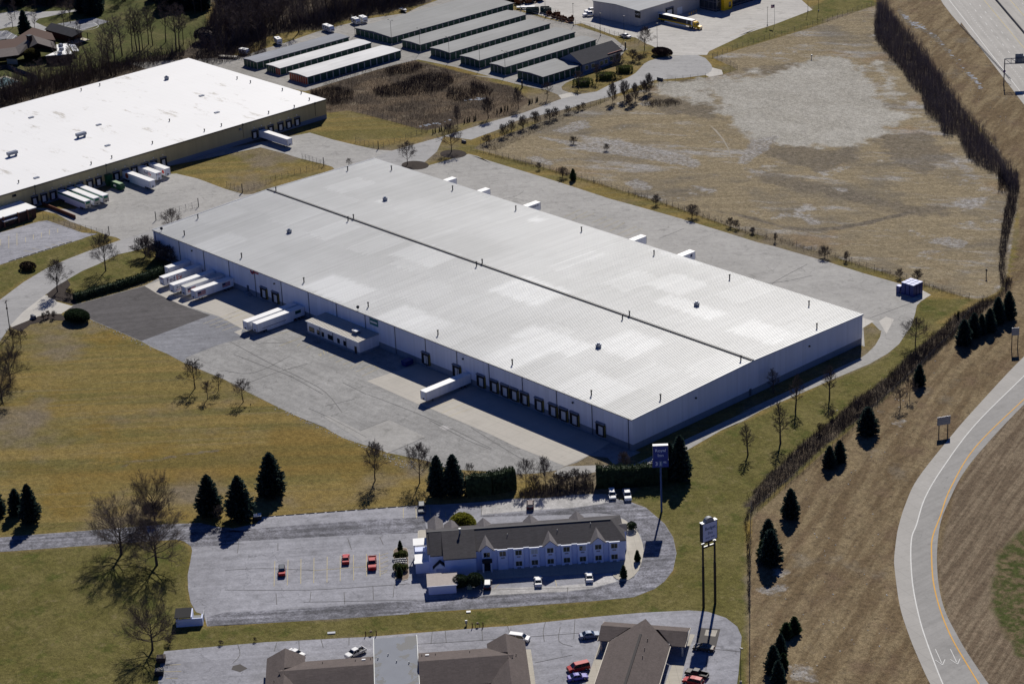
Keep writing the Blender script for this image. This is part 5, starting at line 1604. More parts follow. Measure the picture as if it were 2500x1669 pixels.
obj('top_cover', MB().box(-2.4, -1.3, -.6, .6, 24.201, 24.3).box(1.3, 2.4, -.6, .6, 24.201, 24.3), WHITE, cb)
ar_ = MB()
for i in range(12):
    a, c_ = math.pi * i / 12, math.pi * (i + 1) / 12
    ar_.add([(1.4 * math.cos(a), -.5, 24.2 + 1.25 * math.sin(a)), (1.4 * math.cos(c_), -.5, 24.2 + 1.25 * math.sin(c_)), (1.4 * math.cos(c_), .5, 24.2 + 1.25 * math.sin(c_)), (1.4 * math.cos(a), .5, 24.2 + 1.25 * math.sin(a))], [(0, 1, 2, 3)])
    ar_.add([(0, -.5, 24.2), (1.4 * math.cos(a), -.5, 24.2 + 1.25 * math.sin(a)), (1.4 * math.cos(c_), -.5, 24.2 + 1.25 * math.sin(c_))], [(0, 2, 1)])
obj('arch_top', ar_, mat('arch_grey', (.25, .27, .30), .5, .1), cb)
BLET = mat('blue_letter', (.012, .06, .17), .5, .05)
letters('Budget', 1.25, BLET, cb, (.1, -.59, 22.6), (math.pi / 2, 0, 0), sx=.95)
letters('Inn', 1.3, BLET, cb, (.1, -.59, 21.2), (math.pi / 2, 0, 0), sx=.95)
letters('TROY, OHIO', .55, BLET, cb, (.1, -.59, 19.95), (math.pi / 2, 0, 0), sx=.95)


def blank_board(k, pts, h, bw, label):
    a, c_ = [G(k, *q) for q in pts]
    d = c_ - a
    o = thing('road_sign', label, 'road sign', a, math.atan2(d.y, d.x), 'blank backs of road signs')
    L = d.length
    for x in (0, L):
        obj('post', MB().box(x - .12, x + .12, -.1, .1, 0, h), DARKM, o)
    bo_ = obj('panel', MB().box(L / 2 - bw / 2, L / 2 + bw / 2, -.2, -.11, h - 2.6, h), mat('alu_panel', (.20, .21, .25), .4, .06, 1, .4), o)
    r_ = MB()
    for i in range(4):
        r_.box(L / 2 - bw / 2, L / 2 + bw / 2, -.26, -.201, h - 2.5 + i * .75, h - 2.4 + i * .75)
    obj('panel_rib', r_, GREYM, bo_)
    return o


blank_board('E2', ((1607, 850), (1677, 838)), 5.6, 4.2, 'grey back of a wide road sign beside the slip road')
blank_board('E1', ((2187, 1478), (2235, 1475)), 7.4, 2.4, 'grey back of a tall narrow road sign near the row of spruces')
# gantry over the highway
gp_ = G('H6', 1785, 1480)
gt = thing('sign_gantry', 'grey steel truss gantry with sign panels reaching over the highway', 'gantry', gp_, math.atan2(HN.y, HN.x))
GS = mat('galvanised_steel', (.10, .11, .14), .5, .1, 1, .3)
obj('post', MB().tube((0, 0, 0), (0, 0, 11.8), .25, .22, 8).tube((3.0, -1.2, 0), (.3, 0, 1.6), .09, .09, 5), GS, gt)
tr = MB()
for z in (9.4, 11.6):
    for y in (-.5, .5):
        tr.tube((0, y, z), (34, y, z), .11, .11, 5)
for i in range(12):
    x = i * 2.8
    for y in (-.5, .5):
        tr.tube((x, y, 9.4), (x, y, 11.6), .06, .06, 4)
        tr.tube((x, y, 11.6), (x + 2.8, y, 9.4), .06, .06, 4)
obj('truss', tr, GS, gt)
AP = mat('gantry_panel', (.14, .17, .22), .4, .06, 1, .3)
obj('sign_panel', MB().box(4.6, 8.0, .62, .7, 8.9, 13.4).box(8.05, 20, .62, .7, 8.9, 12.4), AP, gt)
obj('route_badge', MB().disc((-.0, -.3, 6.2), .55, .1, 'y'), mat('badge_purple', (.12, .05, .18), .5, .1), gt)
# guard rail
gr = GL('H6 1035,455 1910,1400')
d = gr[1] - gr[0]
g_ = thing('guard_rail', 'long dark steel guard rail along the highway shoulder', 'guard rail', gr[0], math.atan2(d.y, d.x))
obj('rail', MB().xprism([(-.05, .45), (.05, .5), (-.02, .6), (.05, .7), (-.05, .75), (-.1, .6)], 0, d.length), GS, g_)
pst = MB().box(-.1, .1, -.25, -.08, 0, .72)
p0 = obj('post', pst, GS, g_)
for i in range(1, min(99, int(d.length / 1.9))):
    q = p0.copy()
    COL.objects.link(q)
    q.parent = g_
    q.location.x = i * 1.9


def light_pole(k, x, y, h, label, twin=True, group='storage yard light poles', r=.1):
    o = thing('light_pole', label, 'light pole', G(k, x, y), rnd.uniform(0, .4), group)
    obj('base', MB().tube((0, 0, 0), (0, 0, .6), .3, .28, 10), KERB, o)
    obj('pole', MB().tube((0, 0, .6), (0, 0, h), r, r * .7, 6), DARKM, o)
    if twin:
        obj('lamp_head', MB().tube((0, 0, h), (-1.1, 0, h + .5), .05, .05, 4).obox((-1.3, 0, h + .55), (.7, .4, .2), 0).tube((0, 0, h), (1.1, 0, h + .5), .05, .05, 4).obox((1.3, 0, h + .55), (.7, .4, .2), 0), DARKM, o)
    else:
        obj('lamp_head', MB().obox((.2, 0, h + .1), (.8, .45, .22), 0), DARKM, o)
    return o


for k, x, y, h, lb in (('B0', 1417, 380, 11.5, 'twin light pole at the corner of the widest storage building'), ('B0', 1660, 445, 11, 'twin light pole before the second storage row'),
                       ('B0', 1908, 520, 11, 'twin light pole at the near end of the middle storage row'), ('B0', 2168, 590, 11, 'twin light pole before the fourth narrow storage row'),
                       ('C0', 275, 605, 11, 'twin light pole in front of the row behind the storage office'), ('B0', 1105, 300, 9, 'dark pole at the far end of the widest storage building')):
    light_pole(k, x, y, h, lb)
for k, x, y, h, lb in (('C0', 817, 207, 11, 'tall thin pole at the fence by the rusty scrap row'), ('C0', 1033, 288, 11, 'thin pole at the fence near the beige shop corner'), ('C0', 1222, 310, 11, 'thin pole right behind the white pickup'),
                       ('C0', 1486, 380, 11.5, 'tall thin pole beside the reddish bush at the cul-de-sac'), ('H0', 1115, 310, 10, 'thin pole beside the green hoppers at the fence'), ('H0', 675, 205, 10, 'thin pole at the fence near the top left scrap'),
                       ('E0', 563, 95, 12, 'left one of two thick poles at the dealer lot edge'), ('E0', 648, 90, 12, 'right one of two thick poles at the dealer lot edge'), ('E0', 240, 205, 9, 'slim pole beside the flag pole')):
    light_pole(k, x, y, h, lb, False, 'tall poles around the dealer lot')
light_pole('F3', 518, 1560, 9.6, 'dark lamp post at the right edge of the lower motel lot', False, 'lamp posts of the motel lots', .09)
fp = thing('flag_pole', 'white flag pole flying an American flag by the dealer lot', 'flag', G('E0', 297, 200))
obj('pole', MB().tube((0, 0, 0), (0, 0, 10.2), .09, .05, 6), GREYM, fp)
fl = MB()
for i in range(8):
    a, c_ = i * .3, (i + 1) * .3
    fl.add([(-a, .18 * math.sin(a * 3), 9.9 - .18 * a), (-c_, .18 * math.sin(c_ * 3), 9.9 - .18 * c_), (-c_, .18 * math.sin(c_ * 3), 8.4 - .3 * c_), (-a, .18 * math.sin(a * 3), 8.4 - .3 * a)], [(0, 1, 2, 3)])
mtf, t, b = newmat('flag_cloth')
n = N(t)
x_, y_, z_ = n.sep(n.tc)
q = n.math('GREATER_THAN', n.math('FRACT', n.math('MULTIPLY', z_, 4.0)), .5)
cst = n.mix(q, (.55, .55, .55), (.35, .02, .03))
cst = n.mix(n.math('MULTIPLY', n.math('GREATER_THAN', x_, -1.0), n.math('GREATER_THAN', z_, 9.0)), cst, (.02, .03, .14))
t.links.new(cst, b.inputs['Base Color'])
obj('flag', fl, mtf, fp)
ut = thing('utility_pole', 'wooden utility pole with crossarm by the curved road, left edge', 'utility pole', G('A2', 90, 232))
WOOD = mat('pole_wood', (.13, .11, .095), .9, .2, 1.0)
obj('pole', MB().tube((0, 0, 0), (0, 0, 12.4), .19, .13, 8), WOOD, ut)
obj('crossarm', MB().obox((0, 0, 11.9), (.14, 2.6, .16), .75).obox((0, 0, 9.6), (.3, .5, .7), .2), WOOD, ut)
ir = MB()
for s_ in (-1.1, -.5, .5, 1.1):
    ir.tube((-.68 * s_, .73 * s_, 11.98), (-.68 * s_, .73 * s_, 12.25), .06, .04, 5)
obj('insulator', ir, GREYM, ut)
wr = MB()
for s_ in (-1, -.4, .4, 1):
    a = Vector((-700, 190 + s_ * 1.4, 15 + s_ * .5))
    c_ = Vector((-380, 290 + s_ * 1.4, 15 + s_ * .5))
# yard odds and ends
tag(obj('lot_sign', MB().tube((0, 0, 0), (0, 0, 1.6), .04, .04, 5).box(-.25, .25, -.05, -.02, 1.2, 1.7), DARKM), 'small dark post sign on the brown lawn by the fourth young tree', 'sign').location = G('A2', 2135, 862)
mlb = mat('monument_blue', (.05, .06, .09), .6, .1)
tag(obj('monument_sign', MB().yprism([(-1.4, 0), (1.4, 0), (1.1, 1.3), (-1.1, 1.3)], -.4, .4), mlb), 'low dark entrance sign on the mulch bed by the curved road', 'sign').location = G('A1', 285, 1490)
tag(obj('monument_sign', MB().box(-1.6, 1.6, -.3, .3, 0, 1.3), mlb), 'low dark sign at the bend of the cul-de-sac', 'sign').location = G('C0', 1507, 642)
tag(obj('monument_sign', MB().box(-1.2, 1.2, -.3, .3, 0, 1.1), mlb), 'small dark box sign near the round mulch bed and fence', 'sign').location = G('B0', 2030, 1215)
tag(obj('marker_post', MB().tube((0, 0, 0), (0, 0, 3.2), .16, .16, 6).box(-.4, .4, -.05, .05, 2.4, 3.0), DARKM), 'lone dark post standing in the straw field', 'post').location = G('E1', 1985, 905)
tag(obj('marker_post', MB().tube((0, 0, 0), (0, 0, 1.6), .16, .16, 6).box(-.3, .5, -.2, .2, 1.5, 2.0), GREYM), 'small pale topped post at the edge of the gravel', 'post').location = G('E0', 592, 472)


def meter(k, x, y, label):
    o = thing('gas_meter', label, 'gas meter', G(k, x, y), MRZ, 'gas meters on the grass strip')
    obj('pipework', MB().tube((-.5, 0, 0), (-.5, 0, .9), .06, .06, 6).tube((.5, 0, 0), (.5, 0, .9), .06, .06, 6).tube((-.5, 0, .9), (.5, 0, .9), .06, .06, 6).obox((0, 0, .9), (.5, .4, .5)), mat('meter_rust', (.12, .08, .07), .7, .2), o)
    for s_ in (-1.35, 1.35):
        obj('bollard', MB().tube((s_, -.4, 0), (s_, -.4, 1.4), .12, .12, 8), mat('bollard_brown', (.10, .045, .025), .8, .15), o)
    return o


meter('F1', 1190, 1165, 'brown gas meter between two posts behind the flat connecting roof')
meter('F1', 2060, 1098, 'grey gas meter between two posts near the white topped pedestal')
o = thing('electric_pedestal', 'grey utility pedestal on the grass strip below the motel shed', 'utility box', G('F1', 1968, 1088), MRZ)
obj('post', MB().box(-.12, .12, -.1, .1, 0, 1.2).obox((0, 0, 1.0), (.6, .3, .9)), GREYM, o)
tag(obj('utility_slab', MB().obox(G('F1', 866, 1150, .12), (2.0, .9, .24), MRZ), mat('slab_grey', (.45, .47, .5), .7, .1)), 'flat pale grey cover slab on the grass strip', 'utility cover')
tag(obj('utility_slab', MB().obox(G('F1', 1985, 978, .12), (1.1, .8, .24), MRZ), WHITE), 'white square cover on the grass below the motel shed', 'utility cover')
# planter sign on the motel island
o = thing('name_sign', 'white lettered sign panels across the gravel planter island', 'sign', G('F1', 1432, 590), MRZ)
m_ = MB()
rr = random.Random(5)
for r_ in range(3):
    x = -1.8
    while x < 1.6:
        w_ = rr.uniform(.2, .5)
        m_.box(x, x + w_, -.12 + r_ * .55 - .5, .12 + r_ * .55 - .5, .6 + r_ * .3, .85 + r_ * .3)
        x += w_ + .18
obj('panel', MB().box(-1.9, 1.9, -1.0, -.95, .15, .5).box(-1.9, 1.9, -1.1, -.2, .16, .25), DARKM, o)
obj('letter_block', m_, SIGNW, o)
# wheel stops along lots
ws = MB().yprism([(-1.0, .02), (1.0, .02), (.95, .16), (-.95, .16)], -.09, .09)
first = None
wsl = GL('F1 320,205 1650,105')
nst = 16
for i in range(nst):
    p = wsl[0] + (wsl[1] - wsl[0]) * (i + .5) / nst
    if first is None:
        first = tag(obj('wheel_stop', ws, mat('railway_sleeper', (.035, .03, .028), .9, .2, 2)), 'dark timber sleeper edging the top of the motel lot', 'wheel stop', 'sleepers along the motel lot')
        q = first
    else:
        q = first.copy()
        COL.objects.link(q)
    q.location = p + Vector((0, 0, .03))
    q.rotation_euler.z = math.atan2(wsl[1].y - wsl[0].y, wsl[1].x - wsl[0].x)
    q.scale.x = 1.15
wsl = GL('H8 1180,1525 2310,1165')
for i in range(9):
    p = wsl[0] + (wsl[1] - wsl[0]) * (i - 4 + .5) / 5
    q = first.copy()
    COL.objects.link(q)
    q['label'] = 'dark wheel stop at the lawn edge of the left parking lot'
    q['group'] = 'wheel stops of the left parking lot'
    q.location = p + Vector((0, 0, .03))
    q.rotation_euler.z = math.atan2(wsl[1].y - wsl[0].y, wsl[1].x - wsl[0].x)
    q.scale = (1.3, 1, 1)


# ------------------------------------------------------------------ fences
def fence(pts, label, h=2.0, sp=3.0, m_=None, gates=False):
    pts = GL(pts)
    o = thing('chain_fence', label, 'fence', pts[0])
    FM = mat('fence_steel', (.10, .10, .11), .6, .15)
    post = None
    wires = MB()
    for a, c_ in zip(pts[:-1], pts[1:]):
        d = c_ - a
        L = d.length
        n_ = max(1, int(round(L / sp)))
        for i in range(n_ + 1):
            p = a + d * (i / n_) - pts[0]
            if post is None:
                post = obj('fence_post', MB().tube((0, 0, 0), (0, 0, h + .15), .06, .06, 6), FM, o)
            else:
                q = post.copy()
                COL.objects.link(q)
                q.parent = o
                q.location = p
        a0, c0 = a - pts[0], c_ - pts[0]
        for z in (.08, h * .5, h):
            wires.tube(a0 + Vector((0, 0, z)), c0 + Vector((0, 0, z)), .022, .022, 3)
        k_ = max(1, int(L / .45))
        for i in range(k_):
            p = a0 + (c0 - a0) * (i / k_)
            q = a0 + (c0 - a0) * ((i + 1) / k_)
            wires.tube((p.x, p.y, 0), (q.x, q.y, h), .008, .008, 3)
            wires.tube((q.x, q.y, 0), (p.x, p.y, h), .008, .008, 3)
    obj('wire_mesh', wires, FM, o)
    return o


fence('C1 0,55 300,125 580,205 840,270 1260,400 1560,490 1900,600 2287,745 E1 300,600 590,700 850,770 1280,905 1560,990 1850,1075 1960,1090', 'long wire fence between the back lot and the straw field', 2.0, 3.4)
fence('C0 75,1150 230,1090 420,1030 590,960 820,880 1000,840 1100,790', 'wire fence behind the shrubs between the road and the straw field')
fence('C0 1460,690 1570,660 1690,640 1870,620', 'short wire fence along the lower side of the cul-de-sac')
fence('C0 2010,595 2125,555 2040,500 1925,460 E0 0,385 300,290 560,220 800,140 1110,35', 'long dark wire fence along the green strip above the straw field', 2.0, 4)
fence('H0 0,45 330,110 660,190 1120,330 1400,410 1650,440 2000,540 2349,640 C0 1340,350', 'wire fence between the storage rows and the equipment dealer', 2.2, 3.5)
fence('A1 370,640 640,720 920,785', 'wire fence between the left parking lot and the truck yard', 2.0)
fence('A1 1325,655 1475,600 1690,540', 'free standing wire gate fence in the truck yard', 2.4, 3)
fence('B0 655,1350 840,1410', 'sliding wire gate section at the brown grass island', 2.2, 2.4)
fence('B0 1110,1210 1300,1265 1720,1120', 'wire fence at the lawn corner by the access road', 2.0)
fence('B0 1720,1115 1500,1060 1300,1000 1080,945', 'dark wire fence between the lawn and the scrub plot', 2.0)
fence('A1 1930,365 2060,415 2265,350 B1 430,310 850,195', 'wire fence round the brown grass island behind the grey warehouse', 2.0)
fence('E1 1960,1090 1750,1310 E2 1730,50 1400,370 1080,655 760,950 430,1220 250,1370 120,1480 F3 600,150 592,500 592,1000 590,1568', 'long wire fence beside the brush belt below the highway bank', 1.6, 3.6)
for k, x, y in (('A1', 930, 780), ('A1', 1327, 655), ('A1', 1690, 540), ('B0', 838, 1410), ('B0', 1303, 1268), ('A1', 2062, 415), ('B1', 147, 420)):
    o = obj('gate_post', MB().tube((0, 0, 0), (0, 0, 3.4), .16, .16, 8).tube((0, 0, 3.4), (0, 0, 3.55), .2, .08, 8), DARKM)
    o.location = G(k, x, y)
    tag(o, 'thick dark gate post at a chain fence end in the truck yard', 'gate post', 'gate posts of the truck yard')
gb = thing('gate', 'dark swing gate on posts beside the storage office', 'gate', G('C0', 1232, 390), .9)
obj('post', MB().box(-.3, .3, -.3, .3, 0, 3.2), DARKM, gb)
obj('gate_leaf', MB().tube((0, 0, .3), (-8, 0, .3), .07, .07, 5).tube((0, 0, 1.9), (-8, 0, 1.9), .07, .07, 5).tube((0, 0, .3), (-4, 0, 1.9), .05, .05, 5).tube((-4, 0, 1.9), (-8, 0, .3), .05, .05, 5), DARKM, gb)
gb = thing('gate', 'dark low gate at the scrub plot corner of the storage yard', 'gate', G('C0', 408, 700), .35)
obj('post', MB().box(-.25, .25, -.25, .25, 0, 3.4), DARKM, gb)
obj('gate_leaf', MB().tube((0, 0, .3), (6, 0, .3), .07, .07, 5).tube((0, 0, 1.4), (6, 0, 1.4), .07, .07, 5).tube((0, 0, .3), (3, 0, 1.4), .05, .05, 5), DARKM, gb)

# ================================================================== VEHICLES
CARN = [0]


def wheels(o, xs_, yy, r=.34, wd=.24):
    for x in xs_:
        for s_ in (-1, 1):
            w_ = obj('wheel', MB().disc((x, s_ * (yy - wd / 2), r), r, wd, 'y', 14), BLACK, o)
            obj('rim', MB().disc((x, s_ * (yy + .005), r), r * .6, .02, 'y', 10), CHROME, w_)


def lights(o, xf, xr, zf_, zr, yy):
    for s_ in (-1, 1):
        obj('headlight', MB().box(xf - .1, xf + .012, s_ * yy - .2, s_ * yy + .2, zf_ - .09, zf_ + .09), LAMP, o)
        obj('taillight', MB().box(xr - .012, xr + .1, s_ * yy - .16, s_ * yy + .16, zr - .11, zr + .11), REDL, o)


def vehicle(nm, label, cat, style, pm, front, rear, top=None, scale=1.06, group=None):
    """front/rear: photo marks of the nose and tail (about 0.8 m up)"""
    f_, r_ = G(*front, .8), G(*rear, .8)
    c_ = (f_ + r_) / 2
    d = f_ - r_
    o = thing(nm, label, cat, (c_.x, c_.y, .04), math.atan2(d.y, d.x), group)
    top = top or pm
    ins = lambda z: .03 if z < .5 else (.0 if z < .8 else .07)
    if style == 'sedan':
        w2_ = .90
        lo = [(-2.33, .28), (2.3, .28), (2.38, .5), (2.3, .68), (2.05, .78), (.98, .93), (-1.55, .97), (-2.25, .96), (-2.38, .75), (-2.38, .5)]
        ca = [(-1.75, .94), (1.05, .90), (.30, 1.36), (-.95, 1.40)]
        rf_ = [(-1.02, 1.36), (.36, 1.33), (.28, 1.42), (-.45, 1.475), (-.95, 1.44)]
        wx, lx = (-1.4, 1.45), (2.3, -2.33, .62, .8)
    elif style == 'suv':
        w2_ = .94
        lo = [(-2.25, .35), (2.25, .35), (2.34, .6), (2.28, .85), (1.25, 1.04), (-2.2, 1.06), (-2.33, .8)]
        ca = [(-2.22, 1.03), (1.3, 1.02), (.55, 1.62), (-2.0, 1.66)]
        rf_ = [(-2.05, 1.62), (.62, 1.58), (.52, 1.69), (-.6, 1.74), (-1.98, 1.71)]
        wx, lx = (-1.4, 1.42), (2.27, -2.27, .78, .98)
    elif style == 'van':
        w2_ = .98
        lo = [(-2.5, .35), (2.4, .35), (2.5, .6), (2.4, .95), (1.55, 1.12), (-2.45, 1.12), (-2.52, .8)]
        ca = [(-2.46, 1.1), (1.65, 1.08), (.85, 1.74), (-2.35, 1.80)]
        rf_ = [(-2.4, 1.75), (.92, 1.69), (.8, 1.82), (-2.3, 1.88)]
        wx, lx = (-1.5, 1.55), (2.42, -2.45, .82, 1.1)
    elif style == 'jeep':
        w2_ = .88
        lo = [(-1.9, .5), (1.95, .5), (2.0, .95), (1.9, 1.08), (.55, 1.12), (-1.9, 1.1)]
        ca = [(-1.86, 1.09), (.62, 1.1), (.40, 1.70), (-1.78, 1.74)]
        rf_ = [(-1.88, 1.66), (.46, 1.62), (.40, 1.76), (-1.78, 1.82)]
        wx, lx = (-1.25, 1.3), (1.95, -1.86, .9, .9)
    else:   # pickup
        w2_ = .97
        lo = [(-.72, .45), (2.75, .45), (2.85, .7), (2.78, 1.0), (2.6, 1.08), (1.35, 1.14), (-.72, 1.14)]
        ca = [(-.70, 1.12), (1.42, 1.12), (.80, 1.72), (-.60, 1.76)]
        rf_ = [(-.72, 1.70), (.87, 1.66), (.78, 1.80), (-.62, 1.84)]
        wx, lx = (-1.75, 1.75), (2.78, -2.82, .9, .95)
    obj('body', MB().yprism(lo, -w2_, w2_, ins), pm, o)
    zt, zb = max(z for _, z in ca), min(z for _, z in ca)
    tin = lambda z: .06 + .20 * (z - zb) / (zt - zb)
    cb_ = obj('windows', MB().yprism(ca, -w2_, w2_, tin), GLASS, o)
    obj('roof', MB().yprism(rf_, -w2_, w2_, lambda z: .22 if z < zt + .01 else .30), top, o)
    pl = MB()
    (xa, za), (xb, zb_), (xc, zc), (xd, zd) = ca
    for s_ in (-1, 1):
        for (p_, q_) in (((xa, za), (xd, zd)), ((xb, zb_), (xc, zc)), (((xa + xb) / 2, (za + zb_) / 2), ((xc + xd) / 2, (zc + zd) / 2))):
            pl.tube((p_[0], s_ * (w2_ - .06), p_[1]), (q_[0], s_ * (w2_ - .25), q_[1]), .045, .04, 4)
    obj('pillar', pl, top, cb_)
    if style == 'pickup':
        obj('bed', MB().box(-2.82, -.74, -w2_, -w2_ + .1, .45, 1.1).box(-2.82, -.74, w2_ - .1, w2_, .45, 1.1)
            .box(-2.86, -2.74, -w2_ + .1, w2_ - .1, .5, 1.08), pm, o)
        obj('bed_liner', MB().box(-2.735, -.745, -w2_ + .105, w2_ - .105, .46, .62), BLACK, o)
    for s_ in (-1, 1):
        obj('mirror', MB().obox((ca[1][0] - .2, s_ * (w2_ + .08), zb + .08), (.12, .2, .14)), top if style != 'pickup' else BLACK, o)
    obj('bumper', MB().box(lx[0] - .02, lx[0] + .1, -w2_ + .1, w2_ - .1, .32, .52).box(lx[1] - .12, lx[1] + .0, -w2_ + .1, w2_ - .1, .32, .52), DARKM if style in ('suv', 'jeep', 'van') else pm, o)
    wheels(o, wx, w2_, .36 if style != 'pickup' and style != 'jeep' else .42)
    lights(o, lx[0], lx[1], lx[2], lx[3], w2_ - .28)
    o.scale = (scale,) * 3
    return o


RED = paint('red_paint', (.42, .012, .016))
WINE = paint('wine_paint', (.16, .012, .02))
WHT = paint('white_paint', (.78, .78, .78))
SILV = paint('grey_paint', (.16, .17, .18))
STEEL = paint('steel_blue_paint', (.20, .25, .36))
VIOL = paint('violet_paint', (.10, .09, .42))
BROWN = paint('bronze_paint', (.075, .06, .05))
BLKP = paint('black_paint', (.014, .015, .017))
DKBL = paint('dark_burgundy_paint', (.05, .014, .02))
SOFT = mat('grey_soft_top', (.14, .15, .17), .8, .1, 2)

vehicle('parked_jeep', 'red open country car with grey soft top parked alone, leftmost in the motel lot', 'car', 'jeep', RED, ('F1', 462, 690), ('F1', 462, 605), SOFT)
vehicle('parked_car', 'bright red sedan parked nose away in the middle of the motel lot', 'car', 'sedan', RED, ('F1', 985, 502), ('F1', 982, 582))
tk_ = vehicle('pickup_truck', 'long red pickup with an empty black bed holding one wooden plank', 'pickup', 'pickup', RED, ('F1', 1200, 672), ('F1', 1199, 490), None, 1.16)
obj('plank', MB().box(-2.2, -1.95, -.85, .85, .9, 1.0), mat('new_wood', (.40, .22, .12), .8, .1), tk_)
vehicle('parked_car', 'grey sport utility car parked against the lawn above the motel lot', 'car', 'suv', SILV, ('F2', 98, 172), ('F2', 98, 92))
vehicle('parked_car', 'dark red sport utility car parked behind the motel under the hedge', 'car', 'suv', DKBL, ('F2', 985, 68), ('F2', 985, 138))
vehicle('parked_car', 'white sedan parked beside the white pickup behind the motel', 'car', 'suv', WHT, ('C2', 1132, 1432), ('C2', 1118, 1352))
vehicle('pickup_truck', 'white pickup with a ladder rack parked at the grass edge behind the motel', 'pickup', 'pickup', WHT, ('C2', 1255, 1438), ('C2', 1236, 1350))
vehicle('parked_car', 'dark hatchback with glare painted pale on its roof parked left of two white sedans', 'car', 'suv', DKBL, ('F2', 638, 712), ('F2', 634, 792), WHT)  # white top stands in for the glare on the roof
vehicle('parked_car', 'white sedan parked in the middle of the motel front stalls', 'car', 'sedan', WHT, ('F2', 1045, 680), ('F2', 1052, 768))
vehicle('parked_car', 'white sedan parked furthest right before the motel facade', 'car', 'sedan', WHT, ('F2', 1462, 645), ('F2', 1470, 732))
vehicle('pickup_truck', 'white pickup parked slantwise behind the left brown motel wing', 'pickup', 'pickup', WHT, ('F1', 1005, 1335), ('F1', 1118, 1282), None, 1.0)
vehicle('parked_car', 'white car mostly hidden behind the left brown gable roof', 'car', 'sedan', WHT, ('F1', 610, 1325), ('F1', 545, 1300))
vehicle('parked_van', 'white van nosing out behind the middle brown motel roof', 'van', 'van', WHT, ('F2', 940, 1195), ('F2', 850, 1185))
vehicle('parked_car', 'steel blue sedan parked by the T shaped brown roof', 'car', 'sedan', STEEL, ('F2', 1558, 1152), ('F2', 1385, 1175), None, 1.12)
vehicle('parked_van', 'bright red minivan next to the violet car', 'van', 'van', RED, ('F2', 1285, 1450), ('F2', 1468, 1410), None, 1.1)
vehicle('parked_car', 'violet blue sedan parked tight beside the red minivan', 'car', 'sedan', VIOL, ('F2', 1452, 1492), ('F2', 1292, 1518), None, 1.05)
vehicle('parked_car', 'bronze brown sedan parked in front of the two post sign shadow', 'car', 'sedan', BROWN, ('F3', 145, 1262), ('F3', 300, 1285), None, 1.12)
vehicle('pickup_truck', 'black pickup with a grey sheened roof at the right motel walk', 'pickup', 'pickup', BLKP, ('F3', 85, 1462), ('F3', 250, 1500), None, 1.0)
vehicle('parked_car', 'red sedan parked right below the black pickup', 'car', 'suv', RED, ('F3', 60, 1525), ('F3', 215, 1560), None, 1.08)
vehicle('pickup_truck', 'white pickup parked by the storage fence near the beige shop', 'pickup', 'pickup', WHT, ('C0', 1272, 296), ('C0', 1190, 278), None, 1.05)
for lb, f_, r_ in (('white flatbed truck parked left of the beige shop corner', ('C0', 915, 120), ('C0', 985, 112)), ('white truck standing behind another white truck at the beige shop', ('C0', 935, 92), ('C0', 990, 85))):
    vehicle('pickup_truck', lb, 'truck', 'pickup', WHT, f_, r_, None, 1.3)

# ------------------------------------------------------------------ semi trailers
KEY.update({'J5': (1000, 880, .0892857), 'J7': (380, 620, .107143), 'J8': (580, 730, .161771)})
TWH = cladding('trailer_white', (.78, .79, .82), .6, .05)
TROOF = mat('trailer_roof', (.82, .82, .81), .45, .05, .6)
TFRAME = mat('trailer_frame', (.045, .045, .05), .7, .15)
STEELR = mat('stainless', (.45, .42, .36), .35, .15, 1.2, .3)
FPUR = mat('purple_letter', (.035, .01, .12), .5, .03)
FRED = mat('orange_red_letter', (.62, .04, .015), .5, .03)
TGREEN = mat('green_band', (.02, .18, .09), .5, .1)
TW, TZ0, TZ1 = 2.62, 1.05, 3.95


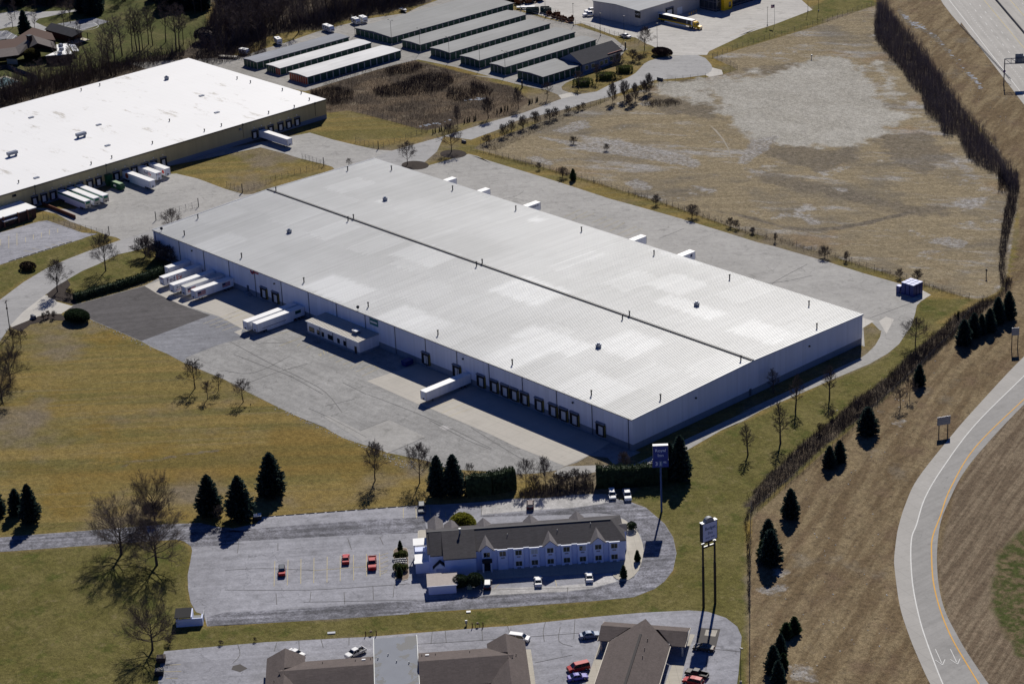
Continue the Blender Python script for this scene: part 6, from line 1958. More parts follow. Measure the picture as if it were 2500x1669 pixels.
def trailer(n1, n2, rear, axis, label, group, roofm=None, side=None, skirt=False):
    """n1, n2: photo marks of the two upper nose corners; the tail stands at the wall"""
    a, c_ = G(*n1, TZ1), G(*n2, TZ1)
    mid = (a + c_) / 2
    if axis == '-y':
        L, rz, loc = rear - mid.y, -math.pi / 2, (mid.x, rear, 0)
    elif axis == '+y':
        L, rz, loc = mid.y - rear, math.pi / 2, (mid.x, rear, 0)
    else:
        L, rz, loc = mid.x - rear, 0.0, (rear, mid.y, 0)
    o = thing('semi_trailer', label, 'trailer', loc, rz, group)
    h = TW / 2
    bd_ = MB().box(0, L, -h, h, TZ0, TZ1)
    k_ = int(L / 1.2)
    for i in range(1, k_):
        x = L * i / k_
        bd_.box(x - .03, x + .03, -h - .03, -h - .001, TZ0 + .1, TZ1 - .1).box(x - .03, x + .03, h + .001, h + .03, TZ0 + .1, TZ1 - .1)
    bo_ = obj('body', bd_, TWH, o)
    obj('roof', MB().box(-.02, L + .03, -h - .04, h + .04, TZ1 + .002, TZ1 + .06), roofm or TROOF, o)
    obj('corner_post', MB().box(L - .02, L + .04, -h - .045, -h + .12, TZ0, TZ1).box(L - .02, L + .04, h - .12, h + .045, TZ0, TZ1), STEELR, bo_)
    obj('nose_box', MB().box(L + .001, L + .12, -.35, .35, TZ0 + .25, TZ0 + .7), DARKM, bo_)
    obj('chassis', MB().box(.3, L - .4, -.55, .55, TZ0 - .3, TZ0 - .01).box(.3, 4.6, -.9, .9, TZ0 - .45, TZ0 - .3), TFRAME, o)
    for x in (2.0, 3.35):
        for s_ in (-1, 1):
            w_ = obj('wheel', MB().disc((x, s_ * 1.0, .5), .5, .5, 'y', 14), BLACK, o)
            obj('rim', MB().disc((x, s_ * 1.26, .5), .28, .03, 'y', 10), CHROME, w_)
    for s_ in (-1, 1):
        obj('landing_leg', MB().box(L - 3.1, L - 2.9, s_ * .8 - .1, s_ * .8 + .1, .05, TZ0 - .01).box(L - 3.2, L - 2.8, s_ * .8 - .2, s_ * .8 + .2, 0, .06), TFRAME, o)
    if skirt:
        obj('side_skirt', MB().box(4.9, L - 4.0, -h, -h + .05, .35, TZ0 - .005).box(4.9, L - 4.0, h - .05, h, .35, TZ0 - .005), TWH, o)
    return o, bo_, L


GF = 'trailers docked at the grey warehouse front'
h_ = TW / 2 + .04
P2 = math.pi / 2
trailer(('J7', 190, 280), ('J7', 305, 325), -.3, '-y', 'white trailer in the corner shadow, farthest left at the grey warehouse docks', GF)
o, bo_, L = trailer(('J7', 70, 510), ('J7', 190, 553), -.3, '-y', 'white trailer with large purple and orange FedEx lettering at the docks', GF)
letters('Fed', 2.5, FPUR, bo_, (L - 3.0, h_, 2.5), (P2, 0, math.pi), sx=1.0)
letters('Ex', 2.5, FRED, bo_, (L - 6.5, h_, 2.5), (P2, 0, math.pi), sx=1.0)
letters('Fed', .6, FPUR, bo_, (L + .045, -.45, 3.5), (P2, 0, P2))
letters('Ex', .6, FRED, bo_, (L + .045, .4, 3.5), (P2, 0, P2))
o, bo_, L = trailer(('J7', 297, 672), ('J7', 410, 718), -.3, '-y', 'white trailer with short dark lettering and red underline, third at the docks', GF)
letters('INT', 1.3, SIGNBLUE, bo_, (L - 2.3, h_, 2.7), (P2, 0, math.pi))
obj('underline', MB().box(L - 3.6, L - 1.0, h_ - .01, h_ + .02, 1.85, 2.0), SIGNRED, bo_)
mtu, t, b = newmat('flag_decal')
n = N(t)
x_, y_, z_ = n.sep(n.tc)
q = n.math('GREATER_THAN', n.math('FRACT', n.math('MULTIPLY', z_, 2.4)), .5)
cst = n.mix(q, (.50, .45, .47), (.38, .05, .07))
t.links.new(cst, b.inputs['Base Color'])
b.inputs['Roughness'].default_value = .5


def flag(bo_, x, L_f=3.4, z=2.6):
    obj('flag_decal', MB().box(x - L_f / 2, x + L_f / 2, h_ - .01, h_ + .02, z - .75, z + .75), mtu, bo_)
    obj('flag_canton', MB().box(x + L_f * .08, x + L_f / 2, h_ + .021, h_ + .04, z - .02, z + .75), SIGNBLUE, bo_)


o, bo_, L = trailer(('J7', 567, 722), ('J7', 690, 768), -.3, '-y', 'white trailer with a dull roof and flag picture, second from right of five', GF, mat('dull_roof', (.52, .52, .50), .5, .1, .8))
flag(bo_, L - 2.5)
o, bo_, L = trailer(('J7', 785, 812), ('J7', 905, 852), -.3, '-y', 'white trailer with flag pictures on its long side, rightmost of five', GF)
flag(bo_, L - 2.7)
flag(bo_, 3.2)
trailer(('J8', 70, 325), ('J8', 155, 350), -.3, '-y', 'plain white trailer, left of the pair parked before the grey warehouse', GF)
o, bo_, L = trailer(('J8', 215, 350), ('J8', 295, 380), -.3, '-y', 'white trailer with a small green sign near its tail, right of the pair', GF, None, None, True)
obj('green_decal', MB().box(1.6, 4.0, h_ - .01, h_ + .02, 2.5, 3.6), mat('deep_green', (.008, .07, .055), .5, .05), bo_)
obj('stripe', MB().box(L - 12, L - 2, h_ - .01, h_ + .01, 1.7, 1.85), SIGNBLUE, bo_)
trailer(('J5', 283, 815), ('J5', 455, 875), -.3, '-y', 'single ribbed white trailer with rusty corner post, docked right of the office block', GF)
GN = 'trailers showing behind the grey warehouse roof'
NB = W_ + .3
trailer(('B1', 1925, 283), ('B1', 1972, 297), NB, '+y', 'white trailer top behind the roof, farthest left of five', GN)
trailer(('B1', 2210, 374), ('B1', 2258, 390), NB, '+y', 'white trailer top behind the roof, second from left of five', GN)
o, bo_, L = trailer(('C1', 515, 457), ('C1', 554, 470), NB, '+y', 'white trailer lettered TITANIUM showing behind the grey roof edge', GN)
letters('TITANIUM', .95, SIGNBLUE, bo_, (L - 3.2, -h_, 3.1), (P2, 0, 0))
trailer(('C1', 1357, 724), ('C1', 1398, 742), NB, '+y', 'plain white trailer behind the roof beside painted stalls, second from right', GN)
o, bo_, L = trailer(('C1', 1742, 845), ('C1', 1790, 862), NB, '+y', 'white trailer with a dark blue star mark behind the grey roof', GN)
star = MB()
ps_ = [(L - 2 + math.cos(i * math.pi / 5 + P2) * (.85 if i % 2 == 0 else .35), 2.9 + math.sin(i * math.pi / 5 + P2) * (.85 if i % 2 == 0 else .35)) for i in range(10)]
star.yprism(ps_, -h_ - .02, -h_ + .02)
obj('star_mark', star, SIGNBLUE, bo_)
GT = 'trailers docked at the tan warehouse'
XT = XW + .3
trailer(('B0', 520, 1190), ('B0', 571, 1172), XT, '+x', 'lone plain white trailer at the far docks of the tan warehouse', GT)
o, bo_, L = trailer(('A1', 1326, 258), ('A1', 1371, 240), XT, '+x', 'white trailer lettered FedEx on side and nose at the tan warehouse', GT)
letters('Fed', 1.9, FPUR, bo_, (L - 7.2, -h_, 2.6), (P2, 0, 0))
letters('Ex', 1.9, FRED, bo_, (L - 4.4, -h_, 2.6), (P2, 0, 0))
letters('Fed', .8, FPUR, bo_, (L + .045, -.55, 3.3), (P2, 0, P2))
letters('Ex', .8, FRED, bo_, (L + .045, .5, 3.3), (P2, 0, P2))
o, bo_, L = trailer(('A1', 1400, 222), ('A1', 1447, 205), XT, '+x', 'plain white trailer parked just beyond the FedEx lettered one', GT)
obj('round_mark', MB().disc((L - 1.4, -h_, 2.6), .75, .03, 'y', 16), FRED, bo_)
o, bo_, L = trailer(('A1', 1272, 326), ('A1', 1320, 308), XT, '+x', 'long white trailer with an orange ball mark near its tail', GT, None, None, True)
obj('round_mark', MB().disc((3.2, -h_, 2.7), 1.1, .03, 'y', 18), mat('orange_mark', (.42, .08, .03), .5, .25, 1.5), bo_)
for i, (p1_, p2_, lb) in enumerate(((('H9', 600, 415), ('H9', 708, 370), 'white trailer with green side band, nearest of three at the tan docks'),
                                    (('H9', 775, 355), ('H9', 880, 315), 'white trailer with green side band, middle of three at the tan docks'),
                                    (('H9', 945, 300), ('H9', 1050, 268), 'white trailer with green band, farthest of three beside the green compactor'))):
    o, bo_, L = trailer(p1_, p2_, XT, '+x', lb, GT, None, None, i == 0)
    obj('green_band', MB().box(.3, L - .2, -h_, -h_ + .02, 3.0, 3.65), TGREEN, bo_)
    obj('nose_panel', MB().box(L + .121, L + .135, -.9, .9, 2.75, 3.65), TGREEN, bo_)
    obj('nose_skin', MB().box(L + .005, L + .03, -1.15, 1.15, TZ0 + .1, 2.7), STEELR, bo_)

# green compactor between trailers
cq = G('H9', 1240, 190)
cp_ = thing('compactor', 'dark green waste compactor box between docked trailers at the tan warehouse', 'compactor', (cq.x - 1.0, cq.y + 1.0, 0), 0)
GRN = mat('deep_green_steel', (.010, .075, .035), .5, .15)
obj('body', MB().xprism([(-1.2, .3), (1.2, .3), (1.2, 2.5), (.9, 2.7), (-.9, 2.7), (-1.2, 2.5)], -4.0, 2.6), GRN, cp_)
obj('lid', MB().box(-3.9, 2.2, -.9, .9, 2.702, 2.8), mat('pale_green', (.26, .38, .22), .5, .1), cp_)
obj('end_cap', MB().xprism([(-1.0, .5), (1.0, .5), (1.0, 2.2), (-1.0, 2.2)], 2.601, 3.1), GRN, cp_)
obj('label_plate', MB().box(-1.6, .2, -1.24, -1.205, 1.2, 2.0), SIGNW, cp_)
ch_ = thing('waste_hopper', 'dark green hopper standing against the tan wall behind the compactor', 'hopper', (XW + 1.2, cq.y + 1.0, 0))
obj('body', MB().yprism([(-1, 1.0), (.6, 1.0), (1.2, 4.6), (-1, 4.6)], -1.3, 1.3).box(-.9, .5, -1.0, 1.0, 0, .99), GRN, ch_)

# yellow tractor with trailer at the dealer
n1, n2 = G('H1', 1465, 300, TZ1), G('H1', 1515, 285, TZ1)
mid = (n1 + n2) / 2
st_ = thing('semi_truck', 'yellow truck with a black and yellow sided trailer backed up to the beige shop', 'truck', (-322.2, mid.y, 0), 0)
L = mid.x + 322.2
h = TW / 2
bb = obj('trailer_body', MB().box(0, L, -h, h, TZ0, TZ1), TWH, st_)
obj('roof', MB().box(0, L + .03, -h - .04, h + .04, TZ1 + .002, TZ1 + .06), TROOF, bb)
obj('picture_panel', MB().box(.5, L - 3.4, -h - .03, -h - .001, 1.75, 3.85).box(L - 3.1, L - .6, -h - .03, -h - .001, 1.75, 3.85), mat('dark_picture', (.03, .03, .035), .4, .6, 1.2), bb)
obj('yellow_band', MB().box(.1, L - .1, -h - .03, -h - .001, TZ0 + .02, 1.72).box(L * .5 - 1.2, L * .5 + 1.2, -h - .05, -h - .031, 3.1, 3.6), YEL, bb)
obj('side_skirt', MB().box(4.5, L - 4, -h, -h + .05, .4, TZ0 - .01), TWH, bb)
obj('cab', MB().yprism([(L + .5, .9), (L + 2.6, .9), (L + 2.6, 1.9), (L + 2.2, 3.0), (L + 1.6, 3.5), (L + .5, 3.5)], -1.2, 1.2), YEL, st_)
obj('hood', MB().yprism([(L + 2.61, .6), (L + 4.6, .6), (L + 4.6, 1.6), (L + 2.61, 2.0)], -1.0, 1.0), YEL, st_)
obj('windshield', MB().obox((L + 2.45, 0, 2.5), (.06, 2.1, 1.0), 0), GLASS, st_)
obj('side_window', MB().box(L + 1.3, L + 2.1, -1.24, -1.205, 2.0, 2.8).box(L + 1.3, L + 2.1, 1.205, 1.24, 2.0, 2.8), GLASS, st_)
obj('grille', MB().box(L + 4.601, L + 4.66, -.6, .6, .75, 1.5), CHROME, st_)
obj('fender', MB().box(L + 3.2, L + 4.4, -1.25, -1.001, .55, 1.1).box(L + 3.2, L + 4.4, 1.001, 1.25, .55, 1.1), YEL, st_)
for x in (2.0, 3.3, L - 1.6, L - .2, L + 3.8):
    for s_ in (-1, 1):
        w_ = obj('wheel', MB().disc((x, s_ * 1.0, .5), .5, .45, 'y', 14), BLACK, st_)
        obj('rim', MB().disc((x, s_ * 1.24, .5), .28, .03, 'y', 10), CHROME, w_)

# ------------------------------------------------------------------ caravans, boat, scrap
def caravan(k, x, y, rz, L, hh, label, curved=False, fm=None):
    o = thing('caravan', label, 'caravan', G(k, x, y), rz, 'caravans along the storage yard')
    pr = [(-L / 2, .5), (L / 2 - .3, .5), (L / 2, .9), (L / 2, hh * .6), (L / 2 - (.9 if curved else .25), hh), (-L / 2 + .2, hh), (-L / 2, hh - .3)]
    bo_ = obj('body', MB().yprism(pr, -1.2, 1.2), WHITE, o)
    obj('roof', MB().box(-L / 2 + .2, L / 2 - (.9 if curved else .3), -1.22, 1.22, hh + .002, hh + .05).box(-.4, .4, -.35, .35, hh + .051, hh + .35), TROOF, bo_)
    wn = MB()
    for i in range(int(L / 1.8)):
        x0 = -L / 2 + .7 + i * 1.8
        for s_ in (-1, 1):
            wn.box(x0, x0 + .9, s_ * 1.21 - .012, s_ * 1.21 + .012, hh * .5, hh * .78)
    obj('window', wn, GLASS, o)
    obj('front_window', MB().box(L / 2 - .02, L / 2 + .02, -.8, .8, hh * .42, hh * .58), fm or GLASS, o)
    obj('stripe', MB().box(-L / 2 + .1, L / 2 - .4, -1.215, -1.202, .9, 1.1), SIGNBLUE, bo_)
    obj('hitch', MB().tube((L / 2 - .2, .4, .5), (L / 2 + 1.1, 0, .5), .05, .05, 5).tube((L / 2 - .2, -.4, .5), (L / 2 + 1.1, 0, .5), .05, .05, 5), DARKM, o)
    for x0 in (-.4, .4):
        for s_ in (-1, 1):
            w_ = obj('wheel', MB().disc((x0, s_ * 1.1, .33), .33, .22, 'y', 12), BLACK, o)
            obj('rim', MB().disc((x0, s_ * 1.22, .33), .18, .02, 'y', 8), CHROME, w_)
    return o


caravan('B0', 452, 375, -.36, 6.0, 3.0, 'plain white box caravan parked beside the grey blue storage roof')
caravan('B0', 880, 268, -.14, 7.8, 3.1, 'long white caravan with a dark blue curved front', True, SIGNBLUE)
caravan('B0', 1112, 205, -.23, 5.8, 3.0, 'white curved nose caravan, left of the touching pair', True)
caravan('B0', 1175, 192, -.23, 5.4, 3.1, 'white square nosed caravan, right of the touching pair')
caravan('B0', 162, 462, .15, 5.0, 2.7, 'small white camper at the far left of the storage yard')
bt = thing('motor_boat', 'white motor boat on a trailer at the back of the storage yard', 'boat', G('B0', 1515, 102), -.1)
hm = MB()
st2 = [(-2.6, .95, .5), (-1.2, 1.1, .45), (.6, 1.05, .5), (1.8, .75, .65), (2.9, .06, .95)]
for (xa, wa, za), (xb, wb, zb_) in zip(st2[:-1], st2[1:]):
    hm.add([(xa, -wa, 1.5), (xa, 0, za), (xa, wa, 1.5), (xb, -wb, 1.55), (xb, 0, zb_), (xb, wb, 1.55)], [(0, 1, 4, 3), (1, 2, 5, 4)])
hm.add([(-2.6, -.95, 1.5), (-2.6, 0, .5), (-2.6, .95, 1.5)], [(0, 2, 1)])
obj('hull', hm, WHITE, bt)
obj('deck', MB().prism([(.4, -1.0), (1.8, -.72), (2.8, -.05), (2.8, .05), (1.8, .72), (.4, 1.0)], 1.5, 1.58), WHITE, bt)
obj('cockpit', MB().prism([(-2.4, -.8), (.35, -.85), (.35, .85), (-2.4, .8)], 1.0, 1.15), DARKM, bt)
obj('windshield', MB().obox((.45, 0, 1.85), (.06, 1.7, .5), 0, 0), GLASS, bt)
obj('trailer_frame', MB().box(-2.3, 2.4, -.7, .7, .35, .45).disc((-.6, -.95, .3), .3, .2, 'y', 10).disc((-.6, .95, .3), .3, .2, 'y', 10), DARKM, bt)
fb = thing('flatbed_trailer', 'low trailer stacked with pale boards beside the small camper', 'trailer', G('A0', 1945, 497), .5)
obj('deck', MB().box(-5, 5, -1.2, 1.2, .7, .85), TFRAME, fb)
for j in range(5):
    obj('board', MB().box(-4.8, 4.6, -1.1 + j * .48, -.75 + j * .48, .86, 1.15), mat('pale_board', (.50, .47, .42), .8, .2, 2), fb)
for x in (-2.5, -1.4):
    for s_ in (-1, 1):
        w_ = obj('wheel', MB().disc((x, s_ * 1.05, .36), .36, .24, 'y', 12), BLACK, fb)
gh = thing('scrap_container', 'big dark green open containers heaped together at the dealer fence', 'container', G('H0', 1010, 225), .75)
GH = mat('blue_green_steel', (.012, .045, .045), .6, .3, .7)
for x, y, L_ in ((-3.5, 0, 6.5), (2.6, .8, 4.6), (4.2, -2.0, 3.6)):
    m_ = MB()
    m_.box(x - L_ / 2, x + L_ / 2, y - 1.3, y - 1.18, .4, 2.6).box(x - L_ / 2, x + L_ / 2, y + 1.18, y + 1.3, .4, 2.6).box(x - L_ / 2, x - L_ / 2 + .12, y - 1.17, y + 1.17, .4, 2.6).box(x + L_ / 2 - .12, x + L_ / 2, y - 1.17, y + 1.17, .4, 2.6).box(x - L_ / 2, x + L_ / 2, y - 1.17, y + 1.17, .4, .55)
    obj('bin', m_, GH, gh)
wt = thing('flatbed_trailer', 'white decked trailer beside the green containers at the fence', 'trailer', G('H0', 760, 160), .78)
obj('deck', MB().box(-4.5, 4.5, -1.25, 1.25, .9, 1.2), WHITE, wt)
obj('frame', MB().box(-4.3, 4.3, -.5, .5, .4, .89).disc((-2, -1, .4), .4, .3, 'y', 10).disc((-2, 1, .4), .4, .3, 'y', 10), TFRAME, wt)
rr = random.Random(11)


def bucket(k, x, y, s, rz, mt, label, group='rusty machine parts at the dealer fence'):
    o = thing('excavator_bucket', label, 'bucket', G(k, x, y), rz, group)
    obj('shell', MB().yprism([(-1.0, .1), (.2, 0), (1.0, .5), (1.1, 1.5), (.95, 1.5), (.8, .6), (.15, .18), (-1.0, .25)], -.9, .9).yprism([(-1, .1), (.2, 0), (1.0, .5), (1.1, 1.5), (-.2, 1.3)], .9, 1.0).yprism([(-1, .1), (.2, 0), (1.0, .5), (1.1, 1.5), (-.2, 1.3)], -1.0, -.9), mt, o)
    t_ = MB()
    for i in range(5):
        t_.box(-1.35, -.95, -.85 + i * .4, -.68 + i * .4, .1, .25)
    obj('teeth', t_, RUST, o)
    obj('bracket', MB().box(.6, 1.0, -.4, -.25, 1.2, 2.0).box(.6, 1.0, .25, .4, 1.2, 2.0), mt, o)
    o.scale = (s, s, s)
    return o


for x, y, s, lb in ((1190, 285, 1.3, 'rusty bucket nearest the green containers'), (1270, 320, 1.1, 'second rusty bucket from the green containers'), (1320, 290, 1.7, 'largest rusty bucket standing behind the row'),
                    (1355, 345, 1.2, 'rusty bucket below the largest one'), (1410, 365, 1.2, 'rusty bucket in the middle right of the row'), (1465, 370, 1.3, 'dark rusty bucket next to the end of the row'), (1555, 395, 1.6, 'dark tilted bucket ending the row by the tall pole')):
    bucket('H0', x, y, s, rr.uniform(0, 6), RUST, lb)
DKM = mat('machine_dark', (.035, .03, .028), .7, .3, .8)
for x, y, s, lb in ((290, 35, 1.7, 'dark machine bucket alone behind the fence, top left of the scrap'), (440, 30, 1.5, 'dark bucket left of the brown scrap heap'), (560, 55, 1.6, 'dark bucket in the middle of the upper scrap'), (640, 70, 1.6, 'dark bucket touching the white decked trailer'), (690, 60, 1.3, 'small dark bucket beside the thin fence pole'),
                    (800, 60, 1.5, 'brown bucket above the white decked trailer'), (880, 50, 1.7, 'brown bucket right of the upper scrap'), (1010, 20, 1.7, 'dark bucket at the top edge right of the scrap')):
    bucket('H0', x, y, s, rr.uniform(0, 6), DKM if rr.random() < .6 else RUST, lb, 'dark machine parts at the top fence')

# blue bins in the far lot corner
BLUEB = mat('blue_bin', (.012, .03, .16), .45, .15)
BLUET = mat('blue_lid', (.32, .36, .60), .5, .1)
bp_ = G('E1', 1385, 1040)
proto = thing('blue_bin', 'tall blue bin in the tight block at the lot corner', 'bin', bp_, 0, 'block of blue bins at the lot corner')
obj('body', MB().box(-.75, .75, -.75, .75, .1, 4.1), BLUEB, proto)
obj('lid', MB().box(-.78, .78, -.78, .78, 4.101, 4.25), BLUET, proto)
obj('skid', MB().box(-.7, -.4, -.7, .7, 0, .099).box(.4, .7, -.7, .7, 0, .099), BLUEB, proto)
first_ = True
for i in range(3):
    for j in range(3):
        p = bp_ + Vector((-2.0 + i * 1.78, -1.0 + j * 1.78, 0))
        if first_:
            proto.location = p
            first_ = False
        else:
            dup(proto, p, 0)
dup(proto, bp_ + Vector((-4.0, -1.2, 0)), 0, 'shorter dark blue bin standing left of the bin block', 'single blue bins', (1, 1, .6))
bb_ = thing('blue_dumpster', 'dark blue dumpster in the shade right of the office block', 'dumpster', G('B2', 1550, 490), 0)
obj('body', MB().yprism([(-1, .2), (1, .2), (1.15, 1.5), (-1.15, 1.7)], -1.6, 1.6), BLUEB, bb_)
obj('lid', MB().box(-1.2, 1.2, -1.65, 1.65, 1.702, 1.8), BLUEB, bb_)

# ================================================================== VEGETATION
def leafmat(name, c, tr=.4, var=.4):
    mt, t, b = newmat(name)
    n = N(t)
    f = n.ramp(n.noise(.9, 4, .7), .3, .7, 1 - var, 1 + var)
    cc = n.mul(c, f)
    t.links.new(cc, b.inputs['Base Color'])
    b.inputs['Roughness'].default_value = .8
    b.inputs['Specular IOR Level'].default_value = .15
    tl = t.nodes.new('ShaderNodeBsdfTranslucent')
    t.links.new(cc, tl.inputs[0])
    mx = t.nodes.new('ShaderNodeMixShader')
    mx.inputs[0].default_value = tr
    t.links.new(b.outputs[0], mx.inputs[1])
    t.links.new(tl.outputs[0], mx.inputs[2])
    t.links.new(mx.outputs[0], t.nodes['Material Output'].inputs[0])
    MATS[name] = mt
    return mt


BARK = mat('bark', (.085, .066, .054), .95, .2, 1.0, 0, .1)
TWIG = mat('twig', (.115, .092, .082), .95, .25, .5, 0, .05)
TWIGD = mat('dark_twig', (.075, .058, .057), .95, .3, .4, 0, .05)
TWIGT = mat('grey_brown_stem', (.125, .098, .092), .95, .3, .4, 0, .05)
TWIGS = mat('rust_weed', (.150, .105, .070), .95, .35, .15, 0, .05)
TWIGM = mat('brush_stem', (.090, .070, .064), .95, .3, .4, 0, .05)
TWIGL = mat('pale_stem', (.165, .135, .130), .95, .3, .4, 0, .05)
TWIGR = mat('reddish_twig', (.085, .048, .036), .95, .25, .5, 0, .05)
TWIGY = mat('straw_stem', (.19, .145, .095), .95, .3, .5, 0, .05)
NEEDLE = leafmat('spruce_needle', (.034, .060, .052), .3)
NEEDLE2 = leafmat('green_needle', (.040, .070, .030), .3)
HEDGEM = leafmat('hedge_leaf', (.030, .048, .024), .3)
BUSHY = leafmat('yellow_green_leaf', (.19, .19, .03), .5)
BOXM = leafmat('box_leaf', (.095, .115, .036), .35)
OLIVEM = leafmat('olive_leaf', (.085, .075, .030), .4)


def sliver(mb, p, d, L, r, rd):
    """tapered three-sided twig"""
    a = d.orthogonal().normalized()
    b2 = d.cross(a)
    q = [p + a * r, p + (a * -.5 + b2 * .87) * r, p + (a * -.5 - b2 * .87) * r, p + d * L]
    mb.add(q, [(0, 1, 3), (1, 2, 3), (2, 0, 3)])


def rdir(d, ang, rd):
    a = d.orthogonal().normalized()
    b2 = d.cross(a)
    t_ = rd.uniform(0, 2 * math.pi)
    return (d * math.cos(ang) + (a * math.cos(t_) + b2 * math.sin(t_)) * math.sin(ang)).normalized()


def bare_tree(name, label, H, R, base, seed, nl=16, n2=7, n3=7, up=.55, r0=.24, tw=.026, prof='round', stems=1, n4=3, twm=None, group=None):
    rd = random.Random(seed)
    T_, C_ = MB(), MB()
    Z = Vector((0, 0, 1))
    for st_i in range(stems):
        lean = Vector((rd.uniform(-.06, .06), rd.uniform(-.06, .06), 0)) if stems == 1 else Vector((math.cos(st_i * 2.4), math.sin(st_i * 2.4), 0)) * .28
        p, path = Vector((0, 0, 0)), []
        top = H * (.86 if prof != 'spread' else .6)
        ns = 7
        for i in range(ns + 1):
            path.append(p.copy())
            p = p + (Z + lean * (.5 + i / ns) + Vector((rd.uniform(-.07, .07), rd.uniform(-.07, .07), 0))).normalized() * (top / ns)
        for i in range(ns):
            T_.tube(path[i], path[i + 1], r0 * (1 - .85 * i / ns) + .02, r0 * (1 - .85 * (i + 1) / ns) + .02, 7)

        def at(f_):
            x = f_ * ns
            i = min(int(x), ns - 1)
            return path[i].lerp(path[i + 1], x - i)
        for j in range(nl):
            f_ = base + (1 - base) * (j + rd.uniform(0, .9)) / nl
            f_ = min(f_, .99)
            o_ = at(f_)
            u_ = (f_ - base) / (1 - base)
            if prof == 'round':
                L = R * (1.1 - .75 * u_ ** 1.6) * rd.uniform(.8, 1.12)
                el = up + .55 * u_
            elif prof == 'slim':
                L = R * (.75 + .6 * math.sin(math.pi * min(u_ + .12, 1))) * rd.uniform(.7, 1.1) * (1 - .5 * u_)
                el = up + .35 * u_
            elif prof == 'spread':
                L = R * rd.uniform(.9, 1.25)
                el = up + .5 * u_ + rd.uniform(-.12, .2)
            else:
                L = R * rd.uniform(.6, 1.1)
                el = up + .4 * u_
            az = j * 2.4 + rd.uniform(-.4, .4)
            d = Vector((math.cos(az) * math.cos(el), math.sin(az) * math.cos(el), math.sin(el)))
            r1 = max(.035, r0 * .42 * (1 - .6 * u_))
            q, dd, pts = o_.copy(), d.copy(), [o_.copy()]
            for s_ in range(4):
                dd = (dd + Vector((rd.uniform(-.16, .16), rd.uniform(-.16, .16), rd.uniform(-.02, .20)))).normalized()
                q = q + dd * L / 4
                pts.append(q.copy())
            for s_ in range(4):
                T_.tube(pts[s_], pts[s_ + 1], r1 * (1 - .22 * s_), r1 * (1 - .22 * (s_ + 1)), 4)
            for k_ in range(n2):
                g = .25 + .75 * (k_ + rd.random()) / n2
                x = min(g * 4, 3.99)
                i = int(x)
                b0 = pts[i].lerp(pts[i + 1], x - i)
                bd_ = rdir((pts[i + 1] - pts[i]).normalized(), rd.uniform(.45, .95), rd)
                bd_ = (bd_ + Z * .18).normalized()
                L2 = L * .42 * rd.uniform(.6, 1.15) * (1.15 - .45 * g)
                b1 = b0 + bd_ * L2 * .5
                bd2 = rdir(bd_, rd.uniform(0, .35), rd)
                b2_ = b1 + bd2 * L2 * .5
                r2 = max(tw * 1.3, r1 * .35)
                T_.tube(b0, b1, r2, r2 * .75, 3)
                T_.tube(b1, b2_, r2 * .75, r2 * .4, 3)
                for m_ in range(n3):
                    h_ = rd.uniform(.15, 1)
                    c0 = b0.lerp(b1, h_ * 2) if h_ < .5 else b1.lerp(b2_, h_ * 2 - 1)
                    cd = (rdir(bd_ if h_ < .5 else bd2, rd.uniform(.4, .95), rd) + Z * .15).normalized()
                    L3 = L2 * rd.uniform(.35, .7)
                    sliver(C_, c0, cd, L3, tw, rd)
                    for _ in range(n4):
                        e0 = c0 + cd * L3 * rd.uniform(.25, .9)
                        sliver(C_, e0, rdir(cd, rd.uniform(.4, .9), rd), L3 * rd.uniform(.35, .6), tw * .7, rd)
    o = thing(name, label, 'tree', (0, 0, 0), 0, group)
    obj('trunk', T_, BARK, o)
    obj('crown', C_, twm or TWIG, o)
    return o


def tuft(mb, p, d, L, wd, rd, k=3):
    """a small sprig of flat leaves round a direction"""
    for _ in range(k):
        q = rdir(d, rd.uniform(.1, .7), rd)
        a = rdir(q, 1.57, rd) * wd
        mb.add([p - a * .5, p + a * .5, p + q * L + a * .25, p + q * L - a * .25], [(0, 1, 2, 3)])


def spruce(name, label, H, R, seed, mt, layers=26, per=12, tufts=6, group=None):  # whorled boughs
    rd = random.Random(seed)
    T_, C_ = MB(), MB()
    T_.tube((0, 0, 0), (0, 0, H * .97), .24, .03, 8)
    for i in range(layers):
        u_ = i / (layers - 1)
        z = H * (.05 + .93 * u_)
        r = R * min(1.0, .70 + 1.6 * u_) * (1 - u_) ** .62 + .12
        n_ = max(4, int(per * (1 - .55 * u_)))
        for j in range(n_):
            az = j * 2 * math.pi / n_ + i * 1.7 + rd.uniform(-.25, .25)
            rr_ = r * rd.uniform(.70, 1.16)
            d = Vector((math.cos(az), math.sin(az), -.02 + .45 * u_)).normalized()
            o_ = Vector((0, 0, z + rd.uniform(-.15, .15)))
            T_.tube(o_, o_ + d * rr_ * .8, .045, .015, 3)
            m_ = max(2, int(tufts * (.45 + .55 * rr_ / R)))
            for k_ in range(m_):
                g = .25 + .75 * (k_ + rd.random() * .6) / m_
                p = o_ + d * rr_ * g + Vector((rd.uniform(-.12, .12), rd.uniform(-.12, .12), rd.uniform(-.1, .1))) * (1 + rr_ * .3)
                tuft(C_, p, (d + Vector((0, 0, .25))).normalized(), .55 + .14 * rr_, .34 + .06 * rr_, rd, 3)
    for _ in range(8):
        tuft(C_, Vector((0, 0, H * rd.uniform(.93, .985))), Vector((0, 0, 1)), .5, .2, rd, 3)
    # inner mass of dead twigs keeps the tree dense
    core = MB().tube((0, 0, H * .06), (0, 0, H * .96), R * .38, .05, 10)
    o = thing(name, label, 'tree', (0, 0, 0), 0, group)
    obj('trunk', T_, BARK, o)
    C_.add(core.v, core.f)
    obj('crown', C_, mt, o)
    return o


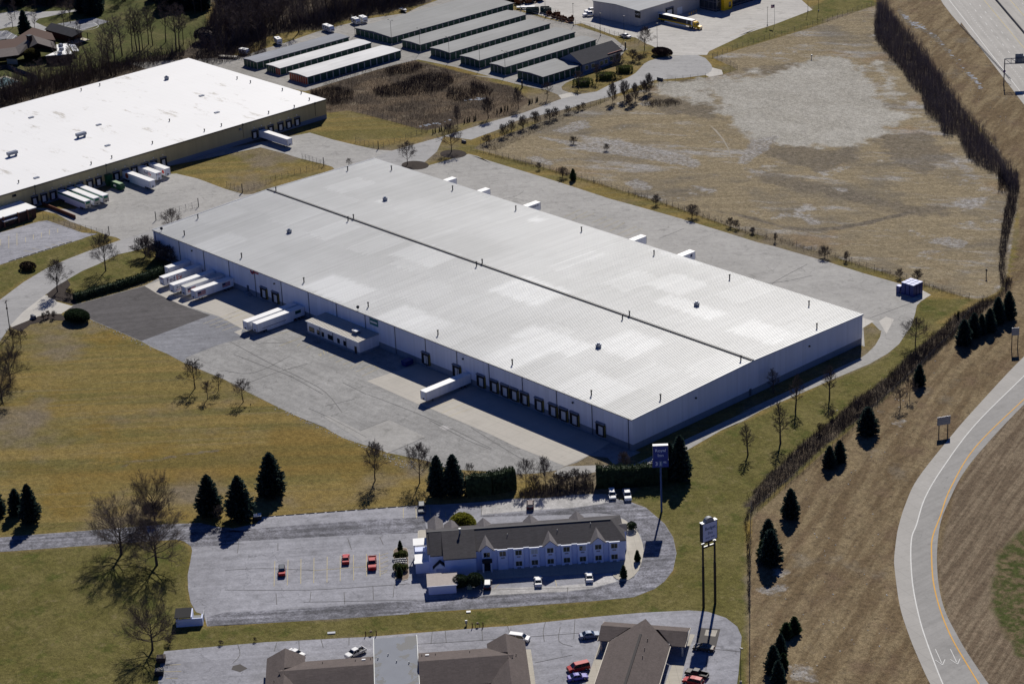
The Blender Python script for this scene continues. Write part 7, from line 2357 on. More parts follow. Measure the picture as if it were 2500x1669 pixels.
def leafy(mb, c, rx, ry, rz_, n_, rd, L=.35, wd=.22, flat=False):
    """leaf sprays over an ellipsoid (or drum) with a solid heart"""
    for _ in range(n_):
        a, u_ = rd.uniform(0, 2 * math.pi), rd.uniform(-.35, 1)
        s_ = math.sqrt(max(0, 1 - u_ * u_))
        if flat:
            if rd.random() < .5:
                t_ = math.sqrt(rd.random())
                d = Vector((math.cos(a) * t_, math.sin(a) * t_, 1.0))
                nn = Vector((0, 0, 1))
            else:
                d = Vector((math.cos(a), math.sin(a), rd.uniform(-1, 1)))
                nn = Vector((math.cos(a), math.sin(a), .2)).normalized()
        else:
            d = Vector((s_ * math.cos(a), s_ * math.sin(a), u_))
            nn = d
        k_ = rd.uniform(.84, 1.0)
        p = Vector(c) + Vector((d.x * rx * k_, d.y * ry * k_, d.z * rz_ * k_))
        tuft(mb, p, nn.normalized(), L, wd, rd, 2)


def heart(mb, c, rx, ry, rz_, n_=10, flat=False):
    rows = [(-.8, .75), (-.3, .97), (.3, .95), (.7, .7), (.96, .22)] if not flat else [(-1, .95), (.93, .95), (.95, .1)]
    pts = []
    for u_, s_ in rows:
        for i in range(n_):
            a = 2 * math.pi * i / n_
            pts.append((c[0] + rx * s_ * math.cos(a) * .72, c[1] + ry * s_ * math.sin(a) * .72, c[2] + rz_ * u_ * .74))
    fs = []
    for r_ in range(len(rows) - 1):
        for i in range(n_):
            fs.append((r_ * n_ + i, r_ * n_ + (i + 1) % n_, (r_ + 1) * n_ + (i + 1) % n_, (r_ + 1) * n_ + i))
    fs.append(tuple((len(rows) - 1) * n_ + i for i in range(n_)))
    mb.add(pts, fs)


def bush(name, label, p, rx, ry, h, mt, seed, flat=False, n_=None, cat='bush', group=None, L=.35):
    rd = random.Random(seed)
    mb = MB()
    heart(mb, (0, 0, h / 2), rx, ry, h / 2, 12, flat)
    leafy(mb, (0, 0, h / 2), rx, ry, h / 2, n_ or int(60 * (rx * ry + rx * h)) + 120, rd, L, L * .65, flat)
    o = obj(name, mb, mt)
    o.location = p
    return tag(o, label, cat, group)


def hedge(label, pts, wd, h, mt, seed, taper=.85):
    rd = random.Random(seed)
    mb = MB()
    for a, c_ in zip(pts[:-1], pts[1:]):
        d = c_ - a
        L = d.length
        d.normalize()
        s_ = Vector((-d.y, d.x, 0))
        n_ = max(1, int(L / 1.6))
        for i in range(n_):
            p = a + d * (L * (i + .5) / n_)
            hh = h * rd.uniform(.9, 1.06)
            ww = wd * rd.uniform(.88, 1.08)
            heart(mb, (p.x, p.y, hh / 2), L / n_ * .8, ww / 2, hh / 2 * 1.08, 8) if False else None
            M_ = Matrix.Translation((p.x, p.y, 0)) @ Matrix.Rotation(math.atan2(d.y, d.x), 4, 'Z')
            q = MB().xprism([(-ww * .42, 0), (ww * .42, 0), (ww * .44, hh * .6), (ww * .25, hh * .92), (-ww * .25, hh * .92), (-ww * .44, hh * .6)], -L / n_ * .52, L / n_ * .52)
            mb.add([M_ @ Vector(v) for v in q.v], q.f)
            for _ in range(int(34 * (1 + h * .35))):
                if rd.random() < .42:
                    v_, z, nn = rd.uniform(-.42, .42) * ww, hh * rd.uniform(.86, .98), Vector((0, 0, 1))
                else:
                    sg_ = rd.choice((-1, 1))
                    z = hh * rd.uniform(.05, .92)
                    v_, nn = sg_ * ww * (.46 - .16 * max(0, z / hh - .6) / .35), (s_ * sg_ + Vector((0, 0, .3))).normalized()
                x = rd.uniform(-.5, .5) * L / n_ * 1.1
                tuft(mb, p + d * x + s_ * v_ + Vector((0, 0, z)), nn, .42, .26, rd, 2)
    o = obj('hedge', mb, mt)
    return tag(o, label, 'hedge')


# ---- prototypes, then every individual
P_LIN = bare_tree('bare_tree', '', 13.0, 6.2, .20, 1, 24, 9, 9, .5, .22, .021, 'round', 1, 5)
P_LIN2 = bare_tree('bare_tree', '', 12.0, 5.8, .22, 2, 24, 9, 9, .5, .2, .021, 'round', 1, 5)
P_BIG = bare_tree('bare_tree', '', 13.0, 8.0, .30, 3, 22, 12, 9, .12, .38, .021, 'spread', 1, 5)
P_BIG2 = bare_tree('bare_tree', '', 13.0, 8.0, .30, 8, 22, 12, 9, .16, .38, .021, 'spread', 1, 5)
P_SLIM = bare_tree('bare_tree', '', 14.5, 2.9, .26, 4, 32, 8, 8, .45, .28, .02, 'slim', 1, 4)
P_YNG = bare_tree('bare_tree', '', 7.0, 3.6, .28, 5, 16, 8, 8, .5, .14, .019, 'round', 1, 5)
P_WOOD = [bare_tree('woodland_tree', '', 17.0, 4.2, .38, 20 + i, 17, 7, 7, .62, .26, .022, 'wood', 1, 4, TWIGT) for i in range(3)]
P_SHR = bare_tree('bare_shrub', '', 4.2, 2.4, .05, 6, 9, 7, 8, .4, .06, .017, 'round', 4, 3, TWIG)
P_SHRD = bare_tree('bare_shrub', '', 5.0, 2.8, .03, 9, 10, 8, 8, .45, .06, .018, 'round', 5, 3, TWIGT)
PROTOS = [P_LIN, P_LIN2, P_BIG, P_BIG2, P_SLIM, P_YNG, P_SHR, P_SHRD] + P_WOOD
HREF = {P_LIN.name: 13.0, P_LIN2.name: 12.0, P_BIG.name: 13.0, P_BIG2.name: 13.0, P_SLIM.name: 14.5, P_YNG.name: 7.0, P_SHR.name: 4.2, P_SHRD.name: 5.0}
for q in P_WOOD:
    HREF[q.name] = 17.0
USED = set()
vr = random.Random(42)


def plant(proto, p, label, h=None, group=None, wide=1.0):
    s_ = (h / HREF[proto.name.split('|')[0]]) if h else 1.0
    rz = vr.uniform(0, 6.28)
    sc = (s_ * wide, s_ * wide, s_)
    if proto not in USED:
        USED.add(proto)
        proto['_h'] = 0
        del proto['_h']
        FIRST.append((proto, p, rz, sc, label, group))
        return
    dup(proto, p, rz, label, group, sc)


FIRST = []
for pr, k, x, y, h, lb, wd in (
        (P_LIN, 'A1', 900, 1085, 14, 'bare round tree on the lawn between the access road and dark hedge', 1),
        (P_LIN2, 'A1', 490, 1265, 12, 'bare round tree in the mulch bed at the curved road', 1),
        (P_LIN2, 'B0', 1550, 1400, 9.5, 'bare round tree in the mulch island behind the grey warehouse corner', 1),
        (P_LIN, 'B0', 1925, 1290, 12, 'bare round tree in the dark mulch circle beside the access road', .95),
        (P_LIN, 'A1', 1470, 770, 10, 'bare tree half hidden behind the left corner of the grey warehouse', 1),
        (P_YNG, 'A2', 1660, 688, 9.6, 'tallest of four young bare trees on the brown lawn', 1),
        (P_YNG, 'A2', 1860, 705, 5.6, 'young bare tree nearest the yard edge, behind two others', .9),
        (P_YNG, 'A2', 1765, 782, 5.8, 'smallest young bare tree, lowest left of the lawn group', 1),
        (P_YNG, 'A2', 2070, 805, 7.3, 'rightmost young bare tree of the four on the brown lawn', 1.05),
        (P_LIN2, 'B2', 1275, 1475, 12, 'bare round tree on the lawn below the yard drain', .95),
        (P_LIN2, 'B2', 1655, 1490, 12, 'bare round tree left of the two dark spruces', .9),
        (P_BIG, 'F0', 992, 510, 14.5, 'big spreading bare tree, left of the pair at the motel drive', .95),
        (P_BIG2, 'F0', 1280, 600, 14.5, 'big spreading bare tree, right of the pair at the motel drive', .95),
        (P_BIG, 'F0', 1265, 245, 13.5, 'bare tree with tangled bushy base above the motel drive', .6),
        (P_BIG2, 'F0', 1245, 1290, 12.5, 'spreading bare tree over the dumpsters at the lower left', .85),
        (P_YNG, 'F0', 1800, 250, 5.0, 'small twisted bare tree between the spruces at the drive', 1),
        (P_SLIM, 'E2', 735, 560, 12.5, 'slender bare tree at the drive, rightmost by the warehouse end wall', 1),
        (P_SLIM, 'E2', 465, 655, 13, 'slender bare tree on the slope, second from right along the drive', 1),
        (P_SLIM, 'E2', 345, 920, 14.5, 'tallest slender bare tree on the slope below the drive', 1),
        (P_SLIM, 'E2', 85, 1015, 11.5, 'slender bare tree, lowest of the row beside the warehouse drive', 1.05),
        (P_SLIM, 'E2', 290, 520, 9.0, 'bare tree in front of the shaded warehouse end wall', 1.3),
        (P_LIN, 'E1', 1420, 1450, 9.5, 'bare round tree on the grass at the bend of the warehouse drive', 1.2),
        (P_YNG, 'E2', 1302, 635, 6.2, 'small bare reddish tree on the highway bank, left of two', 1),
        (P_YNG, 'E2', 1375, 560, 6.2, 'small bare tree on the highway bank next to the lone spruce', .8),
        (P_LIN2, 'C0', 1385, 400, 11, 'bare tree in front of the beige shop by the cul-de-sac', .95),
        (P_LIN2, 'C0', 1178, 590, 9.5, 'bare tree between two clipped oval bushes near the storage office', .8),
        (P_YNG, 'C0', 1003, 655, 8.0, 'small bare tree left of the middle clipped bush', .8),
        (P_YNG, 'C0', 858, 705, 7.6, 'small bare tree behind the left clipped bush', 1),
        (P_YNG, 'C0', 607, 790, 7.5, 'bare street tree nearest the storage entrance', .9),
        (P_LIN2, 'C0', 378, 870, 9.5, 'bare street tree between two groups of tiny conifers', .8),
        (P_LIN2, 'C0', 138, 945, 9.5, 'bare street tree beside the wet scrub drain', .75),
        (P_LIN2, 'B0', 2235, 1010, 9.0, 'bare street tree along the road, third from the scrub corner', .6),
        (P_LIN2, 'B0', 1978, 1090, 9.5, 'bare street tree at the corner of the scrub plot', .7),
        (P_YNG, 'B0', 1050, 1420, 3.5, 'small bare bush peeking over the back edge of the grey roof', 1),
        (P_BIG, 'A2', 90, 640, 12, 'dense bare tree at the left edge beside the curved road', .7),
        (P_BIG2, 'A2', 20, 810, 11, 'bare tree cut by the left picture edge above the lawn', .8),
        (P_YNG, 'A2', 180, 340, 6.2, 'reddish bare tree right of the wooden utility pole', 1),
        (P_YNG, 'A2', 120, 350, 7, 'bare tree just below the wooden utility pole', .9),
        (P_LIN2, 'C2', 440, 1340, 9.0, 'bare tree in the hedge gap, left of two', .8),
        (P_LIN2, 'C2', 595, 1340, 9.4, 'bare tree in the hedge gap, right of two', .8),
        (P_YNG, 'B2', 2085, 1460, 5, 'small bare tree behind the right spruce of the pair', .8)):
    plant(pr, G(k, x, y), lb, h, 'bare trees', wd)
for k, x, y, h, lb, wd in (
        ('C1', 730, 270, 4.2, 'dense bare shrub left of the small dark conifer at the field fence', 1.2), ('C1', 540, 210, 3.0, 'small bare shrub at the field fence left of the dense one', .8),
        ('C1', 1475, 490, 4.0, 'bare shrub along the field fence in the middle', .9), ('C1', 1762, 590, 5.0, 'larger round bare shrub casting a star of shadow at the fence', 1.1),
        ('C1', 2065, 665, 3.6, 'left of twin bare shrubs at the field fence', .8), ('C1', 2112, 680, 3.4, 'right of twin bare shrubs at the field fence', .8), ('C1', 2245, 715, 2.2, 'low bare shrub right of the twin shrubs', 1),
        ('E1', 700, 745, 4.2, 'round bare shrub on the fence line near the blue bins', 1.1), ('E1', 870, 775, 3.6, 'thin bare shrub right of the round one at the fence', .7), ('E1', 305, 620, 3.4, 'thin bare sapling in the fence line', .5),
        ('E1', 1290, 910, 3.4, 'bare shrub left of the blue bins at the fence', .8), ('E1', 1435, 935, 4.2, 'bare shrub right behind the blue bins', .9), ('E1', 120, 555, 2.2, 'low bare shrub at the left of the lot fence', 1),
        ('C0', 820, 1145, 3.0, 'lone low bare shrub in the straw field, left', 1.2), ('C0', 1085, 1200, 2.8, 'lone low bare shrub in the straw field, right', 1.0),
        ('C0', 125, 1150, 4.0, 'bare shrub at the field corner by the road', 1.1), ('C0', 265, 1090, 5.5, 'tall bare shrub clump along the road, first from the corner', .8), ('C0', 320, 1050, 5.0, 'bare shrub right of the tall clump on the road', .8),
        ('C0', 415, 1030, 5.6, 'thick bare shrub in the middle of the roadside row', .9), ('C0', 510, 990, 5.6, 'rounded bare shrub ending the thick roadside row', 1.0), ('C0', 630, 960, 5.0, 'bare shrub after the gap in the roadside row', 1.0),
        ('C0', 680, 940, 4.6, 'bare shrub with upright stems after the gap', .8), ('C0', 775, 905, 3.4, 'small dark shrub on the roadside fence', .9), ('C0', 855, 885, 2.8, 'small shrub left of the last fence shrub', .9), ('C0', 895, 870, 3.0, 'last small shrub before the sidewalk end', .8),
        ('C0', 1130, 820, 9.0, 'tall upright bare thicket tree, left of the roadside clump', .45), ('C0', 1225, 800, 8.5, 'dense upright bare thicket tree in the clump middle', .6), ('C0', 1310, 810, 8.0, 'upright bare thicket tree right of the clump middle', .5),
        ('C0', 1420, 740, 8.5, 'tall upright bare thicket tree, right end of the clump', .5), ('C0', 1380, 760, 6.5, 'bare thicket bush below the right thicket tree', .7), ('C0', 1260, 850, 5.0, 'lower bare bush at the foot of the roadside clump', .9),
        ('C0', 1290, 480, 5.0, 'dark spreading bare shrub near the storage office drive', 1.2), ('C0', 1340, 500, 3.6, 'low dark shrub beside the spreading shrub', 1.2),
        ('A1', 600, 1310, 3.4, 'bare shrub at the end of the mulch bed beside the dark hedge', 1.0), ('A1', 372, 1500, 2.6, 'left of three reddish shrubs in the lower mulch bed', .8), ('A1', 410, 1480, 2.6, 'middle of three reddish shrubs in the lower mulch bed', .8), ('A1', 462, 1490, 2.8, 'right of three reddish shrubs in the lower mulch bed', .8),
        ('A1', 1240, 960, 7.4, 'big dense brown bush at the left corner of the grey warehouse', 1.25), ('A1', 1340, 1000, 7.0, 'big dense bush in the shade beside the grey warehouse', 1.3), ('A1', 1450, 1020, 6.6, 'shaded dense bush nearest the first docked trailer', 1.2),
        ('C2', 690, 1350, 5.0, 'bare bush in the hedge gap beside the twin trees', 1.0), ('C2', 770, 1340, 4.8, 'second bare bush in the hedge gap', 1.0), ('C2', 830, 1330, 5.6, 'taller bare bush in the hedge gap', .9), ('C2', 920, 1340, 5.0, 'dense bare bush next to the right hedge', 1.0), ('C2', 500, 1350, 4.0, 'low bare bush under the twin trees', 1.0),
        ('C2', 1215, 1170, 4.6, 'bare bush standing over the right hedge top', .9), ('F0', 1390, 1240, 2.2, 'low tangled shrub below the dumpster shelter', 1.3), ('F0', 1800, 1245, 1.2, 'tiny brown shrub at the lower lot edge', 1.3), ('F0', 2080, 1220, 1.2, 'tiny brown shrub right along the lower lot edge', 1.0),
        ('F0', 1265, 230, 5.5, 'tangled dark bush under the bare tree at the drive', 1.25), ('F0', 1230, 215, 4.5, 'tangled low bush left below the bare tree', 1.2),
        ('E2', 965, 670, 4.0, 'upright bare shrub inside the brush belt', .8), ('E2', 760, 720, 2.6, 'bare shrub on the grass edge of the brush belt', .9), ('E2', 655, 840, 3.4, 'thin bare shrub at the brush belt edge', .6)):
    dark = k == 'A1' and y < 1100 or (k == 'C0' and 1100 < x < 1450 and y > 700) or k == 'F0' and y < 300
    plant(P_SHRD if dark else P_SHR, G(k, x, y), lb, h, 'bare shrubs', wd)
# woodland strip behind the tan warehouse, one tree at a time
WPOLY = [(('A0', -100, 860), ('A0', 300, 760), 9), ]
wl = 'bare woodland tree in the strip behind the tan warehouse'
wpos = []
for k, x, y, h in (('A0', 690, 720, 17), ('A0', 620, 740, 15), ('A0', 540, 760, 13), ('A0', 770, 690, 14), ('A0', 800, 690, 13), ('A0', 860, 680, 14), ('A0', 950, 650, 20), ('A0', 985, 640, 22), ('A0', 920, 660, 12),
                   ('A0', 1125, 440, 17), ('A0', 1165, 440, 16), ('A0', 1190, 450, 18), ('A0', 1215, 430, 16), ('A0', 1265, 380, 15), ('A0', 1300, 390, 14), ('A0', 1410, 360, 17), ('A0', 1500, 430, 18), ('A0', 1530, 420, 17), ('A0', 1560, 380, 15),
                   ('A0', 1040, 480, 16), ('A0', 880, 560, 14), ('A0', 480, 770, 12), ('A0', 400, 800, 11), ('A0', 280, 830, 12), ('A0', 180, 850, 12), ('A0', 90, 850, 11), ('A0', 350, 700, 9), ('A0', 240, 720, 8), ('A0', 20, 860, 13),
                   ('A0', 1870, 240, 16), ('A0', 1890, 330, 14), ('A0', 1980, 260, 15), ('A0', 2060, 290, 16), ('A0', 2130, 300, 15), ('A0', 2200, 250, 16), ('A0', 1730, 400, 8), ('A0', 1990, 380, 12), ('A0', 2100, 200, 15),
                   ('A0', 600, 200, 11), ('A0', 545, 225, 9), ('A0', 130, 165, 9), ('A0', 300, 280, 9), ('A0', 110, 240, 9), ('A0', 680, 390, 10), ('A0', 660, 560, 9), ('A0', 600, 560, 10), ('A0', 480, 540, 9),
                   ('B0', 380, 290, 15), ('B0', 435, 290, 15), ('B0', 495, 230, 14), ('B0', 625, 280, 18), ('B0', 765, 150, 14), ('B0', 860, 100, 13), ('B0', 1010, 120, 16), ('B0', 1045, 130, 15), ('B0', 940, 130, 11), ('B0', 560, 260, 10), ('B0', 690, 240, 9),
                   ('B0', 120, 380, 13), ('B0', 200, 360, 12), ('B0', 280, 340, 12), ('B0', 60, 330, 14), ('B0', 1180, 60, 13), ('B0', 1290, 50, 13), ('B0', 1400, 40, 13), ('B0', 1500, 20, 12), ('B0', 1250, 80, 10), ('B0', 1620, 10, 12)):
    wpos.append((G(k, x, y), h))
rd = random.Random(77)
zone_t = [GL('A0 0,-160 700,-160 780,60 860,120 700,150 560,110 300,90 0,70'), GL('A0 700,-160 1700,-160 1760,120 1500,130 1300,90 900,110 820,60'),
          GL('B0 150,370 400,260 700,220 1000,150 1400,70 1700,0 1700,-80 1300,-60 1000,40 700,120 300,160 0,300'), GL('A0 0,800 400,690 700,640 950,590 960,640 600,760 0,920')]
for zp, cnt, h0 in zip(zone_t, (48, 52, 64, 24), (13, 13, 9, 8)):
    xs_ = [p.x for p in zp]
    ys_ = [p.y for p in zp]
    c_ = 0
    while c_ < cnt:
        q = (rd.uniform(min(xs_), max(xs_)), rd.uniform(min(ys_), max(ys_)))
        if sdist(np.array([q[0]]), np.array([q[1]]), zp)[0] > 0:
            wpos.append((Vector((q[0], q[1], 0)), h0 * rd.uniform(.75, 1.35)))
            c_ += 1
for i, (p, h) in enumerate(wpos):
    plant(P_WOOD[i % 3], p, 'bare woodland tree in the wood behind the tan warehouse and storage rows', h * 1.22, 'woodland trees', vr.uniform(.8, 1.15))
for proto, p, rz, sc, lb, gr_ in FIRST:
    proto.location = p
    proto.rotation_euler = (0, 0, rz)
    proto.scale = sc
    proto['label'] = lb
    proto['group'] = gr_
for q in PROTOS:
    if q not in USED:
        for c_ in list(q.children):
            bpy.data.objects.remove(c_)
        bpy.data.objects.remove(q)

# ---- conifers
P_SP = spruce('spruce', '', 17.0, 3.9, 31, NEEDLE, 34, 15, 8)
P_SP2 = spruce('spruce', '', 11.0, 3.3, 32, NEEDLE, 26, 13, 7)
P_SP3 = spruce('spruce', '', 6.0, 2.1, 33, NEEDLE2, 20, 12, 5)
SPH = {0: 17.0, 1: 11.0, 2: 6.0}
usedc = set()
for pi, k, x, y, h, wd, lb in (
        (0, 'F0', 1715, 190, 12.5, 1.3, 'dark spruce, leftmost of the three tall ones above the motel drive'), (0, 'F0', 1965, 225, 13.5, 1.3, 'dark spruce, middle of the three tall ones above the motel drive'), (0, 'B2', 400, 1600, 13.5, 1.35, 'dark spruce, rightmost and tallest of the three above the motel lot'),
        (1, 'F0', 140, 185, 8.0, 1.0, 'small spruce with a bare trunk foot at the left drive edge'), (0, 'F0', 255, 250, 12.0, 1.1, 'spruce right of the small trunked one at the left drive edge'), (1, 'F0', -25, 190, 9.0, 1.0, 'spruce cut by the left picture edge at the drive'),
        (0, 'C2', 1585, 1270, 11.5, 1.0, 'spruce directly behind the blue pylon sign'), (0, 'C2', 1665, 1280, 14.0, 1.05, 'spruce right of the blue pylon sign at the hedge end'),
        (0, 'B2', 1810, 1600, 12.5, 1.05, 'spruce at the hedge end, left of the pair'), (0, 'B2', 1945, 1600, 12.8, 1.15, 'spruce at the hedge end, right of the pair'),
        (1, 'E1', 1805, 1440, 8.5, 1.05, 'spruce at the lower left of the six by the highway bank'), (1, 'E1', 1885, 1380, 8.2, 1.0, 'second of the six spruces up the highway bank'), (1, 'E1', 1945, 1360, 7.0, .85, 'smallest spruce inside the row of six'),
        (1, 'E1', 2010, 1340, 8.0, 1.0, 'fourth of the six spruces up the highway bank'), (1, 'E1', 2075, 1270, 9.0, .95, 'fifth of the six spruces, tall and broad'), (1, 'E1', 2160, 1235, 9.5, .9, 'spruce at the top right end of the row of six'),
        (1, 'E2', 1450, 460, 7.0, .95, 'lone small spruce high on the highway bank'), (1, 'E2', 1040, 845, 8.6, 1.25, 'broad ragged spruce alone on the highway bank'),
        (1, 'E2', 735, 1110, 6.6, 1.05, 'left of the touching pair of spruces on the bank'), (1, 'E2', 815, 1070, 6.8, 1.0, 'right of the touching pair of spruces on the bank'), (1, 'F3', 915, 240, 8.6, 1.0, 'smooth pointed spruce alone below the brush belt'),
        (1, 'F3', 738, 430, 6.6, 1.15, 'upper of two merging spruces on the lower bank'), (1, 'F3', 755, 610, 10.0, 1.05, 'lower and taller of two merging spruces on the bank'), (2, 'F3', 690, 560, 5, .8, 'low spruce tucked left of the taller merging one'),
        (2, 'F3', 945, 1165, 4.6, 1.0, 'small yellowish pine, topmost of the lower group'), (2, 'F3', 880, 1200, 4.2, 1.1, 'small round pine left below the topmost one'), (1, 'F3', 835, 1370, 7.0, .8, 'green pine in the middle of the lower group'),
        (1, 'F3', 775, 1480, 7.6, .9, 'dark spruce left of the green pine at the lower right'), (1, 'F3', 815, 1590, 7.2, .9, 'spruce cut by the bottom picture edge'), (2, 'F3', 855, 1440, 4, .9, 'small pine right of the dark spruce, in its shade'),
        (1, 'A0', 215, 300, 12.5, .85, 'dark pine beside the church parking at the upper left'), (2, 'C1', 815, 295, 4.6, .75, 'small dark conifer on the straw field fence'),
        (2, 'F1', 1430, 490, 3.2, .62, 'cone shaped shrub at the upper end of the planter island'), (2, 'F1', 1425, 700, 3.2, .7, 'cone shaped shrub at the lower end of the planter island'),
        (2, 'F2', 1860, 570, 3.2, .72, 'cone shaped shrub on the motel island, lower of two'), (2, 'F2', 1748, 705, 3.6, .72, 'cone shaped shrub at the bottom tip of the motel island'),
        (2, 'E1', 1760, 1225, 2.2, .5, 'tiny dark conifer in the brush belt')):
    pr = (P_SP, P_SP2, P_SP3)[pi]
    s_ = h / SPH[pi]
    sc = (s_ * wd, s_ * wd, s_)
    p = G(k, x, y)
    if k in ('F1', 'F2'):
        p.z = .15
    if pi not in usedc:
        usedc.add(pi)
        pr.location, pr.scale, pr['label'], pr['group'] = p, sc, lb, 'conifers'
    else:
        dup(pr, p, vr.uniform(0, 6.28), lb, 'conifers', sc)
tc = dup(P_SP2, (0, 0, 0), 0, 'tiny slim conifer in a roadside group by the street trees', 'tiny roadside conifers', (.085, .085, .2), 'young_conifer')
fi = True
for k, x, y in (('B0', 1768, 1140), ('B0', 1787, 1128), ('B0', 1823, 1120), ('B0', 1840, 1110), ('B0', 1872, 1100), ('B0', 2035, 1050), ('B0', 2062, 1040), ('B0', 2078, 1035), ('B0', 2118, 1028), ('B0', 2131, 1022),
                ('C0', 25, 965), ('C0', 38, 960), ('C0', 208, 905), ('C0', 237, 895), ('C0', 245, 890), ('C0', 271, 885), ('C0', 292, 880), ('C0', 463, 832), ('C0', 472, 826), ('C0', 488, 820), ('C0', 520, 812), ('C0', 531, 808)):
    if fi:
        tc.location = G(k, x, y)
        fi = False
    else:
        dup(tc, G(k, x, y), vr.uniform(0, 6))

# ---- hedges and clipped bushes
hedge('tall dark evergreen hedge, left part above the motel lot', GL('B2 2050,1590 2265,1570 C2 180,1370 350,1335'), 4.2, 6.2, HEDGEM, 51)
hedge('tall dark evergreen hedge, right part ending at the blue pylon sign', GL('C2 1000,1330 1150,1325 1300,1315 1460,1300 1560,1290'), 4.4, 6.4, HEDGEM, 52)
hedge('long low dark hedge curving along the new pavement to the trailers', GL('A1 640,1335 800,1290 1000,1235 1200,1170 1350,1115 1420,1080'), 3.8, 2.6, HEDGEM, 53)
hedge('dark hedge along the church parking at the upper left', GL('A0 -60,400 60,395 110,400'), 4, 3.2, HEDGEM, 54)
hedge('dark hedge between the pine and the brick hall', GL('A0 160,375 250,345 340,315'), 4, 3.0, HEDGEM, 55)
bush('evergreen_bush', 'large sprawling dark juniper at the tip of the brown lawn', G('A1', 660, 1510), 5.2, 3.6, 3.6, HEDGEM, 61, L=.5)
bush('evergreen_bush', 'rusty brown rounded bush on the lawn before the parking lot', G('A1', 240, 1070), 3.6, 2.6, 2.4, mat('rusty_leaf', (.075, .050, .025), .9, .4, 1.2), 62)
bush('leafy_tree', 'round yellow green leafy tree behind the motel roof', mob(-42.3, 18.2), 3.6, 3.6, 7.4, BUSHY, 63, cat='tree', L=.55)
for k, x, y, rx, lb in (('C0', 893, 680, 4.6, 'clipped oval bush, left of three before the storage office'), ('C0', 1075, 630, 4.4, 'clipped oval bush, middle of three before the storage office'), ('C0', 1225, 575, 3.8, 'clipped round bush with a pale lamp on top, right of three')):
    o = bush('clipped_bush', lb, G(k, x, y), rx, 2.6, 2.6, BOXM, int(x), True, 900, group='clipped bushes at the storage office')
    o.rotation_euler.z = .75
bush('reddish_bush', 'dark reddish dense bush at the cul-de-sac entrance', G('C0', 1525, 445), 5.6, 3.6, 3.6, mat('red_brown_leaf', (.050, .022, .022), .9, .4, 1.2), 66)
for k, x, y, r_, lb in (('F2', 1812, 315, 1.35, 'round dark shrub at the top of the motel island'), ('F1', 1452, 545, 1.3, 'round dark shrub, upper right on the planter island'), ('F1', 1402, 545, .9, 'small round shrub, upper left on the planter island'), ('F1', 1410, 650, 1.3, 'round dark shrub, lower left on the planter island'), ('F1', 1462, 645, 1.0, 'round shrub, lower right on the planter island'),
                        ('F2', 418, 790, 2.2, 'dark round bush left of the pale utility cabinet'), ('F2', 535, 780, 2.3, 'dark round bush right of the pale utility cabinet')):
    bush('round_shrub', lb, G(k, x, y) + Vector((0, 0, .14)), r_, r_, r_ * 1.7, HEDGEM if k == 'F2' else BOXM, int(x) + 7, group='round shrubs around the motel', L=.28)
bush('dark_shrub', 'large dark dense shrub in the upper left wood', G('A0', 1755, 360), 6.5, 5, 7, mat('dark_brush_leaf', (.075, .060, .058), .95, .4, .8), 71, L=.6, n_=900)
for lb, zp, cnt, h in (('dark evergreen in the stand behind the basketball court', 'A0 640,60 800,40 830,120 700,150', 8, 13), ('dark evergreen in the stand at the top of the far lawn', 'A0 1300,-10 1760,20 1740,120 1480,110 1280,60', 16, 12), ('dark evergreen among bare trees at the upper left edge', 'A0 -40,-60 560,-60 560,40 300,60 0,40', 14, 12)):
    zq = GL(zp)
    c_ = 0
    while c_ < cnt:
        q = (vr.uniform(min(p.x for p in zq), max(p.x for p in zq)), vr.uniform(min(p.y for p in zq), max(p.y for p in zq)))
        if sdist(np.array([q[0]]), np.array([q[1]]), zq)[0] > 0:
            s_ = h * vr.uniform(.8, 1.2) / 17
            dup(P_SP, (q[0], q[1], 0), vr.uniform(0, 6.28), lb, 'evergreens in the far woods', (s_ * 1.4, s_ * 1.4, s_))
            c_ += 1
bush('willow_bush', 'olive bare willow in front of the brick hall', G('H2', 700, 780), 4.5, 3.5, 6, OLIVEM, 75, L=.5)


# ---- brush nobody could count
def brush(name, polys, cnt, h0, h1, mts, seed, tw=.03, forks=4, label=None, lean=.25):
    rd = random.Random(seed)
    tot = []
    for zp in polys:
        xs_ = [p.x for p in zp]
        ys_ = [p.y for p in zp]
        n_ = 0
        area = abs(sum(zp[i].x * zp[(i + 1) % len(zp)].y - zp[(i + 1) % len(zp)].x * zp[i].y for i in range(len(zp)))) / 2
        tot.append((zp, xs_, ys_, area))
    A_t = sum(a[3] for a in tot)
    mb = MB()
    for zp, xs_, ys_, area in tot:
        want = int(cnt * area / A_t)
        px_ = np.array([rd.uniform(min(xs_), max(xs_)) for _ in range(want * 8)])
        py_ = np.array([rd.uniform(min(ys_), max(ys_)) for _ in range(want * 8)])
        ok = np.where(sdist(px_, py_, zp) > 0)[0][:want]
        for i in ok:
            d = Vector((rd.gauss(0, lean), rd.gauss(0, lean), 1)).normalized()
            cl = .5 + .5 * math.sin(px_[i] * .31 + 1.3 * math.sin(py_[i] * .23)) * math.sin(py_[i] * .27 + 2)
            H = rd.uniform(h0, h1) * (.5 + .7 * cl)
            p = Vector((px_[i], py_[i], 0))
            sliver(mb, p, d, H, tw * 1.5, rd)
            for _ in range(forks):
                e0 = p + d * H * rd.uniform(.1, .8)
                sliver(mb, e0, (rdir(d, rd.uniform(.3, .8), rd) + Vector((0, 0, .2))).normalized(), H * rd.uniform(.25, .5), tw, rd)
    o = obj(name, mb, mts)
    kind(o, 'stuff')
    if label:
        o['label'] = label
        o['category'] = 'brush'
    return o


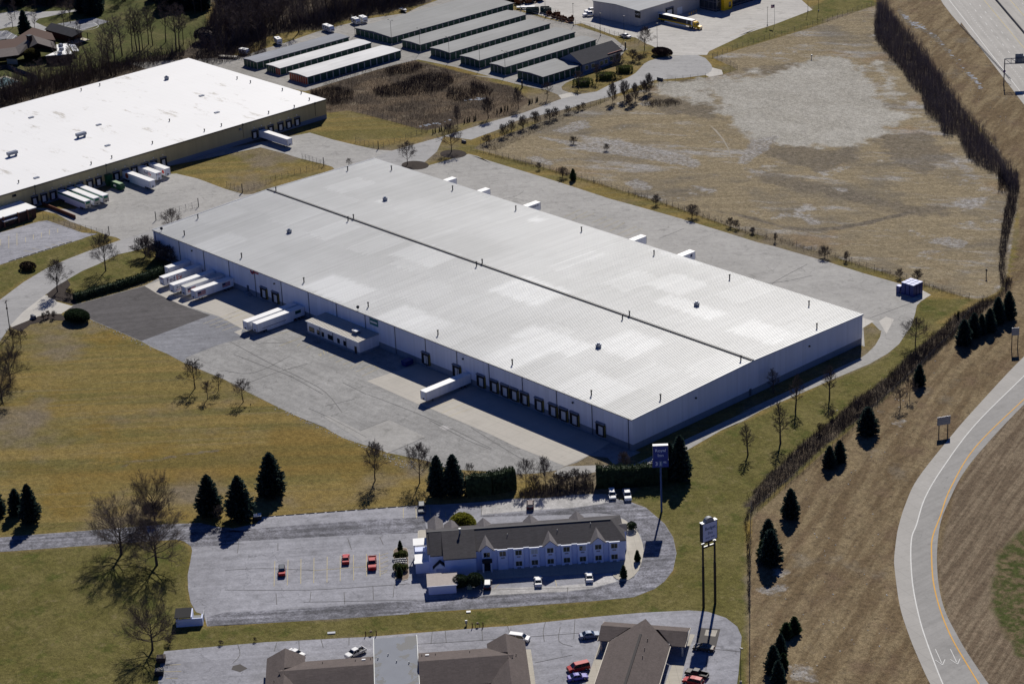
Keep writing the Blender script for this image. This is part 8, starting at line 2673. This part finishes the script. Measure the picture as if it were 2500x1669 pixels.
brush('brush', [GL('E1 1900,1120 2060,1060 2130,1000 2150,900 2200,930 2170,1010 2050,1100 1900,1240 1750,1330 E2 1720,80 1560,230 1340,420 1060,660 900,780 700,940 430,1190 250,1350 120,1460 100,1568 F3 610,150 590,210 560,360 540,260 640,80 F3 660,20 E2 60,1400 220,1200 420,1010 620,840 800,700 960,560 1180,410 1350,240 1500,110 1640,0 E1 1700,1230')], 9500, .9, 2.2, TWIGM, 81, .026, 4, 'belt of bare dark brush along the fence below the highway bank')
brush('brush', [GL('F3 560,360 600,350 598,700 592,1000 575,1000 570,700')], 700, .8, 1.8, TWIG, 82, .03, 4, 'thin line of brush along the lower fence')
brush('brush', [GL('E1 2080,80 2240,60 2245,200 2210,420 2150,640 2130,820 2160,980 2110,1000 2085,840 2090,640 2130,400 2160,240 2080,240')], 3200, 1.2, 2.8, TWIGM, 83, .035, 4, 'narrow strip of dark brush beside the straw field')
brush('thicket', [GL('E0 1110,0 1190,60 1290,190 1420,350 1520,470 1600,600 1680,700 1780,840 1850,960 1930,1050 2060,1190 2140,1330 2230,1420 2250,1540 2180,1540 2090,1400 1960,1340 1830,1250 1760,1080 1640,1070 1600,960 1500,900 1470,760 1400,700 1310,560 1210,440 1150,380 1100,310 1095,170 1120,120')], 8000, 3.6, 7.6, TWIGL, 84, .032, 6, 'dense dark thicket of bare saplings between straw field and highway ditch', .10)
brush('scrub', [GL('B0 720,780 1040,610 1340,580 1600,520 2265,690 C0 0,630 320,700 440,780 300,930 0,970 B0 2265,1000 1900,1080 1700,1100 1300,960 1050,930 870,950')], 11000, .5, 1.5, TWIGS, 85, .025, 3, 'dry straw coloured weeds on the scrub plot')
brush('scrub', [GL('B0 1250,760 1500,700 1750,620 1900,640 1950,700 1850,770 1600,820 1350,830 1260,800'), GL('B0 720,790 900,740 1100,790 1080,860 900,900 760,850'), GL('B0 1900,760 2120,770 2150,830 2000,870 1880,840'), GL('C0 0,660 180,720 150,770 0,750'), GL('C0 1340,830 1450,800 1600,800 1690,830 1580,850 1430,860'), GL('B0 1350,600 1550,540 1700,570 1600,620 1400,650')], 6500, 1.2, 2.8, TWIGD, 86, .03, 4, 'darker bare brush clumps on the scrub plot')
brush('underbrush', [GL('A0 1760,-200 2300,-200 2265,330 1900,400 1760,440 1700,330 1850,60'), GL('B0 0,-200 700,-200 560,40 420,200 0,330'), GL('B0 560,200 900,60 1400,-100 1750,-100 1700,20 1400,80 1000,150 800,230'), GL('A0 0,760 400,660 700,600 960,540 1300,480 1580,430 1560,500 1300,560 960,650 600,760 0,910'), GL('B0 0,520 150,420 420,300 700,260 800,270 1000,180 1070,170 1400,100 1700,40 1700,-60 1300,-40 1000,60 700,140 350,230 100,330 0,380'), GL('A0 0,-150 760,-150 820,40 640,70 300,60 0,60'), GL('A0 1560,520 1760,430 1900,380 2265,300 2265,480 2060,500 1800,560')], 34000, 1.6, 4.4, TWIGM, 87, .04, 4, 'dark bare underbrush of the wood behind the tan warehouse')
brush('woodland', [GL('A0 1500,480 1700,330 1840,60 1760,-200 2400,-200 B0 900,-200 1900,-200 1750,-10 1400,70 1000,140 800,230 420,260 150,370 0,450 A0 1850,500 1600,440'), GL('A0 0,760 400,660 700,600 960,540 1300,480 1560,440 1560,480 960,640 600,750 0,900'), GL('A0 -60,-200 800,-200 860,40 640,60 300,50 0,50')], 5200, 5.0, 10.5, TWIGT, 91, .04, 9, 'hazy mass of thin bare saplings in the wood behind the storage rows', .12)
brush('underbrush', [GL('C2 380,1380 480,1330 980,1300 980,1380 700,1420 400,1430')], 1800, .6, 1.7, TWIG, 88, .03, 4, 'brown underbrush in the gap between the hedges')
brush('dry_grass', [GL('C1 20,40 C0 75,1150 420,1035 820,885 1100,795 C1 200,60'), GL('C1 20,60 300,140 840,285 1260,410 1900,615 2287,755 E1 300,610 850,780 1560,1000 1850,1085 1850,1060 1560,970 850,750 300,580 C1 2287,730 1900,585 1260,385 840,255 300,110')], 6000, .3, .8, TWIGY, 89, .025, 3, 'dry grass tufts along the straw field fence')
# pale litter and stones
lm = MB()
rd = random.Random(90)
for zp, cnt in ((GL('E2 1590,200 1080,680 430,1250 200,1480 600,1500 1300,900 1640,300'), 26), (GL('F3 620,300 1700,200 1700,1400 900,1568 620,1500'), 60), (GL('E2 380,1100 900,700 1300,300 1250,260 800,650 300,1100'), 12), (GL('E0 1200,100 1560,260 2200,1000 2060,1000 1500,300'), 60),
                (GL('B2 420,835 700,960 1180,1180 1400,1250 1700,1340 1650,1360 1350,1270 900,1080 400,860'), 130), (GL('A2 770,110 1030,215 1300,345 1290,365 1000,240 760,130'), 70), (GL('B2 1340,1240 1700,1390 1500,1370 1350,1300'), 60)):
    xs_ = [p.x for p in zp]
    ys_ = [p.y for p in zp]
    c_ = 0
    while c_ < cnt:
        q = (rd.uniform(min(xs_), max(xs_)), rd.uniform(min(ys_), max(ys_)))
        if sdist(np.array([q[0]]), np.array([q[1]]), zp)[0] > 0:
            s_ = rd.uniform(.08, .3)
            lm.obox((q[0], q[1], s_ * .15), (s_ * 1.6, s_, s_ * .5), rd.uniform(0, 3), rd.uniform(-.3, .3))
            c_ += 1
kind(obj('stones', lm, mat('pale_stone', (.36, .35, .34), .9, .3, 2)), 'stuff')
